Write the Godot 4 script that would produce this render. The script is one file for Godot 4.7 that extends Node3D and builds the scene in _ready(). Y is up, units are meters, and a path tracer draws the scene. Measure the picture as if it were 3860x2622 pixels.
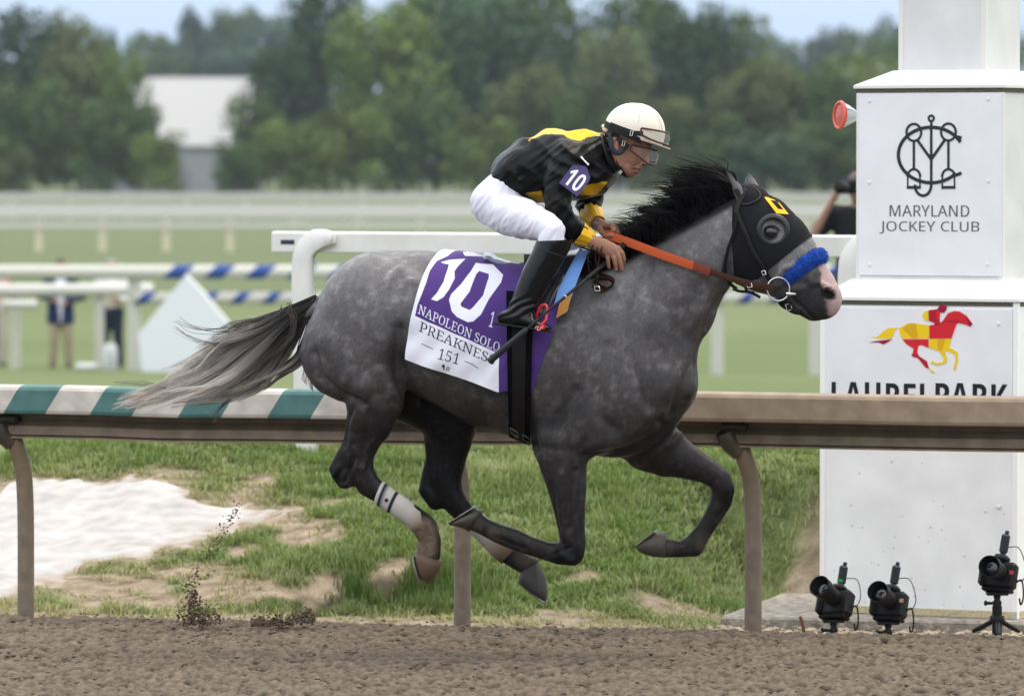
extends Node3D
# A grey racehorse and jockey passing a finish post, seen from across the track. Metres, y up; the camera looks along -z.
func _ready() -> void:
	var cam := Camera3D.new()
	cam.name = "camera"
	add_child(cam, true)
	cam.position = EYE
	cam.rotation.x = -TILT
	var at := CameraAttributesPhysical.new()
	at.frustum_focal_length = 196.24
	at.frustum_focus_distance = 23.8
	at.frustum_near = 0.5
	at.frustum_far = 6000.0
	at.exposure_aperture = 4.0
	cam.attributes = at
	cam.current = true
	var sky := ProceduralSkyMaterial.new()
	sky.sky_top_color = Color(1.06, 1.07, 1.09)
	sky.sky_horizon_color = Color(0.57, 0.635, 0.715)
	sky.sky_curve = 0.28
	sky.ground_bottom_color = Color(0.30, 0.29, 0.24)
	sky.ground_horizon_color = Color(0.45, 0.48, 0.42)
	var e := Environment.new()
	e.background_mode = Environment.BG_SKY
	e.sky = Sky.new()
	e.sky.sky_material = sky
	e.tonemap_mode = Environment.TONE_MAPPER_LINEAR
	e.tonemap_exposure = 2.05
	e.fog_enabled = true
	e.fog_density = 0.00009
	e.fog_light_color = Color(0.80, 0.86, 0.92)
	e.sdfgi_enabled = true
	e.ssao_enabled = true
	e.ssil_enabled = true
	var we := WorldEnvironment.new()
	we.name = "environment"
	we.environment = e
	add_child(we, true)
	var sun := DirectionalLight3D.new()
	sun.name = "sun"
	sun.light_energy = 0.36
	sun.light_color = Color(1, 0.965, 0.91)
	sun.light_angular_distance = 26.0
	sun.shadow_enabled = true
	add_child(sun, true)
	sun.look_at_from_position(Vector3.ZERO, -Vector3(0.42, 1.0, -0.12), Vector3.FORWARD)
	var t0 := Time.get_ticks_msec()
	build_ground()
	build_rails()
	build_far_fences()
	build_pylon()
	build_trees()
	print("place ", Time.get_ticks_msec() - t0)
	build_horse()
	build_tack()
	print("horse ", Time.get_ticks_msec() - t0)
	build_rider()
	build_people()
	build_small()
	print("all ", Time.get_ticks_msec() - t0)
# ---------------------------------------------------------------- mesh builder
class MB:
	var v := PackedVector3Array()
	var c := PackedColorArray()
	var uv := PackedVector2Array()
	var ix := PackedInt32Array()
	var n := PackedVector3Array()
	func vert(p: Vector3, col := Color.WHITE, t := Vector2.ZERO) -> int:
		v.append(p)
		c.append(col)
		uv.append(t)
		return v.size() - 1
	func tri(a: int, b: int, d: int) -> void:
		ix.append(a)
		ix.append(b)
		ix.append(d)
	func quad(a: int, b: int, d: int, e: int) -> void:   # corners clockwise as seen from the front
		tri(a, b, d)
		tri(a, d, e)
	func flat(pts: Array, col := Color.WHITE) -> void:    # one flat polygon of its own vertices
		var first := v.size()
		for p in pts:
			vert(p, col)
		for k in range(1, pts.size() - 1):
			tri(first, first + k, first + k + 1)
	func smooth() -> void:
		n = PackedVector3Array()
		n.resize(v.size())
		for k in range(0, ix.size(), 3):
			var a := ix[k]
			var b := ix[k + 1]
			var d := ix[k + 2]
			var nn := (v[d] - v[a]).cross(v[b] - v[a])
			n[a] += nn
			n[b] += nn
			n[d] += nn
		for k in n.size():
			n[k] = n[k].normalized() if n[k].length_squared() > 1e-20 else Vector3.UP
	func add(o: MB, tf := Transform3D(), tint := Color.WHITE) -> void:
		var first := v.size()
		for k in o.v.size():
			v.append(tf * o.v[k])
			c.append(o.c[k] * tint)
			uv.append(o.uv[k])
		for k in o.ix:
			ix.append(k + first)
	func box(lo: Vector3, hi: Vector3, bev := 0.0, col := Color.WHITE, tf := Transform3D()) -> void:
		var ce := (lo + hi) / 2.0
		var h := (hi - lo) / 2.0
		bev = minf(bev, minf(h.x, minf(h.y, h.z)) * 0.9)
		for ax in 3:
			for s in [-1.0, 1.0]:
				var a1 := (ax + 1) % 3
				var a2 := (ax + 2) % 3
				var pts := []
				for q in [[-1, -1], [1, -1], [1, 1], [-1, 1]]:
					var p := Vector3.ZERO
					p[ax] = s * h[ax]
					p[a1] = q[0] * (h[a1] - bev)
					p[a2] = q[1] * (h[a2] - bev)
					pts.append(tf * (ce + p))
				if s > 0:
					pts.reverse()
				flat(pts, col)
		if bev <= 0.0:
			return
		for ax in 3:      # edges along ax
			var a1 := (ax + 1) % 3
			var a2 := (ax + 2) % 3
			for s1 in [-1.0, 1.0]:
				for s2 in [-1.0, 1.0]:
					var pts := []
					for q in [[-1, 0], [1, 0], [1, 1], [-1, 1]]:
						var p := Vector3.ZERO
						p[ax] = q[0] * (h[ax] - bev)
						p[a1] = s1 * (h[a1] - (bev if q[1] == 1 else 0.0))
						p[a2] = s2 * (h[a2] - (0.0 if q[1] == 1 else bev))
						pts.append(tf * (ce + p))
					if s1 * s2 < 0:
						pts.reverse()
					flat(pts, col)
		for sx in [-1.0, 1.0]:
			for sy in [-1.0, 1.0]:
				for sz in [-1.0, 1.0]:
					var pts := [
						tf * (ce + Vector3(sx * h.x, sy * (h.y - bev), sz * (h.z - bev))),
						tf * (ce + Vector3(sx * (h.x - bev), sy * h.y, sz * (h.z - bev))),
						tf * (ce + Vector3(sx * (h.x - bev), sy * (h.y - bev), sz * h.z))]
					if sx * sy * sz > 0:
						pts.reverse()
					flat(pts, col)
	func tube(pts: Array, rad: Array, sides := 8, cols := [], squash := 1.0, side_dir := Vector3.ZERO, caps := true) -> void:
		# a swept tube; squash flattens it across side_dir
		var m := pts.size()
		var first := v.size()
		var last_u := Vector3.ZERO
		for k in m:
			var t: Vector3 = (pts[mini(k + 1, m - 1)] - pts[maxi(k - 1, 0)]).normalized()
			var u: Vector3
			if side_dir != Vector3.ZERO:
				u = (side_dir - t * side_dir.dot(t)).normalized()
			elif k == 0:
				u = t.cross(Vector3.UP if absf(t.y) < 0.9 else Vector3.RIGHT).normalized()
			else:
				u = (last_u - t * last_u.dot(t)).normalized()
			last_u = u
			var w := t.cross(u)
			for s in sides:
				var an := TAU * s / sides
				vert(pts[k] + (u * cos(an) * squash + w * sin(an)) * rad[k], cols[k] if cols else Color.WHITE, Vector2(float(s) / sides, float(k) / m))
		for k in m - 1:
			for s in sides:
				var a := first + k * sides + s
				var b := first + k * sides + (s + 1) % sides
				quad(a, a + sides, b + sides, b)
		if caps:
			for e in [0, m - 1]:
				var ci := vert(pts[e], cols[e] if cols else Color.WHITE)
				for s in sides:
					var a: int = first + e * sides + s
					var b: int = first + e * sides + (s + 1) % sides
					if e == 0:
						tri(ci, a, b)
					else:
						tri(ci, b, a)
	func strap(pts: Array, across: Array, width: Array, thick: float, cols := []) -> void:
		# a flat band: across[k] is its width direction; closed box section
		var m := pts.size()
		var first := v.size()
		for k in m:
			var t: Vector3 = (pts[mini(k + 1, m - 1)] - pts[maxi(k - 1, 0)]).normalized()
			var ac: Vector3 = across[k] if across.size() > 1 else across[0]
			ac = (ac - t * ac.dot(t)).normalized()
			var nn := t.cross(ac)
			var w: float = (width[k] if width.size() > 1 else width[0]) / 2.0
			var col: Color = cols[k] if cols else Color.WHITE
			for q in [[-1, -1], [-1, 1], [1, 1], [1, -1]]:
				vert(pts[k] + ac * w * q[0] + nn * thick / 2.0 * q[1], col)
		for k in m - 1:
			for s in 4:
				var a := first + k * 4 + s
				var b := first + k * 4 + (s + 1) % 4
				quad(a, b, b + 4, a + 4)
		quad(first, first + 3, first + 2, first + 1)
		var e := first + (m - 1) * 4
		quad(e, e + 1, e + 2, e + 3)
	func lathe(prof: Array, tf: Transform3D, sides := 24, col := Color.WHITE, cols := []) -> void:
		# prof: Vector2(radius, height along local y), from low to high
		var first := v.size()
		for k in prof.size():
			for s in sides:
				var an := TAU * s / sides
				vert(tf * Vector3(prof[k].x * cos(an), prof[k].y, prof[k].x * sin(an)), cols[k] if cols else col)
		for k in prof.size() - 1:
			for s in sides:
				var a := first + k * sides + s
				var b := first + k * sides + (s + 1) % sides
				quad(a, b, b + sides, a + sides)
	func blob(at: Vector3, r: Vector3, rings := 8, sides := 12, col := Color.WHITE, basis := Basis()) -> void:
		var prof := []
		for k in rings + 1:
			var a := PI * k / rings - PI / 2
			prof.append(Vector2(maxf(cos(a), 0.001), sin(a)))
		lathe(prof, Transform3D(basis * Basis.from_scale(r), at), sides, col)
	func prism(poly: PackedVector2Array, tf: Transform3D, depth: float, col := Color.WHITE) -> void:
		# polygon in local xy, front at z = depth, back at z = 0
		if Geometry2D.is_polygon_clockwise(poly):
			poly.reverse()
		var t := Geometry2D.triangulate_polygon(poly)
		for side in 2:
			var first := v.size()
			for p in poly:
				vert(tf * Vector3(p.x, p.y, depth if side == 0 else 0.0), col)
			for k in range(0, t.size(), 3):
				if side == 0:
					tri(first + t[k], first + t[k + 2], first + t[k + 1])
				else:
					tri(first + t[k], first + t[k + 1], first + t[k + 2])
		for k in poly.size():
			var a := poly[k]
			var b := poly[(k + 1) % poly.size()]
			flat([tf * Vector3(a.x, a.y, 0), tf * Vector3(a.x, a.y, depth), tf * Vector3(b.x, b.y, depth), tf * Vector3(b.x, b.y, 0)], col)
	func clip(plane: Plane) -> MB:       # keeps what lies under the plane
		var o := MB.new()
		var map := PackedInt32Array()
		map.resize(v.size())
		map.fill(-1)
		var cut := {}
		var dist := PackedFloat32Array()
		dist.resize(v.size())
		for k in v.size():
			dist[k] = plane.distance_to(v[k])
		for k in range(0, ix.size(), 3):
			var poly := PackedInt32Array()
			for e in 3:
				var a := ix[k + e]
				var b := ix[k + (e + 1) % 3]
				if dist[a] <= 0:
					if map[a] < 0:
						map[a] = o.vert(v[a], c[a], uv[a])
					poly.append(map[a])
				if (dist[a] <= 0) != (dist[b] <= 0):
					var key := Vector2i(mini(a, b), maxi(a, b))
					if not cut.has(key):
						var t := dist[a] / (dist[a] - dist[b])
						cut[key] = o.vert(v[a].lerp(v[b], t), c[a].lerp(c[b], t), uv[a].lerp(uv[b], t))
					poly.append(cut[key])
			for e in range(1, poly.size() - 1):
				o.tri(poly[0], poly[e], poly[e + 1])
		return o
	func done() -> ArrayMesh:
		if n.size() != v.size():
			smooth()
		var arr := []
		arr.resize(Mesh.ARRAY_MAX)
		arr[Mesh.ARRAY_VERTEX] = v
		arr[Mesh.ARRAY_NORMAL] = n
		arr[Mesh.ARRAY_COLOR] = c
		arr[Mesh.ARRAY_TEX_UV] = uv
		arr[Mesh.ARRAY_INDEX] = ix
		var m := ArrayMesh.new()
		m.add_surface_from_arrays(Mesh.PRIMITIVE_TRIANGLES, arr)
		return m


# ---------------------------------------------------------------- bodies: chains of tapered bones joined by a smooth minimum, meshed as surface nets
class Body:
	var d := PackedFloat32Array()      # 11 numbers a bone
	var chain := PackedInt32Array()
	var ck := PackedFloat32Array()
	var lo := Vector3(99, 99, 99)
	var hi := Vector3(-99, -99, -99)
	var kmax := 0.0
	var vals: PackedFloat32Array
	var leaves := PackedInt32Array()
	var nx := 0
	var ny := 0
	var nz := 0
	var cell := 0.01
	var org := Vector3.ZERO
	func put(joints: Array, k := 0.02) -> void:     # joints: [Vector3 centre, radius in the plane, half width across it]
		ck.append(k)
		kmax = maxf(kmax, k)
		if joints.size() == 1:
			joints = [joints[0], [joints[0][0] + Vector3(0.001, 0, 0), joints[0][1], joints[0][2]]]
		for q in joints.size() - 1:
			var a: Vector3 = joints[q][0]
			var b: Vector3 = joints[q + 1][0]
			var ab := b - a
			var ra: float = joints[q][1]
			var rb: float = joints[q + 1][1]
			var ka: float = ra / joints[q][2]
			var kb: float = rb / joints[q + 1][2]
			d.append_array(PackedFloat32Array([a.x, a.y, a.z, ab.x, ab.y, ab.z, 1.0 / maxf(ab.length_squared(), 1e-9), ra, rb - ra, ka, kb - ka]))
			chain.append(ck.size() - 1)
		for j in joints:
			var r := Vector3(j[1], j[1], j[2]) * 1.0
			lo = lo.min(j[0] - r)
			hi = hi.max(j[0] + r)
	func bone(b: int, px: float, py: float, pz: float) -> float:
		var o := b * 11
		var x := px - d[o]
		var y := py - d[o + 1]
		var z := pz - d[o + 2]
		var t := clampf((x * d[o + 3] + y * d[o + 4] + z * d[o + 5]) * d[o + 6], 0.0, 1.0)
		x -= d[o + 3] * t
		y -= d[o + 4] * t
		z = (z - d[o + 5] * t) * (d[o + 9] + d[o + 10] * t)
		return sqrt(x * x + y * y + z * z) - d[o + 7] - d[o + 8] * t
	func at(px: float, py: float, pz: float, list: PackedInt32Array) -> float:
		var total := 10.0
		var cur := -1
		var cm := 10.0
		for b in list:
			var o := b * 11
			var x := px - d[o]
			var y := py - d[o + 1]
			var z := pz - d[o + 2]
			var t := clampf((x * d[o + 3] + y * d[o + 4] + z * d[o + 5]) * d[o + 6], 0.0, 1.0)
			x -= d[o + 3] * t
			y -= d[o + 4] * t
			z = (z - d[o + 5] * t) * (d[o + 9] + d[o + 10] * t)
			var q := sqrt(x * x + y * y + z * z) - d[o + 7] - d[o + 8] * t
			var ch := chain[b]
			if ch != cur:
				if cur >= 0:
					var k := ck[cur]
					var h := k - absf(total - cm)
					total = minf(total, cm) - (h * h / (4.0 * k) if h > 0.0 else 0.0)
				cur = ch
				cm = q
			elif q < cm:
				cm = q
		if cur >= 0:
			var k := ck[cur]
			var h := k - absf(total - cm)
			total = minf(total, cm) - (h * h / (4.0 * k) if h > 0.0 else 0.0)
		return total
	func near(px: float, py: float, pz: float, within: float) -> PackedInt32Array:
		var l := PackedInt32Array()
		for b in chain.size():
			if bone(b, px, py, pz) < within:
				l.append(b)
		return l
	func march(i: int, j: int, k: int, s: int, list: PackedInt32Array, infl: float) -> void:
		var h := s * cell * 0.5
		var px := org.x + i * cell + h
		var py := org.y + j * cell + h
		var pz := org.z + k * cell + h
		var ds := PackedFloat32Array()
		var least := 99.0
		for b in list:
			var q := bone(b, px, py, pz) - infl
			ds.append(q)
			least = minf(least, q)
		var reach := h * 2.5
		if least > reach + kmax * 0.5 or least < -reach - 0.002:
			return
		var l := PackedInt32Array()
		for q in ds.size():
			if ds[q] < least + 2.0 * reach + kmax * 0.5:
				l.append(list[q])
		if s <= 8:
			var f := at(px, py, pz, l) - infl
			if f > reach or f < -reach:
				return
		if s > 2:
			var hs := s / 2
			for a in 8:
				march(i + (a & 1) * hs, j + ((a >> 1) & 1) * hs, k + (a >> 2) * hs, hs, l, infl)
			return
		leaves.append(i)
		leaves.append(j)
		leaves.append(k)
		for c in 3:
			for b in 3:
				var row := ((k + c) * ny + j + b) * nx + i
				for a in 3:
					if vals[row + a] > 90.0:
						vals[row + a] = at(org.x + (i + a) * cell, org.y + (j + b) * cell, org.z + (k + c) * cell, l) - infl
	func mesh(size: float, infl := 0.0, blo := Vector3.INF, bhi := Vector3.INF) -> MB:
		cell = size
		var pad := Vector3.ONE * (infl + kmax * 0.3 + cell * 2)
		org = (lo if blo == Vector3.INF else blo) - pad
		var top := (hi if bhi == Vector3.INF else bhi) + pad
		var bx := ceili((top.x - org.x) / cell / 16.0)
		var by := ceili((top.y - org.y) / cell / 16.0)
		var bz := ceili((top.z - org.z) / cell / 16.0)
		nx = bx * 16 + 1
		ny = by * 16 + 1
		nz = bz * 16 + 1
		vals = PackedFloat32Array()
		vals.resize(nx * ny * nz)
		vals.fill(99.0)
		leaves = PackedInt32Array()
		var all := PackedInt32Array(range(chain.size()))
		for k in bz:
			for j in by:
				for i in bx:
					march(i * 16, j * 16, k * 16, 16, all, infl)
		var id := PackedInt32Array()
		id.resize(nx * ny * nz)
		id.fill(-1)
		var o := MB.new()
		var sx := 1
		var sy := nx
		var sz := nx * ny
		var ea := PackedInt32Array([0, 2, 4, 6, 0, 1, 4, 5, 0, 1, 2, 3])
		var eb := PackedInt32Array([1, 3, 5, 7, 2, 3, 6, 7, 4, 5, 6, 7])
		var f := PackedFloat32Array()
		f.resize(8)
		var cells := PackedInt32Array()
		for q in range(0, leaves.size(), 3):
			for w in 8:
				var i := leaves[q] + (w & 1)
				var j := leaves[q + 1] + ((w >> 1) & 1)
				var k := leaves[q + 2] + (w >> 2)
				var p := k * sz + j * sy + i
				f[0] = vals[p]
				f[1] = vals[p + sx]
				f[2] = vals[p + sy]
				f[3] = vals[p + sy + sx]
				f[4] = vals[p + sz]
				f[5] = vals[p + sz + sx]
				f[6] = vals[p + sz + sy]
				f[7] = vals[p + sz + sy + sx]
				var low := minf(minf(minf(f[0], f[1]), minf(f[2], f[3])), minf(minf(f[4], f[5]), minf(f[6], f[7])))
				if low >= 0.0:
					continue
				var high := maxf(maxf(maxf(f[0], f[1]), maxf(f[2], f[3])), maxf(maxf(f[4], f[5]), maxf(f[6], f[7])))
				if high < 0.0 or high > 90.0:
					continue
				var sum := Vector3.ZERO
				var cnt := 0
				for e in 12:
					var a := ea[e]
					var b := eb[e]
					if (f[a] < 0.0) != (f[b] < 0.0):
						var t := f[a] / (f[a] - f[b])
						sum += Vector3(lerpf(a & 1, b & 1, t), lerpf((a >> 1) & 1, (b >> 1) & 1, t), lerpf(a >> 2, b >> 2, t))
						cnt += 1
				id[p] = o.vert(org + (Vector3(i, j, k) + sum / cnt) * cell)
				cells.append(p)
		for p in cells:
			var s0 := vals[p] < 0.0
			if s0 != (vals[p + sx] < 0.0):
				_q(o, id, s0, p - sy - sz, p - sz, p, p - sy)
			if s0 != (vals[p + sy] < 0.0):
				_q(o, id, s0, p - sz - sx, p - sx, p, p - sz)
			if s0 != (vals[p + sz] < 0.0):
				_q(o, id, s0, p - sx - sy, p - sy, p, p - sx)
		vals = PackedFloat32Array()
		return o
	func _q(o: MB, id: PackedInt32Array, out: bool, a: int, b: int, c: int, e: int) -> void:
		if id[a] < 0 or id[b] < 0 or id[c] < 0 or id[e] < 0:
			return
		if out:
			o.quad(id[a], id[e], id[c], id[b])
		else:
			o.quad(id[a], id[b], id[c], id[e])


# ---------------------------------------------------------------- the camera's geometry, used to lay measured points out on planes at their own distances
const FL := 12911.0                 # focal length in units of 1/2324 of the picture's width
const EYE := Vector3(0, 2.08, 0)
const TILT := 0.032478              # radians down
var hf := Transform3D(Basis(Vector3(cos(0.1745), 0, sin(0.1745)), Vector3.UP, Vector3(-sin(0.1745), 0, cos(0.1745))), Vector3(0, 0, -24.0))


func ray(x: float, y: float) -> Vector3:
	return Vector3((x - 1162.0) / FL, -(y - 789.5) / FL, -1.0).rotated(Vector3.RIGHT, -TILT)


func pt(x: float, y: float, dist: float) -> Vector3:        # at that distance north of the camera
	var r := ray(x, y)
	return EYE + r * (dist / -r.z)


func onto(tf: Transform3D, x: float, y: float, nz := 0.0) -> Vector3:      # in tf's own axes, on its plane z = nz
	var inv := tf.affine_inverse()
	var e := inv * EYE
	var r := inv.basis * ray(x, y)
	return e + r * ((nz - e.z) / r.z)


func L(x: float, y: float, nz := 0.0) -> Vector3:           # the horse's own axes: x forward, y up, z towards the camera
	return onto(hf, x, y, nz)


const PX := 1.0 / 538.0


func J(a: Array) -> Array:          # [x, y, r] in picture units, [depth, half width] in metres
	var r: float = a[2] * PX
	return [L(a[0], a[1], a[3]), r, a[4] if a.size() > 4 else r]


func JS(l: Array) -> Array:
	var o := []
	for a in l:
		o.append(J(a))
	return o


# ---------------------------------------------------------------- names, materials
func numbered(called: String, parent: Node) -> String:
	if not parent.has_node(called):
		return called
	var k := 1
	while parent.has_node("%s_%03d" % [called, k]):
		k += 1
	return "%s_%03d" % [called, k]


func obj(called: String, m: Variant, mat: Material, parent: Node = self) -> MeshInstance3D:
	var o := MeshInstance3D.new()
	o.name = numbered(called, parent)
	o.mesh = m.done() if m is MB else m
	o.material_override = mat
	parent.add_child(o, true)
	return o


func thing(called: String, label: String, category: String, at := Transform3D(), group := "") -> Node3D:
	var o := Node3D.new()
	o.name = numbered(called, self)
	add_child(o, true)
	o.transform = at
	return tag(o, label, category, group)


func tag(o: Node3D, label: String, category: String, group := "", kind := "") -> Node3D:
	if label:
		o.set_meta("label", label)
	if category:
		o.set_meta("category", category)
	if group:
		o.set_meta("group", group)
	if kind:
		o.set_meta("kind", kind)
	return o


func copy(o: Node3D, label: String, at: Transform3D) -> Node3D:
	var c: Node3D = o.duplicate()
	var base := o.name.rstrip("0123456789").rstrip("_") if o.name.contains("_0") else String(o.name)
	c.name = numbered(base, self)
	add_child(c, true)
	c.transform = at
	c.set_meta("label", label)
	return c


var tex := {}


func noise_tex(seed_: int, freq: float, lo: float, hi: float, octaves := 4, size := 512, type := FastNoiseLite.TYPE_SIMPLEX_SMOOTH) -> NoiseTexture2D:
	var key := [seed_, freq, lo, hi, octaves, type]
	if tex.has(key):
		return tex[key]
	var f := FastNoiseLite.new()
	f.seed = seed_
	f.noise_type = type
	f.frequency = freq
	f.fractal_octaves = octaves
	var t := NoiseTexture2D.new()
	t.width = size
	t.height = size
	t.seamless = true
	t.noise = f
	var g := Gradient.new()
	g.set_color(0, Color(lo, lo, lo))
	g.set_color(1, Color(hi, hi, hi))
	t.color_ramp = g
	tex[key] = t
	return t


func mat(r: float, g: float, b: float, rough := 0.6, opt := {}) -> StandardMaterial3D:       # a linear base colour
	var m := StandardMaterial3D.new()
	m.albedo_color = Color(r, g, b).linear_to_srgb()
	m.roughness = rough
	m.vertex_color_use_as_albedo = opt.get("vc", true)
	m.metallic = opt.get("metal", 0.0)
	m.metallic_specular = opt.get("spec", 0.33)
	if opt.has("grain"):            # colour grain: [seed, frequency, low, high, repeats a metre]
		var q: Array = opt.grain
		m.albedo_texture = noise_tex(q[0], q[1], q[2], q[3])
		m.uv1_triplanar = true
		m.uv1_scale = Vector3.ONE * q[4]
	if opt.has("bump"):             # relief: [seed, frequency, centimetres, repeats a metre]
		var q: Array = opt.bump
		m.heightmap_enabled = true
		m.heightmap_texture = noise_tex(q[0], q[1], 0.0, 1.0)
		m.heightmap_scale = q[2]
		m.uv1_triplanar = true
		m.uv1_scale = Vector3.ONE * q[3]
	if opt.has("coat"):
		m.clearcoat_enabled = true
		m.clearcoat = opt.coat
		m.clearcoat_roughness = opt.get("coat_rough", 0.1)
	if opt.has("sheen"):
		m.rim_enabled = true
		m.rim = opt.sheen
		m.rim_tint = 0.6
	return m


func noise(seed_: int, freq: float, octaves := 3, type := FastNoiseLite.TYPE_SIMPLEX_SMOOTH) -> FastNoiseLite:
	var f := FastNoiseLite.new()
	f.seed = seed_
	f.frequency = freq
	f.fractal_octaves = octaves
	f.noise_type = type
	return f


func seg2(p: Vector2, a: Vector2, b: Vector2) -> float:
	return p.distance_to(Geometry2D.get_closest_point_to_segment(p, a, b))


func spline(pts: Array, steps: int) -> Array:
	var o := []
	var m := pts.size()
	for k in m - 1:
		for s in steps:
			var t := float(s) / steps
			o.append(pts[k].cubic_interpolate(pts[k + 1], pts[maxi(k - 1, 0)], pts[mini(k + 2, m - 1)], t))
	o.append(pts[m - 1])
	return o


func text_mb(words: String, font: Font, width: float, height: float, depth: float) -> MB:
	# lettering fitted to a box from (0, 0), lying in the xy plane, front towards +z
	var t := TextMesh.new()
	t.text = words
	t.font = font
	t.font_size = 64
	t.depth = 0.02
	t.pixel_size = 0.01
	t.curve_step = 2.0
	t.horizontal_alignment = HORIZONTAL_ALIGNMENT_LEFT
	var arr := t.surface_get_arrays(0)
	var vs: PackedVector3Array = arr[Mesh.ARRAY_VERTEX]
	var lo := Vector3.INF
	var hi := -Vector3.INF
	for p in vs:
		lo = lo.min(p)
		hi = hi.max(p)
	var o := MB.new()
	var sc := Vector3(width / (hi.x - lo.x), height / (hi.y - lo.y), depth / maxf(hi.z - lo.z, 1e-6))
	for p in vs:
		o.vert((p - lo) * sc)
	o.ix = arr[Mesh.ARRAY_INDEX]
	o.n = arr[Mesh.ARRAY_NORMAL]
	return o
# ---------------------------------------------------------------- trees, sheds, people
func crown_mesh(seed_: int, lobes: int, quads: int, low: float) -> ArrayMesh:
	# leaf clumps through a crown one unit high (from its foot to its top) and one unit wide
	var rng := RandomNumberGenerator.new()
	rng.seed = seed_
	var m := MB.new()
	var ls := []
	for k in lobes:
		var y := lerpf(low + .06, 0.86, pow((k + 0.5) / lobes, 0.85))
		var girth := sqrt(maxf(0.12, 1.0 - pow((y - 0.48) / 0.56, 2.0)))
		var an := k * 2.4 + rng.randf() * 1.2
		var rr := 0.34 * girth * sqrt(rng.randf_range(0.15, 1.0))
		ls.append([Vector3(cos(an) * rr, y, sin(an) * rr), rng.randf_range(0.11, 0.19) * (0.6 + 0.5 * girth), rng.randf_range(0.5, 1.6), rng.randf()])
	for k in quads:
		var l: Array = ls[rng.randi() % lobes]
		var d := Vector3(rng.randfn(), rng.randfn(), rng.randfn()).normalized()
		var p: Vector3 = l[0] + d * l[1] * Vector3(1.15, 0.85, 1.15) * pow(rng.randf(), 0.35)
		var a := Vector3(rng.randfn(), rng.randfn() * 0.6, rng.randfn()).normalized()
		var b := a.cross(d + Vector3(rng.randfn(), rng.randfn(), rng.randfn()) * 0.5).normalized()
		var s := rng.randf_range(.014, .034)
		var c: float = l[2] * rng.randf_range(0.7, 1.3)
		var col := Color(c * lerpf(0.85, 1.25, l[3]), c, c * lerpf(0.85, 1.1, rng.randf()))
		m.flat([p - a * s, p + b * s * 0.7 - a * s * 0.1, p + a * s * 1.1, p - b * s * 0.6], col)
	return m.done()


func trunk_mesh(seed_: int, low: float) -> ArrayMesh:
	var rng := RandomNumberGenerator.new()
	rng.seed = seed_
	var m := MB.new()
	m.tube([Vector3(0, -.03, 0), Vector3(.004, low * 0.6, .003), Vector3(-.006, .45, 0), Vector3(.01, .75, .01)], [.022, .017, .011, .003], 8)
	for k in 7:
		var an := k * 2.4
		var y := lerpf(low * 0.8, 0.6, k / 6.0)
		var e := Vector3(cos(an) * .24, y + .22, sin(an) * .24)
		m.tube([Vector3(0, y, 0), e * Vector3(.5, 1, .5) - Vector3(0, .09, 0), e], [.008, .005, .002], 5)
	return m.done()


const FAR_NAMES := [
	"hazy tree at the left foot of the wooded rise, next to the near left clump", "hazy tree second from the left on the wooded rise", "narrow hazy tree that pokes up left of the rise's dip", "hazy tree just left of the rise's summit", "hazy tree on the summit of the wooded rise, tallest there", "hazy tree just right of the rise's summit", "hazy tree on the right shoulder of the rise, above the shed roof's end", "hazy dark tree where the rise meets the tall dark tree",
	"lower hazy tree in front of the rise, above the shed's left end", "lower dark hazy tree above the middle of the shed roof", "lower hazy tree below the summit, above the shed roof", "lower hazy tree in front of the rise, touching the dark tree right of the shed",
	"hazy tree under the gap of sky near the finish post", "hazy tree right of the sky gap's lowest point", "dark hazy tree of the right-hand rise, between two bluish ones", "hazy tree of the right-hand rise next to the upper finish post", "hazy bluish tree mostly hidden by the upper finish post", "lower dark hazy tree below the gap of sky", "lower hazy tree left of the finish post, below its bluish row"]


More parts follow.
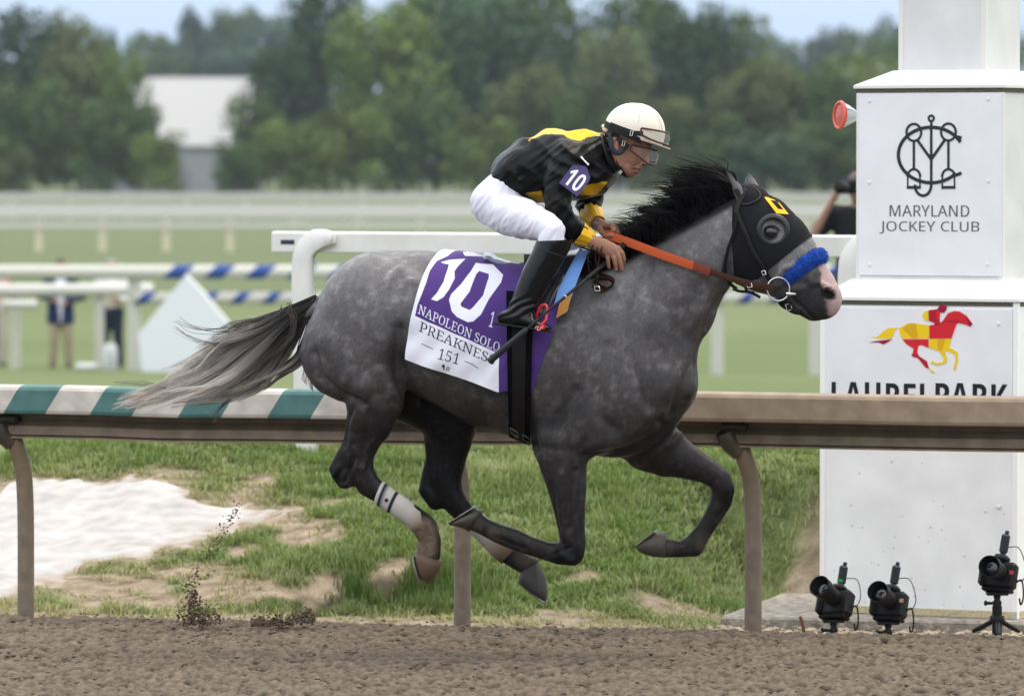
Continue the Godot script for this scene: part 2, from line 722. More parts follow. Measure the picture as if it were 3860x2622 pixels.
func build_trees() -> void:
	var crowns := []
	var trunks := []
	for k in 5:
		var low: float = [.07, .02, .10, .0, .06][k]
		crowns.append(crown_mesh(300 + k, [26, 22, 30, 18, 34][k], [4200, 3600, 4400, 3200, 4600][k], low))
		trunks.append(trunk_mesh(320 + k, low))
	var greens := {"bright": Color(.135, .195, .045), "mid": Color(.082, .130, .038), "dark": Color(.048, .080, .038), "olive": Color(.112, .135, .048), "cool": Color(.070, .120, .058), "pale": Color(.155, .19, .085)}
	var mats := {}
	for g in greens:
		var c: Color = greens[g]
		mats[g] = mat(c.r, c.g, c.b, 0.7, {"spec": 0.25})
		mats[g].backlight_enabled = true
		mats[g].backlight = Color(.3, .35, .2)
	var bark := mat(.09, .075, .06, 0.9)
	# [centre, top, width in picture units, distance, shape, green, what sets it apart]
	var list := [
		[40, 14, 190, 640, 0, "dark", "dark tree at the far left edge, tallest of the left-hand clump"],
		[150, 34, 180, 650, 2, "olive", "olive tree behind the left-hand clump, second from the left edge"],
		[232, 66, 90, 660, 4, "cool", "slim dark tree at the right shoulder of the left-hand clump"],
		[60, 170, 210, 596, 1, "mid", "broad green tree in front at the far left, covering a pale shed"],
		[175, 104, 200, 606, 4, "olive", "tall olive green tree in the middle of the left-hand clump"],
		[275, 108, 110, 602, 0, "bright", "bright green tree left of the white shed roof"],
		[235, 215, 150, 590, 3, "mid", "bushy tree below the bright one, left of the white shed"],
		[358, 300, 120, 586, 1, "bright", "low rounded tree hiding the foot of the white shed on its left"],
		[318, 232, 110, 594, 0, "mid", "green tree covering the left end of the white shed's roof"],
		[20, 330, 120, 580, 3, "olive", "low pale bush at the left edge behind the far rail"],
		[632, 92, 150, 612, 2, "dark", "dark tree with a rounded top right of the white shed roof"],
		[572, 205, 140, 594, 3, "mid", "green tree leaning over the right end of the white shed roof"],
		[535, 318, 105, 584, 1, "mid", "low dark bush right of the white shed's foot"],
		[665, 270, 180, 590, 1, "bright", "rounded mid-height tree below the dark tree right of the shed"],
		[735, -70, 180, 640, 0, "dark", "very tall dark tree left of the bright green one"],
		[865, 12, 250, 604, 4, "bright", "large bright green tree left of the jockey's back"],
		[800, 240, 190, 588, 3, "bright", "low bright tree at the foot of the large bright green one"],
		[985, -60, 230, 632, 2, "mid", "tall mid green tree right of the large bright green one"],
		[960, 200, 190, 592, 1, "mid", "lower tree behind the jockey's lower back"],
		[1080, -20, 220, 612, 0, "cool", "tall bluish green tree left of the jockey's helmet"],
		[1090, 260, 190, 588, 3, "bright", "low light green tree behind the jockey's shoulders"],
		[1190, -80, 240, 640, 4, "mid", "very tall tree rising out of the picture left of the helmet"],
		[1205, 150, 180, 596, 2, "olive", "olive tree directly behind the jockey's collar"],
		[1310, 8, 170, 622, 1, "cool", "rounded tree straight above the cream helmet"],
		[1330, 180, 190, 592, 3, "mid", "mid-height tree behind the cream helmet"],
		[1400, 60, 170, 606, 0, "pale", "pale green tree right of the helmet"],
		[1470, -40, 200, 634, 2, "mid", "tall tree right of the pale green one"],
		[1490, 210, 190, 590, 1, "olive", "low olive tree above the horse's mane"],
		[1575, 10, 200, 612, 4, "dark", "dark leafy tree above the horse's ears"],
		[1600, 250, 200, 588, 3, "mid", "low tree behind the horse's poll"],
		[1660, 22, 170, 622, 0, "mid", "tree left of the gap of sky near the finish post"],
		[1730, 130, 190, 598, 2, "olive", "sloping olive tree under the gap of sky"],
		[1740, 300, 200, 586, 1, "cool", "low dark tree above the blue noseband"],
		[1830, 150, 180, 604, 4, "mid", "green tree left of the red-rimmed lamp"],
		[1880, 270, 190, 590, 3, "mid", "low tree behind the photographer"],
		[1950, 120, 190, 608, 0, "bright", "light green tree touching the finish post's left side"],
		[2000, 250, 200, 592, 1, "mid", "low tree partly behind the finish post"],
		[2120, 20, 220, 620, 2, "mid", "tree mostly behind the upper finish post"],
		[2240, 60, 220, 612, 4, "olive", "tree behind the finish post at the right edge"],
	]
	for q in list:
		var d: float = q[3]
		var p := FL / d
		var base := pt(q[0], 0, d)
		base.y = FLOOR
		var h: float = (EYE.y - FLOOR) + (370.0 - q[1]) / p
		var w: float = q[2] / p * 1.3
		h *= 1.06
		var t := thing("tree", q[6], "tree", Transform3D(Basis(Vector3.UP, q[0] * 0.37).scaled(Vector3(w, h, w)), base), "trees beyond the far rail")
		obj("trunk", trunks[q[4]], bark, t)
		obj("crown", crowns[q[4]], mats[q[5]], t)
	# wooded rise far behind
	var hill := MB.new()
	var hn := noise(340, 0.004, 2)
	var nx := 90
	for j in 9:
		for i in nx:
			var x := lerpf(-420, 420, float(i) / (nx - 1))
			var z := 1000.0 + j * 90.0
			var y := FLOOR - 1.0 + 20.0 * smoothstep(0, 5, j) * exp(-pow((x + 62) / 90.0, 2.0)) + 12.0 * smoothstep(0, 5, j) * exp(-pow((x - 120) / 70.0, 2.0)) + 3.0 * hn.get_noise_2d(x, z)
			hill.vert(Vector3(x, y, -z), Color(.05, .08, .04))
	for j in 8:
		for i in nx - 1:
			var a := j * nx + i
			hill.quad(a, a + nx, a + nx + 1, a + 1)
	tag(obj("wooded_hill", hill, mat(1, 1, 1, 0.9)), "", "", "", "structure")
	var far := [[330, 60, 110, "mid"], [400, 70, 120, "cool"], [433, 4, 70, "dark"], [470, 40, 110, "cool"], [535, 2, 150, "mid"], [600, 24, 120, "cool"], [655, 14, 110, "mid"], [700, 40, 110, "dark"], [370, 110, 130, "mid"], [450, 110, 140, "dark"], [540, 100, 150, "cool"], [640, 110, 140, "mid"], [1760, 60, 120, "mid"], [1830, 64, 110, "cool"], [1895, 44, 110, "dark"], [1955, 52, 120, "mid"], [2015, 26, 110, "cool"], [1800, 120, 140, "dark"], [1930, 116, 140, "cool"]]
	var k := 0
	for q in far:
		var d := 1290.0 - (90.0 if q[1] > 90 else 0.0) + 7.0 * (k % 5)
		var p := FL / d
		var base := pt(q[0], 0, d)
		base.y = FLOOR - 1.0 + 20.0 * exp(-pow((base.x + 62) / 90.0, 2.0)) + 12.0 * exp(-pow((base.x - 120) / 70.0, 2.0)) - 2.0
		var h: float = EYE.y + (370.0 - q[1]) / p - base.y
		var w: float = q[2] / p * 1.2
		var t := thing("tree", FAR_NAMES[k], "tree", Transform3D(Basis(Vector3.UP, k * 1.3).scaled(Vector3(w, h, w)), base), "trees of the far wooded rise")
		obj("trunk", trunks[k % 5], bark, t)
		obj("crown", crowns[k % 5], mats[q[3]], t)
		k += 1
	# sheds behind the trees
	for q in [[250, 585, 176, 332, 648.0, "long white metal roofed shed between the trees on the left", 0.0], [-120, 36, 178, 262, 660.0, "pale roofed shed at the far left edge behind the trees", 0.0], [1925, 2080, 150, 180, 690.0, "small white roof showing beside the finish post", 0.0], [1130, 1480, 196, 260, 700.0, "long pale roof glimpsed through the trees behind the helmet", 0.0]]:
		var d: float = q[4]
		var p := FL / d
		var a := pt(q[0], q[2], d)
		var b := pt(q[1], q[3], d)
		var t := thing("shed", q[5], "shed", Transform3D(Basis(), Vector3(a.x, FLOOR, a.z)))
		var w := b.x - a.x
		var eave := b.y - FLOOR
		var ridge := a.y - FLOOR
		var rf_ := MB.new()
		var run := (ridge - eave) * 1.5
		rf_.flat([Vector3(-.5, eave, run), Vector3(-.5, ridge, 0), Vector3(w + .5, ridge, 0), Vector3(w + .5, eave, run)])
		rf_.flat([Vector3(w + .5, eave, -run), Vector3(w + .5, ridge, 0), Vector3(-.5, ridge, 0), Vector3(-.5, eave, -run)])
		for s in int(w / 1.0):
			rf_.tube([Vector3(s + .5, eave + .02, run), Vector3(s + .5, ridge + .02, .0)], [.05, .05], 5)
		var wl := MB.new()
		wl.box(Vector3(0, -.1, -run + .6), Vector3(w, eave, run - .6), 0.0)
		for e in [0.0, w]:
			wl.flat([Vector3(e, eave, -run + .6), Vector3(e, ridge - .3, 0), Vector3(e, eave, run - .6)])
		obj("wall", wl, mat(.33, .34, .36, 0.7), t)
		obj("roof", rf_, mat(.40, .395, .39, 0.5), t)
		var dr := MB.new()
		for s in 3:
			dr = MB.new()
			dr.box(Vector3(w * (.18 + .3 * s), 0, run - .6), Vector3(w * (.18 + .3 * s) + 1.6, minf(2.4, eave * 0.8), run - .57), .02)
			obj("door", dr, mat(.24, .25, .27, 0.6), t)


func figure(label: String, tf: Transform3D, j: Dictionary, look: Dictionary) -> Node3D:
	# a standing person; joints in metres, x to the right as seen, y up, z towards the viewer
	var t := thing("person", label, "person", tf)
	var g := func(k: String, dflt: Vector3) -> Vector3: return j.get(k, dflt)
	var head: Vector3 = g.call("head", Vector3(0, 1.63, .02))
	var neck: Vector3 = g.call("neck", Vector3(0, 1.46, 0))
	var sl: Vector3 = g.call("shoulder_l", Vector3(-.18, 1.40, 0))
	var sr: Vector3 = g.call("shoulder_r", Vector3(.18, 1.40, 0))
	var el: Vector3 = g.call("elbow_l", Vector3(-.24, 1.13, -.02))
	var er: Vector3 = g.call("elbow_r", Vector3(.24, 1.13, -.02))
	var wl: Vector3 = g.call("wrist_l", Vector3(-.22, .88, .06))
	var wr: Vector3 = g.call("wrist_r", Vector3(.22, .88, .06))
	var hip := Vector3(0, .93, 0)
	var kl: Vector3 = g.call("knee_l", Vector3(-.11, .50, .02))
	var kr: Vector3 = g.call("knee_r", Vector3(.11, .50, .02))
	var al: Vector3 = g.call("ankle_l", Vector3(-.13, .08, -.02))
	var ar: Vector3 = g.call("ankle_r", Vector3(.13, .08, -.02))
	var up := func(b: Body) -> void:
		b.put([[hip + Vector3(0, .02, 0), .155, .12], [Vector3(0, 1.12, 0), .15, .11], [Vector3(0, 1.30, 0), .17, .115]], .05)
		b.put([[sl, .07, .07], [sr, .07, .07]], .05)
		b.put([[sl, .062, .062], [el, .048, .048]], .03)
		b.put([[sr, .062, .062], [er, .048, .048]], .03)
	var fore := func(b: Body) -> void:
		b.put([[el, .047, .047], [wl, .030, .030]], .02)
		b.put([[er, .047, .047], [wr, .030, .030]], .02)
	var legs := func(b: Body) -> void:
		b.put([[hip + Vector3(-.03, 0, 0), .15, .12], [hip + Vector3(.03, 0, 0), .15, .12]], .03)
		b.put([[hip + Vector3(-.085, -.03, 0), .10, .10], [kl, .068, .068], [al, .05, .05]], .04)
		b.put([[hip + Vector3(.085, -.03, 0), .10, .10], [kr, .068, .068], [ar, .05, .05]], .04)
	var b := Body.new()
	up.call(b)
	fore.call(b)
	legs.call(b)
	b.put([[neck + Vector3(0, -.06, 0), .06, .06], [neck + Vector3(0, .06, .01), .052, .052]], .03)
	b.put([[head + Vector3(0, .035, -.01), .095, .095], [head + Vector3(0, -.045, .02), .07, .07]], .03)
	b.put([[head + Vector3(0, -.085, .055), .03, .03]], .03)
	b.put([[head + Vector3(0, -.01, .105), .016, .016], [head + Vector3(0, -.03, .118), .016, .016]], .012)
	for e in [[wl, el], [wr, er]]:
		var d: Vector3 = (e[0] - e[1]).normalized()
		b.put([[e[0], .030, .030], [e[0] + d * .07, .038, .024], [e[0] + d * .10, .034, .02]], .02)
		for f in 4:
			var s: Vector3 = d.cross(Vector3(0, 0, 1)).normalized() * (f - 1.5) * .018
			b.put([[e[0] + d * .10 + s, .010, .010], [e[0] + d * .15 + s * 1.1 + Vector3(0, 0, .015), .009, .009], [e[0] + d * .175 + s + Vector3(0, 0, .035), .008, .008]], .006)
		b.put([[e[0] + d * .03, .012, .012], [e[0] + d * .09 + d.cross(Vector3(0, 0, 1)).normalized() * .05, .010, .010]], .01)
	var bm := b.mesh(.016, -.008)
	var sk: Color = look.skin
	for k in bm.v.size():
		bm.c[k] = sk
		var q := bm.v[k] - head
		if q.length() < .16 and (q.y > .05 or q.z < -.03) and not look.has("bald"):
			bm.c[k] = look.hair
	obj("body", bm, mat(1, 1, 1, 0.55), t)
	b = Body.new()
	up.call(b)
	if look.has("hem"):
		b.put([[Vector3(0, 1.12, 0), .185, .13], [Vector3(0, .80, 0), .21, .15]], .04)
	if not look.has("bare_arms"):
		fore.call(b)
	var jm := b.mesh(.016, .010)
	jm = jm.clip(Plane(Vector3(0, -1, 0), -look.get("hem", .82)))
	if not look.has("bare_arms"):
		for e in [[wl, el], [wr, er]]:
			var d: Vector3 = (e[0] - e[1]).normalized()
			var o := MB.new()
			jm = clip_near(jm, e[0], d, .12)
	else:
		for e in [[sl, el], [sr, er]]:
			var d: Vector3 = (e[1] - e[0]).normalized()
			jm = clip_near(jm, e[0].lerp(e[1], .75), d, .13)
	for k in jm.v.size():
		jm.c[k] = look.top
		var q := jm.v[k]
		if look.has("shirt") and q.z > .05 and absf(q.x) < .02 + .11 * (q.y - .85):
			jm.c[k] = look.shirt
		if look.has("waist") and q.y < 1.16 and absf(q.x) < .2:
			jm.c[k] = look.waist
	obj("jacket" if not look.has("bare_arms") else "shirt", jm, mat(1, 1, 1, 0.8), t)
	b = Body.new()
	legs.call(b)
	var tm := b.mesh(.016, .012)
	tm = tm.clip(Plane(Vector3(0, 1, 0), .99))
	for k in tm.c.size():
		tm.c[k] = look.legs
	obj("trousers", tm, mat(1, 1, 1, 0.85), t)
	for e in [al, ar]:
		b = Body.new()
		b.put([[e + Vector3(0, -.02, 0), .05, .05], [e + Vector3(0, -.045, .14), .035, .045]], .02)
		obj("shoe", b.mesh(.012), mat(.03, .025, .02, 0.5), t)
	if look.has("cap"):
		var h := MB.new()
		h.blob(head + Vector3(0, .06, -.005), Vector3(.105, .075, .115), 8, 16, look.cap)
		h.blob(head + Vector3(0, .045, .11), Vector3(.075, .012, .07), 6, 14, look.cap)
		obj("cap", h, mat(1, 1, 1, 0.8), t)
	return t


func clip_near(m: MB, at: Vector3, d: Vector3, within: float) -> MB:      # cuts a sleeve off without touching the rest
	var o := MB.new()
	o.v = m.v
	o.c = m.c
	o.uv = m.uv
	for k in range(0, m.ix.size(), 3):
		var p := (m.v[m.ix[k]] + m.v[m.ix[k + 1]] + m.v[m.ix[k + 2]]) / 3.0
		if p.distance_to(at + d * within * 0.8) < within and (p - at).dot(d) > 0.0:
			continue
		o.ix.append(m.ix[k])
		o.ix.append(m.ix[k + 1])
		o.ix.append(m.ix[k + 2])
	return o


func build_people() -> void:
	var skin := Color(.40, .22, .16)
	var at := func(px: float, d: float) -> Vector3:
		var p := pt(px, 600, d)
		p.y = ground_y(p.x, p.z)
		return p
	figure("man in navy jacket and khaki trousers standing with hands together behind the white fence", Transform3D(Basis(Vector3.UP, 0.1), at.call(136, 90)),
		{"elbow_l": Vector3(-.36, 1.18, -.05), "elbow_r": Vector3(.36, 1.14, -.05), "wrist_l": Vector3(-.14, 1.10, .20), "wrist_r": Vector3(.10, 1.06, .20)},
		{"skin": skin, "hair": Color(.05, .04, .035), "top": Color(.018, .03, .085), "shirt": Color(.65, .65, .72), "legs": Color(.36, .30, .21), "hem": .72})
	figure("man in white top, beige waist and dark trousers standing by a fence post", Transform3D(Basis(Vector3.UP, -0.15), at.call(252, 90)),
		{"elbow_l": Vector3(-.30, 1.16, .05), "wrist_l": Vector3(-.42, 1.20, .22), "elbow_r": Vector3(.25, 1.12, .02), "wrist_r": Vector3(.12, 1.12, .22)},
		{"skin": skin, "hair": Color(.30, .28, .26), "top": Color(.72, .71, .70), "waist": Color(.48, .42, .34), "legs": Color(.022, .028, .05)})
	figure("person in pale pink top half cut off by the left edge", Transform3D(Basis(Vector3.UP, 0.3), at.call(-14, 91)),
		{"elbow_r": Vector3(.30, 1.15, .02), "wrist_r": Vector3(.24, 1.34, .20)},
		{"skin": skin, "hair": Color(.06, .045, .035), "top": Color(.62, .44, .42), "legs": Color(.46, .40, .36)})
	var ph := figure("photographer in black shirt raising a camera, elbow out, half hidden by the finish post", Transform3D(Basis(Vector3.UP, -0.35).scaled(Vector3.ONE * 1.04), at.call(1947, 44)),
		{"head": Vector3(.02, 1.63, .05), "shoulder_l": Vector3(-.19, 1.42, .0), "elbow_l": Vector3(-.33, 1.25, .10), "wrist_l": Vector3(-.13, 1.56, .16), "elbow_r": Vector3(.30, 1.20, .12), "wrist_r": Vector3(.12, 1.52, .24)},
		{"skin": Color(.34, .19, .15), "hair": Color(.12, .09, .075), "top": Color(.014, .014, .016), "legs": Color(.05, .055, .075), "bare_arms": true})
	var tp := ph.transform
	var cm := MB.new()
	cm.box(Vector3(-.07, 1.58, .22), Vector3(.09, 1.69, .30), .012)
	var c := thing("camera", "black camera held to the photographer's face beside the finish post", "camera", tp)
	var blk := mat(.012, .012, .013, 0.5)
	obj("body", cm, blk, c)
	cm = MB.new()
	cm.tube([Vector3(.0, 1.63, .29), Vector3(.0, 1.63, .46)], [.042, .048], 16)
	obj("lens", cm, blk, c)
	# house-shaped white board standing on the grass
	var bf := Transform3D(Basis(), Vector3(pt(420, 0, 84).x, 0, -84))
	var poly := PackedVector2Array()
	for q in [[421, 624], [456, 660], [517, 734], [527, 846], [322, 852], [312, 757], [388, 664]]:
		var p := onto(bf, q[0], q[1], 0)
		poly.append(Vector2(p.x, p.y))
	var bm := MB.new()
	bm.prism(poly, Transform3D(Basis(), Vector3(0, 0, -.5)), .5)
	var bo := thing("marker_board", "large white house-shaped board standing on the grass behind the horse's tail", "board", bf)
	obj("board", bm, mat(.74, .75, .79, 0.5), bo)
	bm = MB.new()
	for x in [-.45, .45]:
		bm = MB.new()
		bm.box(Vector3(x - .05, onto(bf, 420, 852, 0).y - .25, -.3), Vector3(x + .05, onto(bf, 420, 850, 0).y + .02, -.2), .005)
		obj("foot", bm, mat(.5, .5, .5, 0.6), bo)
	for q in [[195, 845, .17, .11, "low white box on the grass left of the fence post"], [249, 838, .11, .42, "upright white container between the dark trouser legs of the man by the post"]]:
		var p := pt(q[0], 600, 87)
		p.y = ground_y(p.x, p.z)
		var w := MB.new()
		w.lathe([Vector2(.001, 0), Vector2(q[2], 0), Vector2(q[2] * 1.02, q[3] * .6), Vector2(q[2] * .8, q[3] * .95), Vector2(.001, q[3])], Transform3D(), 16)
		var o := thing("container", q[4], "container", Transform3D(Basis(), p))
		obj("tub", w, mat(.60, .60, .62, 0.5), o)


# ---------------------------------------------------------------- remote cameras by the rail
func remote_camera(label: String, foot: Vector3, aim: Vector3, roll: float, high: float, tripod: bool, accent: Color) -> void:
	var t := thing("remote_camera", label, "camera", Transform3D(Basis(), foot), "remote cameras at the foot of the finish post")
	var f := aim.normalized()
	var bx := Basis(Vector3.UP.cross(f).normalized(), Vector3.ZERO, f)
	bx.y = f.cross(bx.x)
	bx = Basis(f, roll) * bx
	var o := Transform3D(bx, Vector3(0, high + .10, 0))
	var blk := mat(.010, .010, .011, 0.5, {"grain": [71, 0.05, 0.7, 1.0, 20.0]})
	var gloss := mat(.008, .008, .009, 0.25, {"coat": 0.3})
	var b := MB.new()
	b.box(Vector3(-.078, -.078, -.038), Vector3(.078, .045, .030), .014, Color.WHITE, o)
	b.box(Vector3(-.034, .04, -.034), Vector3(.034, .078, .034), .014, Color.WHITE, o)
	b.box(Vector3(-.084, -.075, -.02), Vector3(-.05, .035, .052), .014, Color.WHITE, o)
	b.box(Vector3(-.07, -.092, -.034), Vector3(.07, -.074, .03), .008, Color.WHITE, o)
	obj("body", b, blk, t)
	var l := MB.new()
	var lt := o * Transform3D(Basis(Vector3(1, 0, 0), Vector3(0, 0, 1), Vector3(0, -1, 0)), Vector3(.008, -.005, .03))
	l.lathe([Vector2(.035, 0), Vector2(.036, .02), Vector2(.040, .024), Vector2(.040, .055), Vector2(.037, .058), Vector2(.037, .075), Vector2(.043, .082), Vector2(.044, .10), Vector2(.0475, .104), Vector2(.0495, .15), Vector2(.0465, .15), Vector2(.043, .11), Vector2(.002, .105)], lt, 28)
	obj("lens", l, blk, t)
	var g := MB.new()
	g.lathe([Vector2(.042, .112), Vector2(.03, .120), Vector2(.015, .124), Vector2(.001, .125)], lt, 24)
	obj("front_glass", g, mat(.004, .005, .007, 0.05, {"coat": 1.0}), t)
	# transmitter upright on the hot shoe
	var tx := MB.new()
	var up := Transform3D(Basis(Vector3(0, 0, 1), -0.16), o * Vector3(0, .085, -.01))
	tx.box(Vector3(-.019, .0, -.014), Vector3(.019, .088, .016), .008, Color.WHITE, up)
	tx.box(Vector3(-.006, .086, -.008), Vector3(.012, .104, .008), .004, Color.WHITE, up)
	tx.box(Vector3(-.012, -.016, -.01), Vector3(.012, .004, .01), .003, Color.WHITE, up)
	var tn := obj("transmitter", tx, mat(.035, .037, .042, 0.45), t)
	var led := MB.new()
	if accent.g > accent.r:
		led.box(Vector3(-.016, .012, .0155), Vector3(.004, .024, .018), .001, Color.WHITE, up)
		obj("green_mark", led, mat(accent.r, accent.g, accent.b, 0.4), tn)
	# cable from transmitter to the side socket, and straps that hang
	var c := MB.new()
	var s0 := up * Vector3(.018, .03, 0)
	c.tube(spline([s0, s0 + Vector3(.05, -.005, .01), o * Vector3(.12, .02, 0), o * Vector3(.11, -.03, 0), o * Vector3(.075, -.03, 0)], 5), range(21).map(func(_k): return .0024), 6)
	obj("cable", c, gloss, t)
	c = MB.new()
	var h0 := o * Vector3(.084, -.04, 0)
	c.tube(spline([h0, h0 + Vector3(.022, .01, 0), h0 + Vector3(.03, -.035, .005), h0 + Vector3(.028, -.075, .01), h0 + Vector3(.018, -.10, .008), h0 + Vector3(.012, -.07, .006)], 4), range(21).map(func(_k): return .0042), 6)
	obj("hanging_strap", c, blk, t)
	var tagm := MB.new()
	if accent.r > accent.g:
		tagm.box(Vector3(.055, -.012, .0305), Vector3(.075, .006, .0325), .001, Color.WHITE, o)
		obj("sticker", tagm, mat(accent.r, accent.g, accent.b, 0.5), t)
	# support
	var sp := MB.new()
	var base: Vector3 = o * Vector3(0, -.092, 0)
	sp.box(base + Vector3(-.05, -.014, -.03), base + Vector3(.05, .002, .03), .004)
	obj("plate", sp, gloss, t)
	sp = MB.new()
	var tall := base.y - .014
	sp.lathe([Vector2(.001, tall), Vector2(.016, tall), Vector2(.016, tall - .012), Vector2(.012, tall - .018), Vector2(.019, tall - .026), Vector2(.021, tall - .036), Vector2(.018, tall - .046), Vector2(.022, tall - .05), Vector2(.022, -.02)], Transform3D(Basis(), Vector3(base.x, 0, base.z)), 18)
	var st := obj("ball_head", sp, blk, t)
	sp = MB.new()
	sp.tube([Vector3(base.x - .015, tall - .036, base.z), Vector3(base.x - .05, tall - .034, base.z + .01)], [.006, .008], 8)
	sp.blob(Vector3(base.x - .052, tall - .034, base.z + .01), Vector3(.008, .013, .013), 6, 10)
	obj("knob", sp, blk, st)
	if tripod:
		sp = MB.new()
		sp.lathe([Vector2(.012, .10), Vector2(.012, .075), Vector2(.032, .07), Vector2(.034, .045), Vector2(.02, .035), Vector2(.001, .03)], Transform3D(Basis(), Vector3(base.x, 0, base.z)), 18)
		obj("collar", sp, blk, t)
		for k in 3:
			var an := k * TAU / 3.0 + 2.6
			var e := Vector3(cos(an) * .115, -.005, -sin(an) * .115)
			sp = MB.new()
			sp.tube([Vector3(base.x, .056, base.z), Vector3(base.x, 0, base.z) + e * .9 + Vector3(0, .008, 0), Vector3(base.x, 0, base.z) + e * 1.05], [.012, .011, .008], 8)
			obj("leg", sp, blk, t)


func build_small() -> void:
	var spot := func(x: float, s: float) -> Vector3:
		# a place on the ground, s behind the rail, seen at that x
		var d := 25.0
		for k in 6:
			var q := pt(x, 1430, d)
			var r := rfi * q
			d += (s - -r.z)
		var p := pt(x, 1430, d)
		p.y = ground_y(p.x, p.z)
		return p
	remote_camera("black remote camera with green-lit transmitter, nearest the rail post, tipped up to the left", spot.call(1900, .42), Vector3(-.52, .46, .72), 0.10, .08, false, Color(.02, .45, .08))
	remote_camera("middle one of three black remote cameras, pink tag on its side", spot.call(2022, .40), Vector3(-.40, .34, .80), 0.02, .08, false, Color(.40, .20, .15))
	remote_camera("black remote camera on a small spread tripod in front of the finish post", spot.call(2270, .20) + Vector3(0, .05, 0), Vector3(-.36, .22, .85), -0.06, .165, true, Color(.40, .05, .045))
	var st := MB.new()
	var p: Vector3 = spot.call(1826, .35)
	st.tube([p + Vector3(.008, -.03, 0), p + Vector3(-.004, .05, .0), p + Vector3(-.018, .105, .0)], [.008, .0075, .007], 7)
	tag(obj("stick", st, mat(.14, .06, .045, 0.8)), "short reddish brown stick leaning in the soil left of the remote cameras", "stick")
	# loose soil against the pad
	var rng := RandomNumberGenerator.new()
	rng.seed = 91
	var cl := MB.new()
	cl.blob(Vector3.ZERO, Vector3.ONE, 5, 7)
	for k in cl.v.size():
		cl.v[k] *= rng.randf_range(0.7, 1.25)
	cl.smooth()
	var mesh := cl.done()
	var xs := []
	var cols := []
	for k in 1300:      # thrown up by the hooves
		var q := rng.randf()
		var at := Vector2.ZERO
		if q < 0.55:
			var t := pow(rng.randf(), 1.05)
			at = Vector2(438, 1418).lerp(Vector2(436, 1300), t) if t < 0.6 else Vector2(428, 1330).lerp(Vector2(540, 1150), (t - 0.6) * 2.5)
			at += Vector2(rng.randfn(0, 10 * (1.0 - t * 0.3)), rng.randfn(0, 9))
			if t < .3:
				at.x += rng.randf_range(-12, 32)
			if rng.randf() < 0.25:
				at = Vector2(rng.randf_range(400, 500), 1418 - absf(rng.randfn(0, 22)))
		else:
			at = Vector2(rng.randf_range(570, 715), 1420 - absf(rng.randfn(0, 11)))
			at.y -= 22.0 * smoothstep(640, 690, at.x) * rng.randf()
		var w := pt(at.x, minf(at.y, 1424), 25.35 + rng.randf_range(-.1, .1))
		var r := rng.randf_range(.002, .0075) * (1.0 if at.y > 1300 else 0.75)
		xs.append(Transform3D(Basis(Vector3(rng.randf(), rng.randf(), 1).normalized(), rng.randf() * 6).scaled(Vector3(r, r * rng.randf_range(.6, 1), r)), w))
		cols.append(Color(.12, .088, .062) * rng.randf_range(0.5, 1.2))
	var o := scatter("dirt_spray", mesh, xs, cols, mat(1, 1, 1, 0.95))
	tag(o, "clods of dirt kicked into the air behind the horse", "dirt", "", "stuff")
	xs = []
	cols = []
	for k in 2600:     # crumbs lying on the track
		var u := rng.randf_range(-2.9, 2.9)
		var s := rng.randf_range(-4.4, 0.1)
		var r := rng.randf_range(.003, .011) * rng.randf_range(.6, 1.0)
		xs.append(Transform3D(Basis(Vector3.UP, rng.randf() * 6).scaled(Vector3(r * 1.3, r * .7, r)), rf * Vector3(u, rng.randf_range(-.004, .008), -s)))
		cols.append(Color(.165, .13, .10) * rng.randf_range(0.65, 1.2))
	o = scatter("dirt_clods", mesh, xs, cols, mat(1, 1, 1, 0.95))
	tag(o, "loose clods scattered over the harrowed dirt track", "dirt", "", "stuff")
	xs = []
	cols = []
	for k in 900:      # crumbled soil heaped along the pad
		var u := rng.randf_range(slab_u.x - .1, 3.2)
		var s := rng.randf_range(.25, 1.15)
		var r := rng.randf_range(.006, .028) * rng.randf_range(.5, 1.0)
		xs.append(Transform3D(Basis(Vector3.UP, rng.randf() * 6).scaled(Vector3(r * 1.5, r * .6, r)), rf * Vector3(u, lay(u, s) + .3 * r, -s)))
		cols.append(Color(.42, .34, .25) * rng.randf_range(0.75, 1.15))
	o = scatter("crumbled_soil", mesh, xs, cols, mat(1, 1, 1, 0.95))
	tag(o, "pale crumbled soil heaped along the front of the concrete pad", "soil", "", "stuff")


func scatter(called: String, mesh: Mesh, xs: Array, cols: Array, m: Material) -> MultiMeshInstance3D:
	var mm := MultiMesh.new()
	mm.transform_format = MultiMesh.TRANSFORM_3D
	mm.use_colors = true
	mm.mesh = mesh
	mm.instance_count = xs.size()
	for k in xs.size():
		mm.set_instance_transform(k, xs[k])
		mm.set_instance_color(k, cols[k])
	var o := MultiMeshInstance3D.new()
	o.name = called
	o.multimesh = mm
	o.material_override = m
	add_child(o, true)
	return o
# ---------------------------------------------------------------- the horse
var hb := Body.new()
var hb_torso := PackedInt32Array()       # bones of trunk and neck, which the tack lies on


func side(v: Vector3) -> Vector2:        # side elevation of the horse, in picture-sized units
	var o := L(1250, 800)
	return Vector2(1250 + (v.x - o.x) * 530.0, 800 - (v.y - o.y) * 538.0)


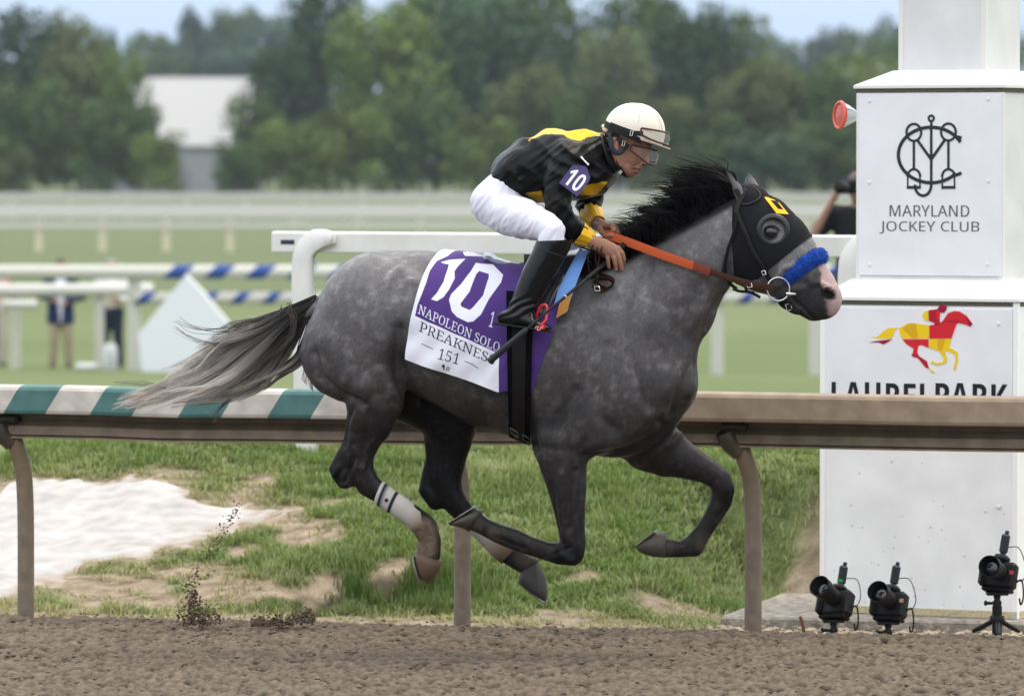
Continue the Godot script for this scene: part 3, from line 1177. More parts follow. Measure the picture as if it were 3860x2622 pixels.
func loft_pairs(l: Array, sides := 14, cols := []) -> MB:
	# rings spanned between two measured edge points, with a half width across
	var o := MB.new()
	for k in l.size():
		var a := L(l[k][0], l[k][1], l[k][4])
		var b := L(l[k][2], l[k][3], l[k][4])
		var ce := (a + b) / 2.0
		var e := (b - a) / 2.0
		for s in sides:
			var an := TAU * s / sides
			o.vert(ce + e * cos(an) + Vector3(0, 0, l[k][5]) * sin(an), cols[k] if cols else Color.WHITE)
	for k in l.size() - 1:
		for s in sides:
			var a := k * sides + s
			var b := k * sides + (s + 1) % sides
			o.quad(a, a + sides, b + sides, b)
	for e in [0, l.size() - 1]:
		var ce := o.vert((o.v[e * sides] + o.v[e * sides + sides / 2]) / 2.0, cols[e] if cols else Color.WHITE)
		for s in sides:
			var a: int = e * sides + s
			var b: int = e * sides + (s + 1) % sides
			if e == 0:
				o.tri(ce, a, b)
			else:
				o.tri(ce, b, a)
	# make it face outwards whichever way the pairs ran
	o.smooth()
	var mid := Vector3.ZERO
	for p in o.v:
		mid += p
	mid /= o.v.size()
	var score := 0.0
	for k in o.v.size():
		score += o.n[k].dot(o.v[k] - mid)
	if score < 0:
		for k in range(0, o.ix.size(), 3):
			var t := o.ix[k]
			o.ix[k] = o.ix[k + 1]
			o.ix[k + 1] = t
		o.smooth()
	return o


func horse_bones() -> void:
	var b := hb
	# trunk
	b.put(JS([[868, 710, 143, 0, .27], [957, 717, 150, 0, .28], [1037, 749, 174, 0, .295], [1142, 790, 191, 0, .305], [1225, 803, 198, 0, .295], [1320, 808, 212, 0, .265], [1394, 860, 178, 0, .23], [1487, 866, 98, 0, .19]]), .05)
	# neck
	b.put(JS([[1652, 513, 64, 0, .085], [1617, 551, 80, 0, .095], [1570, 602, 100, 0, .115], [1501, 679, 130, 0, .145], [1431, 755, 160, 0, .185], [1390, 800, 185, 0, .215]]), .05)
	# croup and near haunch
	b.put(JS([[845, 728, 128, .09, .17], [806, 792, 124, .115, .15], [842, 850, 82, .13, .12], [850, 905, 68, .13, .10], [843, 945, 54, .13, .08]]), .05)
	b.put(JS([[845, 728, 128, -.09, .17], [830, 800, 122, -.11, .15], [930, 860, 100, -.13, .12], [1000, 920, 76, -.13, .10], [1020, 960, 62, -.13, .085]]), .05)
	# shoulders and upper arms
	b.put(JS([[1395, 690, 90, .10, .09], [1370, 800, 100, .125, .11], [1400, 890, 85, .13, .11], [1330, 950, 85, .135, .115], [1275, 1005, 66, .135, .095]]), .06)
	b.put(JS([[1400, 860, 100, -.10, .12], [1440, 960, 85, -.13, .11], [1476, 1004, 66, -.13, .09]]), .06)
	hb_torso = PackedInt32Array(range(b.chain.size()))
	# head
	b.put(JS([[1700, 470, 50, 0, .075], [1690, 512, 84, 0, .095], [1714, 545, 104, 0, .105], [1747, 570, 97, 0, .105], [1776, 591, 85, 0, .095], [1799, 616, 71, 0, .078], [1820, 634, 65, 0, .066], [1842, 655, 58, 0, .06], [1856, 672, 53, 0, .058]]), .015)
	b.put(JS([[1856, 672, 53, 0, .058], [1868, 682, 43, 0, .055]]), .01)
	b.put(JS([[1820, 690, 24, 0, .045], [1846, 706, 22, 0, .045]]), .015)
	# near hind leg
	b.put(JS([[843, 945, 54, .13, .075], [838, 966, 49, .13, .06], [825, 996, 41, .13, .05], [815, 1035, 33, .13, .042], [818, 1068, 30, .13, .042], [836, 1100, 28, .13, .036], [865, 1121, 23, .13, .03], [906, 1150, 22, .13, .029], [938, 1172, 25, .13, .033], [963, 1195, 29, .13, .04], [976, 1226, 25, .13, .035], [972, 1258, 28, .13, .042]]), .02)
	b.put(JS([[806, 955, 18, .13, .02], [797, 1000, 16, .13, .018], [780, 1032, 17, .13, .02], [766, 1064, 20, .13, .028], [782, 1088, 22, .13, .03]]), .025)
	# far hind leg
	b.put(JS([[1020, 960, 62, -.13, .085], [1022, 1000, 50, -.13, .06], [1018, 1040, 41, -.13, .05], [1012, 1085, 36, -.13, .045], [1018, 1118, 33, -.13, .042], [1036, 1145, 28, -.13, .036], [1060, 1172, 24, -.13, .03], [1095, 1208, 22, -.13, .029], [1130, 1238, 25, -.12, .033], [1156, 1254, 28, -.12, .04], [1182, 1274, 24, -.12, .035], [1202, 1285, 24, -.12, .04]]), .02)
	b.put(JS([[980, 1000, 18, -.13, .02], [980, 1040, 15, -.13, .018], [972, 1078, 16, -.13, .02], [967, 1112, 18, -.13, .028], [988, 1138, 20, -.13, .03]]), .025)
	# near fore leg
	b.put(JS([[1275, 1005, 66, .135, .09], [1278, 1050, 55, .135, .075], [1287, 1105, 45, .135, .06], [1292, 1150, 37, .135, .052], [1297, 1198, 31, .135, .044], [1301, 1235, 29, .135, .042], [1298, 1256, 28, .135, .042], [1268, 1256, 25, .135, .036], [1242, 1251, 21, .135, .03], [1201, 1238, 21.5, .135, .028], [1165, 1223, 24, .135, .034], [1130, 1210, 22, .135, .036], [1100, 1196, 20, .135, .03], [1080, 1184, 23, .135, .036]]), .02)
	# far fore leg
	b.put(JS([[1476, 1004, 66, -.13, .085], [1512, 1027, 56, -.13, .07], [1563, 1049, 40, -.13, .055], [1605, 1068, 30, -.13, .046], [1634, 1087, 27, -.13, .042], [1642, 1112, 26, -.13, .042], [1637, 1138, 25, -.13, .038], [1620, 1170, 21, -.13, .03], [1607, 1190, 20, -.13, .028], [1592, 1212, 21, -.13, .03], [1574, 1238, 26, -.13, .038], [1545, 1246, 19, -.13, .032], [1516, 1243, 22, -.13, .036]]), .02)
	# dock of the tail
	b.put(JS([[735, 690, 22, 0, .04], [705, 708, 14, 0, .03], [670, 735, 8, 0, .02]]), .03)


# creases and swellings of the muscles: [points, depth, breadth], both in millimetres; a minus swells
const FOLDS := [
	[[1480, 600, 1452, 700, 1448, 790, 1470, 880, 1512, 960], 9, 24],
	[[1640, 690, 1592, 780, 1552, 880, 1530, 940], 9, 20],
	[[1668, 560, 1640, 660, 1600, 740], 7, 16],
	[[1565, 905, 1545, 950, 1500, 990, 1430, 1020, 1345, 1030], 12, 15],
	[[1585, 870, 1560, 940, 1520, 1000, 1450, 1045], -10, 22],
	[[1500, 930, 1440, 985, 1360, 1005], -9, 30],
	[[1212, 800, 1206, 880, 1212, 960, 1228, 1010], 16, 26],
	[[1245, 820, 1240, 920, 1262, 985], -12, 40],
	[[1330, 880, 1290, 940, 1268, 990], 9, 22],
	[[1400, 780, 1375, 860, 1385, 940, 1420, 975], 8, 22],
	[[1262, 1010, 1330, 1020, 1348, 995], 4, 18],
	[[1322, 1060, 1312, 1120, 1310, 1190], 6, 10],
	[[1292, 1070, 1288, 1140, 1296, 1210], -6, 16],
	[[1268, 1090, 1276, 1160, 1284, 1215], 5, 10],
	[[932, 745, 920, 800, 927, 870, 950, 905], 16, 26],
	[[895, 770, 890, 840, 910, 890], -12, 34],
	[[905, 640, 930, 615, 960, 640], -9, 26],
	[[735, 800, 752, 855, 800, 895, 850, 915], 11, 17],
	[[770, 770, 790, 840, 850, 880], -9, 40],
	[[830, 905, 800, 960, 795, 1010], 6, 14],
	[[860, 930, 845, 1000, 835, 1050], 5, 12],
	[[1140, 660, 1060, 640, 980, 650], -5, 60],
	[[1745, 650, 1780, 606, 1806, 600], -7, 13],
	[[1758, 664, 1800, 640, 1830, 640], 6, 13],
	[[1786, 666, 1812, 690, 1836, 712, 1850, 724], 9, 6],
	[[1842, 640, 1862, 640, 1880, 652], -6, 10],
	[[1790, 520, 1812, 556, 1840, 600], -1, 12],
	[[1210, 1242, 1170, 1228, 1140, 1216], 5, 8],
	[[1660, 1090, 1650, 1130, 1624, 1170], 4, 8],
	[[862, 1000, 846, 1030, 838, 1060], -5, 12],
	[[800, 1096, 840, 1120, 862, 1132], 5, 8],
	[[820, 1040, 806, 1066, 800, 1090], 7, 10],
	[[782, 1060, 772, 1080], -5, 12],
	[[1284, 1240, 1300, 1262, 1316, 1268], -6, 14],
	[[1310, 1236, 1290, 1244, 1276, 1250], 4, 7],
	[[1340, 700, 1300, 800, 1290, 900], -6, 60],
	[[1040, 900, 1120, 940, 1190, 955], 5, 30],
	[[850, 620, 900, 700, 880, 800], -6, 70],
	[[700, 800, 712, 850, 740, 890], -6, 26],
	[[1560, 800, 1540, 870, 1500, 930], -7, 34],
	[[1600, 640, 1560, 720, 1520, 800], 5, 30],
	[[1720, 640, 1690, 650], -5, 20],
]


func carve(m: MB, folds: Array) -> void:
	m.smooth()
	var lines := []
	for f in folds:
		var q: Array = f[0]
		var pts := PackedVector2Array()
		var box := Rect2(q[0], q[1], 0, 0)
		for k in range(0, q.size(), 2):
			pts.append(Vector2(q[k], q[k + 1]))
			box = box.expand(pts[-1])
		lines.append([pts, box.grow(f[2] * 1.4), f[1] * 0.001, f[2] * 0.538])
	for k in m.v.size():
		if m.n[k].z < 0.05:
			continue
		var s := side(m.v[k])
		var off := 0.0
		for l in lines:
			if not l[1].has_point(s):
				continue
			var pts: PackedVector2Array = l[0]
			var best := 1e9
			for e in pts.size() - 1:
				best = minf(best, seg2(s, pts[e], pts[e + 1]))
			off += l[2] * 1.9 * exp(-best * best / (l[3] * l[3]))
		m.v[k] -= m.n[k] * off * smoothstep(0.05, 0.5, m.n[k].z)
	m.n = PackedVector3Array()


func build_horse() -> void:
	horse_bones()
	var h := thing("horse", "dappled grey racehorse at full gallop with black mane and all hooves off the ground", "horse", hf)
	var m := hb.mesh(0.009)
	carve(m, FOLDS)
	# nostril
	m.smooth()
	for k in m.v.size():
		var s := side(m.v[k])
		var q := (s - Vector2(1877, 664)).rotated(-0.5) / Vector2(20, 14)
		if absf(m.n[k].z) > 0.1 and q.length() < 1.6:
			m.v[k] -= m.n[k] * 0.04 * (1.0 - smoothstep(0.5, 1.1, q.length()))
			m.v[k] += m.n[k] * 0.005 * exp(-pow((q.length() - 1.2) / 0.25, 2.0))
	# coat
	var big := noise(3, 5.0, 2)
	var dap := noise(8, 19.0, 3)
	var cel := noise(5, 13.0, 1, FastNoiseLite.TYPE_CELLULAR)
	cel.cellular_return_type = FastNoiseLite.RETURN_DISTANCE
	var fine := noise(11, 60.0, 2)
	for k in m.v.size():
		var p := m.v[k]
		var s := side(p)
		var nearside := p.z > 0.0
		var bg := big.get_noise_3dv(p)
		var dn := dap.get_noise_3dv(p)
		var fi := fine.get_noise_3dv(p)
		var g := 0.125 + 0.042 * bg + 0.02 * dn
		g += 0.07 * smoothstep(110, 20, s.distance_to(Vector2(1440, 655))) + 0.05 * smoothstep(90, 10, s.distance_to(Vector2(1385, 790))) + 0.03 * smoothstep(80, 10, s.distance_to(Vector2(860, 720)))  # sheen on withers and shoulder put into the coat as paler patches
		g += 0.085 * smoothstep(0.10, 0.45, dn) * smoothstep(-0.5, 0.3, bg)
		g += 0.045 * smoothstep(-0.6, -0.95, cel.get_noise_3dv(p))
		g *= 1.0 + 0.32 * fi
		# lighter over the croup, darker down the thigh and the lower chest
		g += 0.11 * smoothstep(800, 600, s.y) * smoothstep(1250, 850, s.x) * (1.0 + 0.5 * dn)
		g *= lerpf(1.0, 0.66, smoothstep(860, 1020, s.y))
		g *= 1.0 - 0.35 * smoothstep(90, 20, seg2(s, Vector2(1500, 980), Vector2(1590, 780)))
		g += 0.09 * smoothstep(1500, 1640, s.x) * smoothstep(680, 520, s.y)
		g *= lerpf(0.98, 0.66, smoothstep(740, 980, s.y))  # shade of the belly put into the coat colour
		var leg := 0.0
		if s.x < 1120 and s.y > 780:
			leg = smoothstep(820, 1020, s.y)
		elif s.x >= 1120 and s.y > 960:
			leg = smoothstep(1000, 1190, s.y) * 0.9
		if s.x > 1400 and s.y > 940:
			leg = maxf(leg, smoothstep(960, 1080, s.y) * 0.9)
		var dark := 0.018 + 0.016 * maxf(0.0, fine.get_noise_3dv(p * 0.6)) + 0.022 * smoothstep(0.1, 0.6, dap.get_noise_3dv(p * 1.4))
		g = lerpf(g, dark, leg)
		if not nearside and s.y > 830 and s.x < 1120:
			g = minf(g, 0.010)  # far hind leg: mostly its shade, put into the coat colour
		if leg > 0.4:
			g += 0.022 * leg * smoothstep(0.15, 0.55, dap.get_noise_3dv(p * 1.9 + Vector3(3, 0, 0)))
		# black joints
		for j in [[765, 1066, 46], [1303, 1258, 46], [1655, 1125, 46], [970, 1115, 46]]:
			g = lerpf(g, 0.008, 0.9 * smoothstep(j[2], j[2] * 0.4, s.distance_to(Vector2(j[0], j[1]))))
		var warm := clampf(1.0 - g * 4.0, 0.15, 1.0) * (0.7 + 0.6 * bg)
		var col := Color(g * (1.0 + 0.14 * warm), g * (0.97 + 0.02 * warm), g * (0.985 - 0.05 * warm))
		if leg > 0.5 and g > 0.02:
			col = Color(g * 1.12, g * 0.98, g * 0.95)
		if s.x > 1770 and s.x < 1860 and s.y > 520 and s.y < 640 and leg < 0.1:
			col = col.lerp(Color(.27, .265, .262) * (1.0 + 0.5 * fi), 0.7 * smoothstep(60, 10, seg2(s, Vector2(1830, 556), Vector2(1775, 612))))
		if s.distance_to(Vector2(1755, 523)) < 34:
			g = 0.26 + 0.08 * fi
			col = Color(g, g * 0.95, g * 0.93).lerp(Color(.02, .018, .018), smoothstep(20, 13, s.distance_to(Vector2(1750, 529))))
		# mane line
		var crest := seg2(s, Vector2(1345, 600), Vector2(1520, 510))
		crest = minf(crest, seg2(s, Vector2(1520, 510), Vector2(1668, 430)))
		if crest < 40:
			col = col.lerp(Color(0.012, 0.011, 0.011), smoothstep(40, 26, crest))
		# muzzle
		if s.x > 1760 and s.y > 540:
			var mz := smoothstep(0.0, 30.0, (s - Vector2(1800, 640)).dot(Vector2(0.61, 0.79)))
			var dk := 0.036 + 0.014 * fine.get_noise_3dv(p)
			col = col.lerp(Color(dk, dk, dk * 1.04), mz * 0.9)
			var w := 5.0 * fine.get_noise_3dv(p * 0.5)
			var pink := smoothstep(-3, 3, (s - Vector2(1863 + w, 640)).dot(Vector2(0.98, -0.17)))
			if s.y > 668:
				pink = maxf(pink * smoothstep(-30, 0, s.x - 1890), smoothstep(-3, 3, (s - Vector2(1882 + w, 676)).dot(Vector2(0.97, -0.25))))
				pink *= smoothstep(722, 712, s.y)
			col = col.lerp(Color(0.70, 0.49, 0.47) * (1.0 + 0.12 * fine.get_noise_3dv(p)), pink * 0.97)
			var q := (s - Vector2(1877, 664)).rotated(-0.5) / Vector2(20, 14)
			if p.z > 0:
				col = col.lerp(Color(0.03, 0.012, 0.012), smoothstep(1.0, 0.75, q.length()))
		# mud on the fetlocks
		for j in [[1590, 1235, 30], [1505, 1245, 26], [1135, 1210, 24], [1095, 1190, 24]]:
			col = col.lerp(Color(0.10, 0.078, 0.058), 0.7 * smoothstep(j[2], j[2] * 0.3, s.distance_to(Vector2(j[0], j[1]))))
		for j in [[970, 1210, 45], [975, 1240, 40]]:
			col = col.lerp(Color(0.20, 0.145, 0.10) * (0.8 + 0.5 * fine.get_noise_3dv(p)), smoothstep(j[2], j[2] * 0.6, s.distance_to(Vector2(j[0], j[1]))))
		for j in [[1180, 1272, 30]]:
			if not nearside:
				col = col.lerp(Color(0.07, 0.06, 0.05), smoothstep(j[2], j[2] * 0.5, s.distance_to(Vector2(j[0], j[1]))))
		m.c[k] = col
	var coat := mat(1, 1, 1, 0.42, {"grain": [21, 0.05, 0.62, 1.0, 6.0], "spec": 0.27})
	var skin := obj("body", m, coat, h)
	# hooves
	var hoofs := [
		[[[943, 1246, 1003, 1274, .13, .05], [941, 1268, 999, 1290, .13, .055], [945, 1295, 988, 1309, .13, .05], [951, 1311, 977, 1320, .13, .03], [960, 1318, 970, 1322, .13, .01]], Color(.17, .10, .062)],
		[[[1180, 1298, 1224, 1276, -.12, .045], [1177, 1318, 1239, 1312, -.12, .055], [1186, 1332, 1243, 1342, -.12, .058], [1212, 1350, 1242, 1358, -.12, .045], [1228, 1360, 1239, 1366, -.12, .02]], Color(.06, .057, .05)],
		[[[1097, 1160, 1064, 1207, .135, .042], [1082, 1153, 1054, 1201, .135, .052], [1055, 1166, 1040, 1196, .135, .05], [1035, 1179, 1029, 1193, .135, .035], [1021, 1188, 1020, 1192, .135, .01]], Color(.10, .085, .06)],
		[[[1512, 1206, 1514, 1266, -.13, .042], [1487, 1207, 1486, 1264, -.13, .052], [1466, 1217, 1464, 1259, -.13, .05], [1453, 1231, 1451, 1252, -.13, .035], [1445, 1240, 1445, 1246, -.13, .01]], Color(.11, .10, .075)],
	]
	var hm := mat(1, 1, 1, 0.45, {"grain": [22, 0.03, 0.6, 1.0, 14.0], "spec": 0.4})
	for q in hoofs:
		var cols := []
		for e in q[0].size():
			cols.append(q[1] * (0.75 if e == 0 else 1.0))
		obj("hoof", loft_pairs(q[0], 18, cols), hm, h)
	# shoes: thin plates along the soles
	var steel := mat(.30, .29, .27, 0.4, {"metal": 0.7})
	for q in [[0, 939, 1262, 952, 1312, .13], [1, 1177, 1322, 1238, 1366, -.12], [2, 1020, 1187, 1078, 1151, .135], [3, 1444, 1240, 1488, 1206, -.13]]:
		var sh := MB.new()
		sh.strap([L(q[1], q[2], q[5]), L((q[1] + q[3]) / 2.0, (q[2] + q[4]) / 2.0, q[5]), L(q[3], q[4], q[5])], [Vector3(0, 0, 1)], [.05, .095, .10], .007)
		obj("shoe", sh, steel, h.get_node("hoof" if q[0] == 0 else "hoof_%03d" % q[0]))
	var eh := []
	for e in [[1684, 460, 1672, 455], [1691, 437, 1664, 440], [1680, 418, 1655, 420], [1664, 402, 1650, 405], [1649, 385, 1647, 388]]:
		eh.append([e[0], e[1], e[2], e[3], .055, .024 if eh.size() < 3 else .014])
	eh[4][5] = .003
	var ecols := [Color(.16, .15, .15), Color(.2, .19, .19), Color(.17, .155, .15), Color(.1, .085, .08), Color(.02, .018, .018)]
	obj("ear", loft_pairs(eh, 12, ecols), coat, h)
	var e2 := [[1733, 436, 1690, 436, -.05, .026], [1722, 420, 1691, 420, -.05, .024], [1713, 407, 1692, 407, -.05, .018], [1705, 397, 1696, 398, -.05, .01], [1700, 391, 1698, 392, -.05, .003]]
	obj("ear", loft_pairs(e2, 12, [Color(.16, .15, .15), Color(.24, .23, .23), Color(.22, .21, .21), Color(.12, .11, .11), Color(.04, .04, .04)]), coat, h)
	var inner := MB.new()
	inner.tube([L(1681, 452, .078), L(1675, 436, .079), L(1664, 418, .07), L(1653, 400, .062)], [.006, .011, .007, .001], 8, [], 0.35, Vector3(0, 0, 1))
	obj("ear_hollow", inner, mat(.02, .016, .015, 0.8), h)
	# eye
	var eye := MB.new()
	eye.blob(L(1751, 527, .099), Vector3(.027, .022, .016), 10, 16, Color.WHITE, Basis(Vector3(0, 0, 1), -0.15))
	obj("eye", eye, mat(.006, .005, .006, 0.06, {"coat": 1.0}), h)
	var lid := MB.new()
	var lp := []
	for k in 9:
		var a := PI * k / 8.0
		lp.append(L(1752 + 18 * cos(a), 526 - 14 * sin(a), .107 - .008 * absf(cos(a))))
	lid.tube(lp, [.002, .004, .004, .005, .005, .005, .004, .004, .002], 6)
	obj("eyelid", lid, mat(.018, .016, .016, 0.5), h)
	build_mane(h)
	build_tail(h)


func strand(m: MB, pts: Array, r0: float, r1: float, c0: Color, c1: Color, sides := 3) -> void:
	var rad := []
	var cols := []
	for k in pts.size():
		var t := float(k) / (pts.size() - 1)
		rad.append(lerpf(r0, r1, pow(t, 1.3)))
		cols.append(c0.lerp(c1, smoothstep(0.1, 1.0, t)))
	m.tube(pts, rad, sides, cols, 1.0, Vector3.ZERO, false)


func build_mane(h: Node3D) -> void:
	var rng := RandomNumberGenerator.new()
	rng.seed = 41
	var m := MB.new()
	var crest := spline([Vector2(1352, 612), Vector2(1440, 565), Vector2(1530, 506), Vector2(1600, 462), Vector2(1668, 436)], 10)
	# reach of the mane's tips along the crest, as offsets from the root
	var reach := [Vector2(24, -56), Vector2(-10, -62), Vector2(-22, -74), Vector2(-26, -92), Vector2(-58, -58)]
	for lock in 150:
		var t := (lock + rng.randf()) / 150.0
		if lock % 4 == 0:
			t = 1.0 - pow(rng.randf(), 1.6) * 0.5
		var f := t * (crest.size() - 1)
		var root: Vector2 = crest[int(f)].lerp(crest[mini(int(f) + 1, crest.size() - 1)], f - int(f))
		var g := t * 3.999
		var tip: Vector2 = reach[int(g)].lerp(reach[int(g) + 1], g - int(g))
		tip *= rng.randf_range(0.4, 0.92)
		tip = tip.rotated(rng.randfn(0, 0.22))
		var bend := Vector2(-24 - 44 * rng.randf(), 4 + rng.randf_range(-14, 18))
		var zt := rng.randf_range(-.07, .08) * (1.2 - t * 0.5)
		var deep := rng.randf()
		var sh := rng.randf_range(0.5, 1.7)  # gloss of the strands put into the lock colour, at random
		for k in 20:
			var lean := rng.randf()
			var z0 := rng.randf_range(-.02, .05)
			var r := root + Vector2(10, 17) * (lean - 0.25) * 1.1 + Vector2(rng.randfn(0, 7), rng.randfn(0, 4))
			var lim := rng.randf_range(0.7, 1.08)
			var j := Vector2(rng.randfn(0, 2.2), rng.randfn(0, 2.2))
			if k < 3:
				j = Vector2(rng.randfn(-4, 10), rng.randfn(-1, 9))
				lim = 1.02
			var a := r.lerp(root, 0.5) + tip * 0.4 * lim + Vector2(5, -10) * (1.0 - lean) + j
			var b := root + tip * 0.85 * lim + j
			var e := root + tip * lim + bend * lim + j * 1.6
			var pts := spline([L(r.x, r.y, z0 + 0.02 * lean), L(a.x, a.y, z0 + zt * 0.4 + 0.015), L(b.x, b.y, z0 + zt * 0.9), L(e.x, e.y, z0 + zt * 1.2)], 3)
			var col := Color(.0062, .0058, .0062) * sh * rng.randf_range(0.8, 1.25)
			strand(m, pts, rng.randf_range(.0024, .0044), .0003, col, col * 1.6)
	# the part that lies along the near side of the crest
	for k in 1300:
		var t := pow(rng.randf(), 0.8)
		var f := t * (crest.size() - 1)
		var root: Vector2 = crest[int(f)].lerp(crest[mini(int(f) + 1, crest.size() - 1)], f - int(f))
		root += Vector2(rng.randf_range(-6, 6), rng.randf_range(-8, 6))
		var long := rng.randf_range(40, 110) * (1.0 - 0.35 * t)
		var e := root + Vector2(-long, long * rng.randf_range(0.28, 0.62))
		var b := root + Vector2(-long * 0.5, long * rng.randf_range(0.05, 0.25))
		var hit := skin_z(b.x, b.y)
		var hit2 := skin_z(e.x, e.y)
		if e.x < 1330:
			continue
		var pts := spline([L(root.x, root.y, 0.03), L(b.x, b.y, maxf(hit, 0.03) + .012), L(e.x, e.y, maxf(hit2, 0.05) + .010)], 4)
		var col := Color(.0065, .006, .0065) * rng.randf_range(0.5, 1.5)
		strand(m, pts, rng.randf_range(.0025, .0042), .0004, col, col * 1.3)
	obj("mane", m, mat(1, 1, 1, 0.5, {"spec": 0.22}), h)


func skin_z(x: float, y: float, whole := true) -> float:
	# where a line across the horse at that place of its side elevation meets the near side; 0 where it misses
	var q := L(x, y)
	var list := PackedInt32Array()
	for b in (hb.chain.size() if whole else hb_torso.size()):
		var o := b * 11
		var dx := q.x - hb.d[o]
		var dy := q.y - hb.d[o + 1]
		var t := clampf((dx * hb.d[o + 3] + dy * hb.d[o + 4]) * hb.d[o + 6], 0, 1)
		if Vector2(dx - hb.d[o + 3] * t, dy - hb.d[o + 4] * t).length() < hb.d[o + 7] + hb.d[o + 8] * t + 0.03:
			list.append(b)
	if list.is_empty():
		return 0.0
	var z := 0.42
	for k in 40:
		var p := L(x, y, z)
		var f := hb.at(p.x, p.y, p.z, list)
		if f < 0.0008:
			return z
		z -= maxf(f * 0.55, 0.0015)
		if z < 0.0:
			break
	return 0.0


func build_tail(h: Node3D) -> void:
	var rng := RandomNumberGenerator.new()
	rng.seed = 77
	var m := MB.new()
	var guides := [
		[Vector2(716, 672), Vector2(650, 704), Vector2(575, 733), Vector2(520, 752), Vector2(470, 782), Vector2(425, 790)],
		[Vector2(714, 680), Vector2(640, 718), Vector2(545, 762), Vector2(460, 818), Vector2(390, 862), Vector2(330, 895)],
		[Vector2(712, 688), Vector2(640, 735), Vector2(555, 800), Vector2(470, 858), Vector2(360, 890), Vector2(238, 934)],
		[Vector2(708, 694), Vector2(650, 752), Vector2(590, 815), Vector2(530, 868), Vector2(450, 895), Vector2(345, 902)],
		[Vector2(706, 702), Vector2(668, 765), Vector2(630, 830), Vector2(585, 880), Vector2(530, 908), Vector2(455, 915)],
		[Vector2(704, 708), Vector2(690, 770), Vector2(672, 815), Vector2(625, 850), Vector2(570, 885), Vector2(510, 918)],
		[Vector2(702, 710), Vector2(694, 775), Vector2(690, 812), Vector2(660, 838), Vector2(610, 856), Vector2(560, 872)],
	]
	for lock in 104:
		var g := rng.randf() * 5.99
		if lock % 3 == 0:
			g = rng.randf_range(1.5, 2.5)
		var wob := rng.randfn(0, 1)
		var wob2 := rng.randfn(0, 1)
		var zt := rng.randfn(0, 0.05)
		var lenf := rng.randf_range(0.72, 1.0)
		var ph := rng.randf() * 6.0
		var tip := Vector2(rng.randfn(0, 9), rng.randfn(0, 9))
		var sh := rng.randf_range(0.7, 1.25)
		var pale := 0.46 + 0.26 * rng.randf()
		if g > 3.6:
			pale *= 0.62
		if lock % 3 == 0:
			lenf = 1.0
			pale *= 1.15
		for k in 22:
			var gg := clampf(g + rng.randfn(0, 0.20), 0.0, 5.99)
			var pts := []
			for q in 6:
				var spread := 1.0 - 0.8 * q / 5.0
				var gl := lerpf(g, gg, spread)
				var i := int(gl)
				var a: Vector2 = guides[i][q].lerp(guides[i + 1][q], gl - i)
				a += Vector2(wob * 2.4, wob2 * 3.4) * q * 0.95 * (0.5 + 0.3 * sin(q * 1.9 + ph))
				a += Vector2(sin(q * 1.7 + ph), cos(q * 1.5 + ph)) * 4.5 * smoothstep(1, 3, q)
				a += tip * (q / 5.0) + Vector2(rng.randfn(0, 1.2), rng.randfn(0, 1.6))
				if q == 5 and k < 2:
					a += Vector2(rng.randfn(0, 18), rng.randfn(0, 14))
				pts.append(L(a.x, a.y, 0.01 + zt * q * 0.35 + 0.012 * sin(q * 1.7 + wob2 * 2.0)))
			var sp := spline(pts, 3)
			sp.resize(maxi(6, int(sp.size() * lenf * rng.randf_range(0.86, 1.0))))
			var s1 := sh * rng.randf_range(0.8, 1.2)
			var rad := []
			var cols := []
			for q in sp.size():
				var t := float(q) / 15.0
				rad.append(lerpf(.0023, .0004, float(q) / (sp.size() - 1)))
				var v := lerpf(0.012, pale, pow(smoothstep(0.10, 0.88, t), 1.3)) * s1
				cols.append(Color(v * 1.06, v * 0.97, v * 0.87))
			m.tube(sp, rad, 3, cols, 1.0, Vector3.ZERO, false)
	# stray curls
	for q in [[[560, 735], [500, 752], [440, 745], [402, 725]], [[600, 750], [520, 780], [450, 770], [395, 745]], [[640, 700], [620, 730], [585, 770], [520, 790]], [[690, 790], [695, 830], [688, 862], [700, 872]], [[470, 850], [400, 880], [330, 872], [260, 868]], [[520, 905], [500, 925], [490, 945], [483, 958]], [[692, 800], [700, 850], [705, 880], [712, 890]], [[652, 700], [664, 740], [640, 790], [560, 840]], [[655, 690], [668, 730], [655, 770], [600, 820]]]:
		for e in 7:
			var pts := []
			for p in q:
				pts.append(L(p[0] + rng.randfn(0, 4), p[1] + rng.randfn(0, 4), 0.06 + rng.randfn(0, .01)))
			strand(m, spline(pts, 4), .0018, .0004, Color(.06, .053, .047), Color(.16, .14, .12))
	obj("tail", m, mat(1, 1, 1, 0.5, {"spec": 0.4}), h)
# ---------------------------------------------------------------- the ground
const RA := 0.2444       # the track runs at this angle across the view
var rf := Transform3D(Basis(Vector3(cos(RA), 0, sin(RA)), Vector3.UP, Vector3(-sin(RA), 0, cos(RA))), Vector3(-0.05, 0, -25.62))
var rfi := rf.affine_inverse()
var nz_a := noise(101, 0.55, 3)
var nz_b := noise(102, 2.6, 3)
var nz_c := noise(103, 9.0, 2)
var slab_u := Vector2.ZERO          # extent of the concrete pad along the track, set before the ground is made


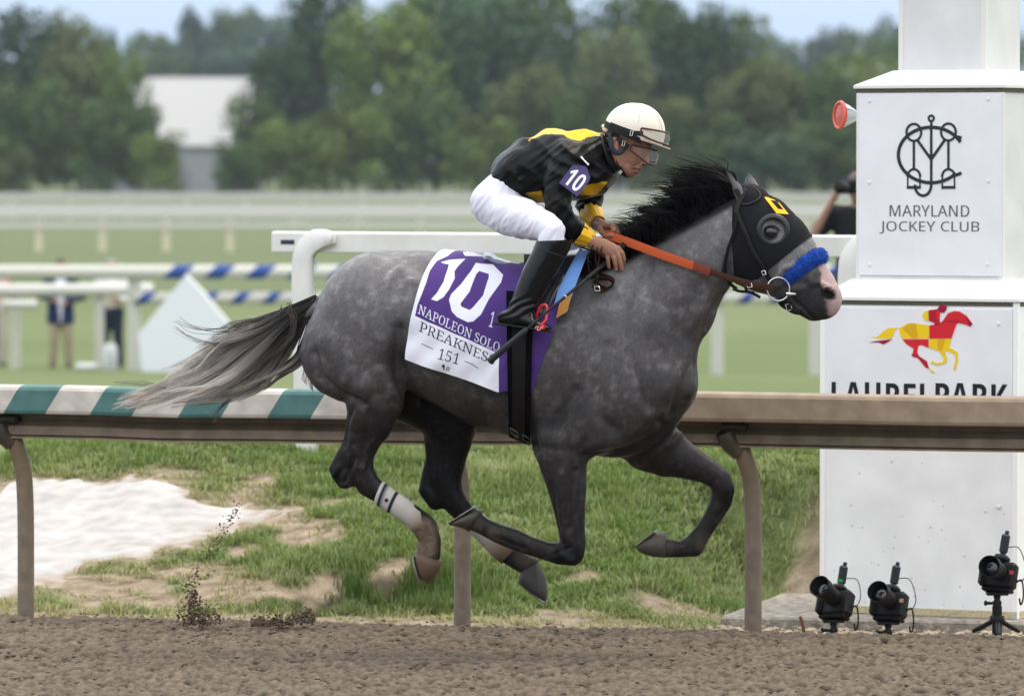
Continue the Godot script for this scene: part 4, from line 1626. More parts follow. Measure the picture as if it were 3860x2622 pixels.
func lay(u: float, s: float) -> float:         # height of the infield at u along the rail, s behind it
	if s < 0.0:
		return -0.075
	var h := -0.05 * smoothstep(0.0, 0.3, s) - 0.012
	h += 0.66 * smoothstep(0.85, 4.3, s)
	h -= 1.79 * clampf((s - 6.2) / 55.0, 0.0, 1.0)
	if s < 14.0:
		h += (0.055 * nz_a.get_noise_2d(u, s) + 0.009 * nz_b.get_noise_2d(u, s)) * smoothstep(0.1, 1.0, s)
		# a washed-out gully at the foot of the bank
		var g := Vector2((u - gully.x) / 0.42, (s - gully.y) / 0.30)
		h -= 0.27 * exp(-g.length_squared())
		# levelled round the concrete pad
		var k := smoothstep(0.7, 0.1, maxf(maxf(slab_u.x - u, u - slab_u.y), maxf(0.8 - s, s - 2.75)))
		h = lerpf(h, -0.09, k)
	return h


const FLOOR := -1.18
var gully := Vector2(-100, -100)


func ground_y(x: float, z: float) -> float:
	var q := rfi * Vector3(x, 0, z)
	return lay(q.x, -q.z)


func ground_hit(x: float, y: float) -> Vector3:       # in rf's axes: x along, y height, z = distance behind the rail
	var r := ray(x, y)
	var d := 25.0
	for k in 4000:
		var p := EYE + r * d
		var q := rfi * p
		if q.z < 0.1 and p.y < lay(q.x, -q.z):
			return Vector3(q.x, p.y, -q.z)
		d += 0.01 if d < 40 else 0.1
	return Vector3(0, 0, 50)


var sand_poly := PackedVector2Array()
var bare := []      # [centre, half size] of worn patches


func sandy(p: Vector2) -> float:           # > 0 inside the sandy crossing
	var inside := Geometry2D.is_point_in_polygon(p, sand_poly)
	var best := 1e9
	for k in sand_poly.size():
		best = minf(best, seg2(p, sand_poly[k], sand_poly[(k + 1) % sand_poly.size()]))
	return (best if inside else -best) + 0.15 * nz_b.get_noise_2d(p.x, p.y) + 0.06 * nz_c.get_noise_2d(p.x, p.y)


func worn(p: Vector2) -> float:            # 0 grass .. 1 bare soil
	var w := 0.0
	for b in bare:
		w = maxf(w, smoothstep(1.25, 0.6, ((p - b[0]) / b[1]).length() + 0.35 * nz_b.get_noise_2d(p.x * 1.3 + 7, p.y * 1.3)))
	w = maxf(w, smoothstep(1.5, 0.75, p.y + 0.5 * nz_a.get_noise_2d(p.x * 1.5, p.y) + 0.25 * nz_b.get_noise_2d(p.x, p.y)))
	w = maxf(w, smoothstep(-0.32, 0.05, sandy(p)) * 0.9)
	return w


func grow(list: Array, to: float, step: float, f := 1.35) -> Array:
	while list[-1] < to:
		list.append(list[-1] + step)
		step *= f
	return list


func build_ground() -> void:
	var a := ground_hit(1634, 1388)
	slab_u = Vector2((rfi * pt(1634, 1388, 26.5)).x, 3.4)
	var gl := ground_hit(850, 1345)
	gully = Vector2(gl.x, gl.z)
	for q in [[-260, 1098], [0, 1092], [160, 1086], [300, 1092], [405, 1090], [425, 1118], [520, 1150], [655, 1152], [600, 1180], [470, 1212], [330, 1262], [200, 1285], [60, 1345], [-300, 1400]]:
		var h := ground_hit(q[0], q[1])
		sand_poly.append(Vector2(h.x, h.z))
	for q in [[600, 1090, 60, 12], [560, 1130, 70, 20], [700, 1215, 110, 26], [640, 1180, 70, 16], [250, 1340, 200, 40], [520, 1350, 180, 45], [720, 1370, 60, 30], [890, 1300, 60, 20], [1330, 1310, 60, 14], [1250, 1395, 60, 14], [1560, 1395, 150, 30], [1830, 1350, 60, 40], [760, 1140, 50, 10], [330, 1372, 280, 26], [180, 1330, 120, 22], [440, 1300, 130, 20], [560, 1250, 60, 12], [980, 1400, 160, 16]]:
		var h := ground_hit(q[0], q[1])
		bare.append([Vector2(h.x, h.z), Vector2(q[2] / 480.0, q[3] * 0.0088)])
	# the infield, one sheet from the rail to the horizon
	var us := [-3.6]
	while us[-1] < 3.6:
		us.append(us[-1] + 0.045)
	us = grow(us, 3200, 0.2, 1.4)
	var neg := grow([3.6], 3200, 0.2, 1.4)
	for k in range(1, neg.size()):
		us.push_front(-neg[k])
	var ss := [-0.35, -0.12, 0.02]
	while ss[-1] < 6.4:
		ss.append(ss[-1] + 0.045)
	ss = grow(ss, 60, 0.2, 1.08)
	ss = grow(ss, 4200, 6.0, 1.25)
	var m := MB.new()
	var nv := noise(110, 0.02, 3)
	var stripe := noise(111, 0.25, 2)
	for s in ss:
		for u in us:
			var w := worn(Vector2(u, s)) if s < 8 and absf(u) < 6 else 0.0
			var g := Color(.085, .125, .040)
			if s < 14:
				g = Color(.15, .21, .07).lerp(Color(.27, .29, .14), 0.5 + 0.5 * nz_b.get_noise_2d(u * 0.7, s * 0.7))
			else:
				g = Color(.150, .205, .075).lerp(Color(.225, .255, .115), clampf(0.5 + 0.6 * stripe.get_noise_2d(u * 0.3, s) + 0.5 * nv.get_noise_2d(u, s), 0, 1))
				g = g.lerp(Color(.175, .21, .105), smoothstep(70, 140, s))
			var soil := Color(.46, .37, .27).lerp(Color(.22, .165, .11), clampf(0.45 + 0.9 * nz_c.get_noise_2d(u, s), 0, 1))
			if gully.distance_to(Vector2(u, s)) < 0.36:
				soil = soil.lerp(Color(.06, .047, .034), 0.85)
				w = maxf(w, smoothstep(0.36, 0.2, gully.distance_to(Vector2(u, s))))
			m.vert(rf * Vector3(u, lay(u, s), -s), g.lerp(soil, w))
	var nu := us.size()
	for j in ss.size() - 1:
		for i in nu - 1:
			var q := j * nu + i
			m.quad(q, q + nu, q + nu + 1, q + 1)
	tag(obj("infield", m, mat(1, 1, 1, 0.9, {"grain": [31, 0.05, 0.7, 1.0, 1.6], "spec": 0.2})), "", "", "", "structure")
	# pale sand of the crossing: a sheet that dips under the soil round its edge
	m = MB.new()
	var lo := Vector2(99, 99)
	var hi := -lo
	for p in sand_poly:
		lo = lo.min(p)
		hi = hi.max(p)
	lo = (lo - Vector2.ONE * 0.3).max(Vector2(-3.4, 0.6))
	hi += Vector2.ONE * 0.3
	var st := 0.022
	var w := int((hi.x - lo.x) / st)
	var d := int((hi.y - lo.y) / st)
	for j in d:
		for i in w:
			var p := lo + Vector2(i, j) * st
			var sa := sandy(p)
			var c := 0.56 + 0.10 * nz_b.get_noise_2d(p.x * 0.9, p.y * 1.6) + 0.11 * nz_c.get_noise_2d(p.x * 0.9, p.y * 1.1)
			var wm := 0.5 + 0.5 * nz_b.get_noise_2d(p.x * 0.6 + 40, p.y * 1.3)
			m.vert(rf * Vector3(p.x, lay(p.x, p.y) + clampf(sa * 0.10, -0.03, 0.008) + 0.003 * nz_c.get_noise_2d(p.x * 1.5, p.y * 1.5), -p.y), Color(c, c * lerpf(.975, .935, wm), c * lerpf(.965, .87, wm)).lerp(Color(.40, .32, .235), smoothstep(.09, -.02, sa)))
	for j in d - 1:
		for i in w - 1:
			var q := j * w + i
			m.quad(q, q + w, q + w + 1, q + 1)
	tag(obj("sandy_path", m, mat(1, 1, 1, 0.95, {"grain": [32, 0.09, 0.75, 1.0, 3.0], "spec": 0.15})), "", "", "", "structure")
	# the racing surface: harrowed dirt, clods and hollows modelled near the camera
	m = MB.new()
	var n1 := noise(121, 1.3, 3)
	var n2 := noise(122, 15.0, 3)
	var n3 := noise(123, 42.0, 2)
	var n4 := noise(124, 9.5, 2)
	var n5 := noise(125, 4.0, 2)
	var du := 0.0115
	var nu2 := int(6.1 / du)
	var ds := 0.0115
	var ns2 := int(4.5 / ds)
	for j in ns2:
		var s := 0.12 - j * ds
		for i in nu2:
			var u := -3.05 + i * du
			var b := n2.get_noise_2d(u * 1.15, s * 0.56)
			var f := n3.get_noise_2d(u * 0.6, s * 0.28)
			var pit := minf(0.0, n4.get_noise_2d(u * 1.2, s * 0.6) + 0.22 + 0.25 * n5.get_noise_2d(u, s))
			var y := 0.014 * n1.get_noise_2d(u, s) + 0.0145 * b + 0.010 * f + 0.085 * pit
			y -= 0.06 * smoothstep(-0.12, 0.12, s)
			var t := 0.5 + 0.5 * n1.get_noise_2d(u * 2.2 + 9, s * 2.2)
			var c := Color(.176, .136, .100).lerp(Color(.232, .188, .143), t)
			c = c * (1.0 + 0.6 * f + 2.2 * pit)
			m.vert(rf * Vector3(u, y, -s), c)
	for j in ns2 - 1:
		for i in nu2 - 1:
			var q := j * nu2 + i
			m.quad(q, q + 1, q + nu2 + 1, q + nu2)
	var dirt := mat(1, 1, 1, 0.95, {"grain": [33, 0.12, 0.6, 1.0, 5.0], "spec": 0.15})
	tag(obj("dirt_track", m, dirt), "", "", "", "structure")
	m = MB.new()
	var us2 := [-900.0, -60.0, -12.0, -3.2, 3.2, 12.0, 60.0, 900.0]
	for s in [-60.0, -25.0, -4.6, 0.1]:
		for u in us2:
			m.vert(rf * Vector3(u, -0.045, -s), Color(.175, .14, .108))
	for j in 3:
		for i in us2.size() - 1:
			var q := j * us2.size() + i
			m.quad(q, q + us2.size(), q + us2.size() + 1, q + 1)
	tag(obj("dirt_track_bed", m, dirt), "", "", "", "structure")
	build_grass()


func build_grass() -> void:
	var rng := RandomNumberGenerator.new()
	rng.seed = 5
	var tuft := MB.new()
	for k in 14:
		var an := rng.randf() * TAU
		var at := Vector3(rng.randf_range(-.035, .035), 0, rng.randf_range(-.03, .03))
		var lean := Vector3(cos(an), 0, sin(an)) * rng.randf_range(.015, .06)
		var h := rng.randf_range(.018, .055)
		var side_ := Vector3(-sin(an), 0, cos(an)) * .0028
		var c := rng.randf_range(0.85, 1.15)
		var col := Color(c, c, c)
		var a := tuft.vert(at - side_, col)
		var b := tuft.vert(at + side_, col)
		var mid := at + lean * 0.4 + Vector3(0, h * 0.65, 0)
		var e := tuft.vert(mid - side_ * 0.8, col * 1.05)
		var f := tuft.vert(mid + side_ * 0.8, col * 1.05)
		var g := tuft.vert(at + lean + Vector3(0, h, 0), col * 1.15)
		tuft.quad(a, e, f, b)
		tuft.tri(e, g, f)
	var xs := []
	var cs := []
	var ng := noise(130, 1.1, 3)
	for k in 52000:
		var u := rng.randf_range(-3.6, 3.6)
		var s := 0.5 + 8.0 * rng.randf()
		var p := Vector2(u, s)
		if sandy(p) > -0.03:
			continue
		if u > slab_u.x - 0.05 and s > 0.8 and s < 2.8:
			continue
		var w := worn(p)
		if rng.randf() < w * 0.90 or gully.distance_to(p) < 0.2:
			continue
		var dens := ng.get_noise_2d(u, s)
		var sc := rng.randf_range(0.6, 1.3) * (1.0 - 0.45 * w) * (1.0 + 0.5 * dens)
		var gd := gully.distance_to(p + Vector2(0, 0.1))
		var lush := smoothstep(0.85, 0.35, gd)
		sc *= 1.0 + 1.0 * lush
		var dry := clampf(0.35 + 0.9 * nz_a.get_noise_2d(u * 2 + 30, s * 2) + 0.5 * w + rng.randf_range(-.2, .2), 0, 1)
		var c := Color(.20, .265, .095).lerp(Color(.40, .385, .22), dry * 0.75).lerp(Color(.42, .35, .23), 0.75 * smoothstep(0.3, 0.9, w)) * rng.randf_range(0.8, 1.2)
		c = c.lerp(Color(.085, .135, .035) * rng.randf_range(.7, 1.2), 0.75 * lush)
		xs.append(Transform3D(Basis(Vector3.UP, rng.randf() * TAU).scaled(Vector3(1.1, sc, 1.1)), rf * Vector3(u, lay(u, s) - .004, -s)))
		cs.append(c)
	var mm := MultiMesh.new()
	mm.transform_format = MultiMesh.TRANSFORM_3D
	mm.use_colors = true
	mm.mesh = tuft.done()
	mm.instance_count = xs.size()
	for k in xs.size():
		mm.set_instance_transform(k, xs[k])
		mm.set_instance_color(k, cs[k])
	var o := MultiMeshInstance3D.new()
	o.name = "grass"
	o.multimesh = mm
	var gm := mat(1, 1, 1, 0.6, {"spec": 0.3})
	gm.backlight_enabled = true
	gm.backlight = Color(0.7, 0.8, 0.45)
	o.material_override = gm
	add_child(o, true)
	tag(o, "uneven green and straw coloured grass on the bank behind the rail", "grass", "", "stuff")


# ---------------------------------------------------------------- rails
func extrude(m: MB, prof: Array, tf: Transform3D, cuts: Array, slant: float, y_ref: float, closed := true, sag := 0.0) -> void:
	# prof: Vector2(y, z) in tf's axes; cuts: [x, colour of the stretch that follows]
	var np := prof.size()
	for k in cuts.size() - 1:
		for seg in 1:
			for q in (np if closed else np - 1):
				var a: Vector2 = prof[q]
				var b: Vector2 = prof[(q + 1) % np]
				var pts := []
				for e in [[cuts[k][0], a], [cuts[k][0], b], [cuts[k + 1][0], b], [cuts[k + 1][0], a]]:
					var x: float = e[0]
					var sx: float = x + slant * (e[1].x - y_ref) * (0.0 if (k == 0 and e[0] == cuts[0][0]) else 1.0)
					var dy := sag * (0.004 * sin(sx * 2.1) - 0.007 * exp(-pow((sx + 1.55) / 0.25, 2.0)))
					pts.append(tf * Vector3(sx, e[1].x + dy, e[1].y))
				m.flat(pts, cuts[k][1])
	for e in [0, cuts.size() - 1]:
		if closed:
			var poly := PackedVector2Array()
			for p in prof:
				poly.append(Vector2(-p.y, p.x))
			var fl := Basis(Vector3(0, 0, -1), Vector3.UP, Vector3(1, 0, 0))
			m.prism(poly, tf * Transform3D(fl, Vector3(cuts[e][0] - (0.002 if e == 0 else 0.0), 0, 0)), 0.002, cuts[e][1])


func build_rails() -> void:
	# the dirt track's rail: a hooded beam on gooseneck posts
	var t := thing("track_rail", "long low running rail with green and white striped left end, tan beam, curved posts", "rail", rf)
	var white := Color(.66, .60, .53)
	var green := Color(.085, .20, .185)
	var tan := Color(.325, .235, .15)
	var dirty := mat(1, 1, 1, 0.5, {"grain": [41, 0.012, 0.80, 1.0, 1.1], "spec": 0.4})
	var sag := 1.0
	var hood := [Vector2(1.052, -.02), Vector2(1.06, .05), Vector2(1.058, .10), Vector2(1.050, .118), Vector2(1.036, .126), Vector2(.945, .130), Vector2(.932, .126), Vector2(.927, .118), Vector2(.931, .112), Vector2(1.030, .108), Vector2(1.042, .095), Vector2(1.044, .05), Vector2(1.034, -.02)]
	# stripes of paint, measured along the face
	var xs := []
	for q in [[-60, 0], [7, 1], [102, 0], [203, 1], [298, 0], [403, 1], [501, 0], [606, 1], [704, 0], [806, 1], [902, 0], [1003, 2]]:
		xs.append([(onto(rf, q[0], 938, .128)).x, [white, green, white.lerp(tan, 0.9)][q[1]]])
	var beam := MB.new()
	var first: Array = xs[0]
	first[0] = -3.6
	var painted := xs.duplicate()
	for k in painted.size() - 1:
		var one := MB.new()
		extrude(one, hood, Transform3D(), [painted[k], painted[k + 1]], 0.62, .932, true, sag)
		# shear both ends alike
		beam.add(one)
	beam = MB.new()
	var cuts := []
	for k in painted.size():
		cuts.append(painted[k])
	cuts.append([3.6, tan])
	# split the long plain stretch so that it can sag a little
	var all := []
	for k in cuts.size():
		all.append(cuts[k])
		if k + 1 < cuts.size() and cuts[k + 1][0] - cuts[k][0] > 0.5:
			var n := int((cuts[k + 1][0] - cuts[k][0]) / 0.25)
			for e in range(1, n):
				all.append([lerpf(cuts[k][0], cuts[k + 1][0], float(e) / n), cuts[k][1]])
	extrude(beam, hood, Transform3D(), all, 0.62, .932, true, sag)
	obj("hood", beam, dirty, t)
	var under := MB.new()
	var plain := []
	for k in 30:
		plain.append([-3.6 + k * 7.2 / 29.0, Color(.24, .185, .125)])
	extrude(under, [Vector2(.90, -.03), Vector2(1.02, -.03), Vector2(1.02, -.012), Vector2(.90, -.012)], Transform3D(), plain, 0, 0, true, sag)
	extrude(under, [Vector2(.822, -.05), Vector2(.885, -.05), Vector2(.90, -.03), Vector2(.90, -.012), Vector2(.878, .012), Vector2(.868, .035), Vector2(.83, .04), Vector2(.822, .03)], Transform3D(), plain, 0, 0, true, sag)
	obj("channel", under, dirty, t)
	var lip := MB.new()
	for k in plain.size():
		plain[k][1] = Color(.30, .235, .155)
	extrude(lip, [Vector2(.812, -.05), Vector2(.82, -.05), Vector2(.82, .046), Vector2(.812, .046)], Transform3D(), plain, 0, 0, true, sag)
	obj("lip", lip, dirty, t)
	for x in [56, 1048, 1709]:
		var q := onto(rf, x, 1180, 0.0)
		var post := MB.new()
		var pts := spline([Vector3(q.x - .085, .90, -.02), Vector3(q.x - .05, .80, .0), Vector3(q.x - .012, .68, .0), Vector3(q.x, .55, .0), Vector3(q.x + .003, .30, .0), Vector3(q.x, -.25, .0)], 5)
		var rad := []
		var cols := []
		for k in pts.size():
			rad.append(.0385)
			cols.append(Color(.20, .145, .088).lerp(Color(.235, .185, .138), smoothstep(6, 22, k)))
		post.tube(pts, rad, 18, cols)
		var br := MB.new()
		br.box(Vector3(q.x - .14, .885, -.06), Vector3(q.x - .02, .925, .06), .012, Color(.05, .04, .028))  # shadow under the beam put into the dark bracket colour
		br.tube([Vector3(q.x - .12, .88, .05), Vector3(q.x - .10, .83, .03), Vector3(q.x - .06, .79, .01)], [.042, .041, .0395], 14, [Color(.05, .04, .028), Color(.07, .055, .037), Color(.14, .105, .066)])
		var po := obj("post", post, mat(1, 1, 1, 0.55, {"grain": [42, 0.014, 0.8, 1.0, 1.5]}), t)
		obj("bracket", br, dirty, po)
	# the white rail of the turf course
	var a := pt(617, 549, 30.0)
	var b := pt(1945, 562, 28.3)
	var dir := (b - a)
	dir.y = 0
	dir = dir.normalized()
	var tf := Transform3D(Basis(dir, Vector3.UP, dir.cross(Vector3.UP)), a)
	var len := (b - a).length() + 1.6
	var w := thing("turf_rail", "white plastic rail with flat arched posts running behind the horse", "rail", tf)
	var plastic := mat(.72, .71, .68, 0.35, {"grain": [43, 0.008, 0.93, 1.0, 0.8]})
	var wb := MB.new()
	var prof := [Vector2(-.052, .0), Vector2(-.055, -.02), Vector2(-.05, -.075), Vector2(.05, -.075), Vector2(.057, -.05), Vector2(.054, -.006), Vector2(.046, .002), Vector2(-.045, .002)]
	extrude(wb, prof, Transform3D(), [[0.0, Color.WHITE], [len * 0.5, Color.WHITE], [len, Color.WHITE]], 0, 0)
	obj("beam", wb, plastic, w)
	var slot := MB.new()
	slot.box(Vector3(.055, -.012, .0), Vector3(.14, .012, .004), .001)
	obj("slot", slot, mat(.03, .035, .045, 0.5), w)
	var inv := tf.affine_inverse()
	for px in [688, 1930]:
		var ps := MB.new()
		var base := onto(tf, px, 800, .03).x
		var path := spline([Vector3(base + .19, .02, .016), Vector3(base + .09, .018, .022), Vector3(base + .02, -.035, .028), Vector3(base - .002, -.13, .03), Vector3(base, -.4, .03), Vector3(base + .01, -.8, .03), Vector3(base + .03, -1.25, .03)], 5)
		var wd := []
		var ac := []
		for k in path.size():
			wd.append(.107 if k > 5 else lerpf(.05, .107, k / 5.0))
		ps = MB.new()
		var th := []
		for k in path.size():
			var tt: Vector3 = (path[mini(k + 1, path.size() - 1)] - path[maxi(k - 1, 0)]).normalized()
			ac.append(tt.cross(Vector3(0, 0, 1)))
		ps.strap(path, ac, wd, .05)
		obj("post", ps, plastic, w)


func stripe_tube(m: MB, x0: float, y: float, z: float, r: float, cuts: Array, slant: float) -> void:
	var prof := []
	for k in 14:
		var an := -TAU * k / 14.0
		prof.append(Vector2(y + r * sin(an), z + r * cos(an)))
	extrude(m, prof, Transform3D(), cuts, slant, y)


func build_far_fences() -> void:
	var white := Color(.56, .545, .485)
	var blue := Color(.035, .075, .27)
	var paint := mat(1, 1, 1, 0.45)
	# striped barrier on the far side of the turf course
	var t := thing("striped_barrier", "two-bar white barrier with slanted blue stripes crossing the grass", "fence", Transform3D(Basis(), Vector3(0, FLOOR, -86)))
	var yt := pt(0, 617, 86).y - FLOOR
	var yl := pt(0, 676, 86).y - FLOOR
	var top := MB.new()
	var cuts := [[pt(-80, 0, 86).x, white]]
	var k := 0
	while 381 + k * 93.5 < 2500:
		cuts.append([pt(381 + k * 93.5, 0, 86).x, blue])
		cuts.append([pt(381 + k * 93.5 + 44, 0, 86).x, white])
		k += 1
	stripe_tube(top, 0, yt, 0, .108, cuts, 1.0)
	obj("bar", top, paint, t)
	var low := MB.new()
	cuts = [[pt(308, 0, 86).x, white]]
	k = 0
	while 312 + k * 72 < 2500:
		cuts.append([pt(314 + k * 72, 0, 86).x, blue])
		cuts.append([pt(314 + k * 72 + 28, 0, 86).x, white])
		k += 1
	stripe_tube(low, 0, yl, 0, .092, cuts, 1.0)
	obj("bar", low, paint, t)
	for px in [301, 1630, 1853, 2080, 2300]:
		var p := MB.new()
		p.tube([Vector3(pt(px, 0, 86).x, -.2, -.12), Vector3(pt(px, 0, 86).x, yt + .02, -.12)], [.098, .098], 14, [white * 0.98, white])
		obj("post", p, paint, t)
	# plain white fence that ends behind it on the left
	t = thing("white_fence", "plain white two-bar fence behind the people at the far left", "fence", Transform3D(Basis(), Vector3(0, FLOOR, -88)))
	var fb := MB.new()
	fb.tube([Vector3(pt(-90, 0, 88).x, pt(0, 659, 88).y - FLOOR, 0), Vector3(pt(345, 0, 88).x, pt(0, 657, 88).y - FLOOR, 0)], [.1, .1], 12)
	obj("bar", fb, mat(.58, .57, .53, 0.45), t)
	fb = MB.new()
	fb.tube([Vector3(pt(8, 0, 88).x, pt(0, 690, 88).y - FLOOR, .3), Vector3(pt(84, 0, 88).x, pt(0, 690, 88).y - FLOOR, .3)], [.07, .07], 12)
	obj("bar", fb, mat(.58, .57, .53, 0.45), t)
	for px in [31, 222]:
		var p := MB.new()
		p.tube([Vector3(pt(px, 0, 88).x, -.2, -.1), Vector3(pt(px, 0, 88).x, pt(0, 655, 88).y - FLOOR, -.1)], [.075, .075], 12)
		obj("post", p, mat(.55, .53, .47, 0.5), t)
	# rails of the far side
	var f := [["far_rail", "white running rail on close posts at the far edge of the green turf", 210.0, 482, 512, 2.05, [85, 230, 370, 520], .60], ["back_rail", "beige double rail in front of the trees, farthest of all", 330.0, 446, 466, 3.2, [24, 155, 292, 400], .52]]
	for q in f:
		var d: float = q[2]
		t = thing(q[0], q[1], "rail", Transform3D(Basis(), Vector3(0, FLOOR, -d)))
		var c: float = q[7]
		var pm := mat(c, c * .97, c * .9, 0.5)
		var x0 := pt(-150, 0, d).x
		var x1 := pt(2500, 0, d).x
		for b in 2:
			var bm := MB.new()
			var yy := pt(0, q[3 + b], d).y - FLOOR
			bm.box(Vector3(x0, yy - (.20 if b == 0 else .09), -.05), Vector3(x1, yy + (.20 if b == 0 else .09), .05), .02)
			obj("bar", bm, pm, t)
		var px := 85.0 if d < 250 else 24.0
		while px < 2400:
			var p := MB.new()
			var xx := pt(px, 0, d).x
			p.box(Vector3(xx - .12, -.1, -.12), Vector3(xx + .12, pt(0, q[3], d).y - FLOOR, -.055), .01)
			obj("post", p, mat(.66, .60, .44, 0.5), t)
			px += 145.0 if d < 250 else 133.0


# ---------------------------------------------------------------- the finish post and what stands round it
func build_pylon() -> void:
	var al := 0.471
	var bs := Basis(Vector3(cos(al), 0, sin(al)), Vector3.UP, Vector3(-sin(al), 0, cos(al)))
	var o := pt(1863, 1388, 26.75)
	var pf := Transform3D(bs, o)
	var t := thing("finish_post", "tall white stepped finish post with two logo panels", "pillar", pf)
	var p0 := onto(pf, 1863, 1388, 0)
	var wide := onto(pf, 2310, 1000, 0).x
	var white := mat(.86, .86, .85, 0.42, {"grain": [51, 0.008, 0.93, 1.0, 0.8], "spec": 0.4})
	var i1 := .128
	var i2 := .15
	var y1 := onto(pf, 1900, 668, 0).y
	var y2 := onto(pf, 1950, 635, -i1).y
	var y3 := onto(pf, 1945, 190, -i1).y
	var y4 := onto(pf, 2050, 162, -i1 - i2).y
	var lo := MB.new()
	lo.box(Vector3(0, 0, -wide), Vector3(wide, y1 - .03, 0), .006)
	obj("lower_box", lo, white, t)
	white = mat(.72, .718, .705, 0.42, {"grain": [51, 0.008, 0.93, 1.0, 0.8], "spec": 0.4})  # darker white for the better lit boxes: light evened out in the colour
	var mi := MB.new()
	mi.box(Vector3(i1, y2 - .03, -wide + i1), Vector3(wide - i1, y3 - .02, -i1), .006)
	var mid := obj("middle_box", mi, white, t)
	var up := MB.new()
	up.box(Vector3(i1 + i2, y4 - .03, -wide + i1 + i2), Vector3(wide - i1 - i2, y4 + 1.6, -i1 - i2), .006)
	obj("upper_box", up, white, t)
	for q in [[-.012, i1 - .02, y1 - .026, y2 + .004, wide], [i1 - .014, i1 + i2 - .02, y3 - .022, y4 + .004, wide]]:
		var cap := MB.new()
		var a: float = q[0]
		var b: float = q[1]
		var w: float = q[4]
		var rings := [[a, q[2]], [a, q[2] + .014], [b, q[3]]]
		for r in rings:
			for c in [[0, 0], [1, 0], [1, 1], [0, 1]]:
				cap.vert(Vector3(r[0] if c[0] == 0 else w - r[0], r[1], -r[0] if c[1] == 0 else -w + r[0]))
		var fl := MB.new()
		for k in 2:
			for s in 4:
				var e := (s + 1) % 4
				fl.flat([cap.v[k * 4 + s], cap.v[k * 4 + 4 + s], cap.v[k * 4 + 4 + e], cap.v[k * 4 + e]])
		fl.flat([cap.v[0], cap.v[1], cap.v[2], cap.v[3]])
		fl.flat([cap.v[11], cap.v[10], cap.v[9], cap.v[8]])
		obj("cap", fl, mat(.74, .735, .71, 0.4), t)
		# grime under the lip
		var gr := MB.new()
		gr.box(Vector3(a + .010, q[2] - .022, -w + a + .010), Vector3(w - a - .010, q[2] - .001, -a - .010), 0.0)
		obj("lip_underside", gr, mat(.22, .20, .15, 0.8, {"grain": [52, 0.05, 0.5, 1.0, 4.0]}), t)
	# folded corner trims
	for q in [[0.0, o.y * 0.0, y1 - .03, wide, mat(.84, .83, .80, 0.4)], [i1, y2 + .005, y3 - .022, wide - i1, mat(.72, .71, .68, 0.4)], [i1 + i2, y4 + .005, y4 + 1.6, wide - i1 - i2, mat(.72, .70, .66, 0.4)]]:  # trim tones carry the same light balancing as the boxes
		var a: float = q[0]
		for x in [a, q[3]]:
			var tr := MB.new()
			tr.box(Vector3(x - (.0035 if x == a else .022), q[1], -a - .022), Vector3(x + (.022 if x == a else .0035), q[2], -a + .0035), .001)
			obj("corner_trim", tr, q[4], t)
	# sign panels
	var z1 := .006
	var pm := mat(.80, .80, .815, 0.3, {"spec": 0.5, "grain": [53, 0.01, 0.96, 1.0, 0.7]})
	var c0 := onto(pf, 1948, 630, -i1)
	var c1 := onto(pf, 2277, 196, -i1)
	var pn := MB.new()
	pn.box(Vector3(c0.x + .004, c0.y + .012, -i1 + .0005), Vector3(c1.x, y3 - .045, -i1 + z1), .002)
	var pa := obj("sign_panel", pn, pm, t)
	pa.set_meta("label", "white panel with black interlaced monogram and two lines of lettering")
	sign_art(pf, -i1 + z1, pa)
	c0 = onto(pf, 1872, 1000, 0)
	c1 = onto(pf, 2300, 700, 0)
	pn = MB.new()
	pn.box(Vector3(.02, onto(pf, 1900, 990, 0).y, .0005), Vector3(c1.x, y1 - .06, z1), .002)
	var pb := obj("sign_panel", pn, pm, t)
	pb.set_meta("label", "white panel with red and yellow galloping horse emblem and bold lettering")
	horse_art(pf, z1, pb)
	for q in [[1974, 229, 0], [2244, 225, 0], [1974, 414, 0], [2244, 411, 0], [1974, 601, 0], [2242, 600, 0], [2267, 735, 1], [2267, 1150, 1]]:
		var zz: float = -i1 + z1 if q[2] == 0 else z1
		var s := MB.new()
		s.blob(onto(pf, q[0], q[1], zz), Vector3(.011, .011, .004), 6, 10)
		obj("screw", s, mat(.72, .72, .72, 0.35), t)
	# yellowed foot and specks of dirt thrown up from the track
	var st := MB.new()
	var rng := RandomNumberGenerator.new()
	rng.seed = 8
	for k in 60:
		var x := rng.randf() * wide
		var y := .05 + pow(rng.randf(), 1.5) * 0.85
		var r := rng.randf_range(.0015, .005)
		st.blob(Vector3(x, y, .0), Vector3(r * 1.5, r, .0015), 4, 7, Color(.52, .48, .42))
	tag(obj("dirt_specks", st, mat(1, 1, 1, 0.9), t), "", "", "", "stuff")
	var ft := MB.new()
	ft.box(Vector3(-.004, .0, -.5), Vector3(wide + .003, .035, .0035), .001, Color(.66, .56, .36))
	obj("stained_foot", ft, mat(1, 1, 1, 0.8, {"grain": [54, 0.03, 0.75, 1.0, 3.0]}), t)
	# red and chrome lamp on its side
	var lf := pt(1926, 262, 27.0)
	var lt := thing("floodlight", "small chrome reflector lamp with red rim on the side of the finish post", "lamp", Transform3D(Basis(), lf))
	var ax := Vector3(-1.0, 0.06, 0.42).normalized()
	var bx := Basis(ax.cross(Vector3.UP).normalized(), ax, Vector3.ZERO)
	bx.z = bx.x.cross(bx.y)
	var rl := MB.new()
	rl.lathe([Vector2(.001, -.09), Vector2(.012, -.09), Vector2(.016, -.075), Vector2(.02, -.05), Vector2(.03, -.03), Vector2(.047, .0), Vector2(.06, .03), Vector2(.064, .04)], Transform3D(bx, Vector3.ZERO), 28)
	obj("reflector", rl, mat(.75, .76, .78, 0.16, {"metal": 1.0}), lt)
	var rim := MB.new()
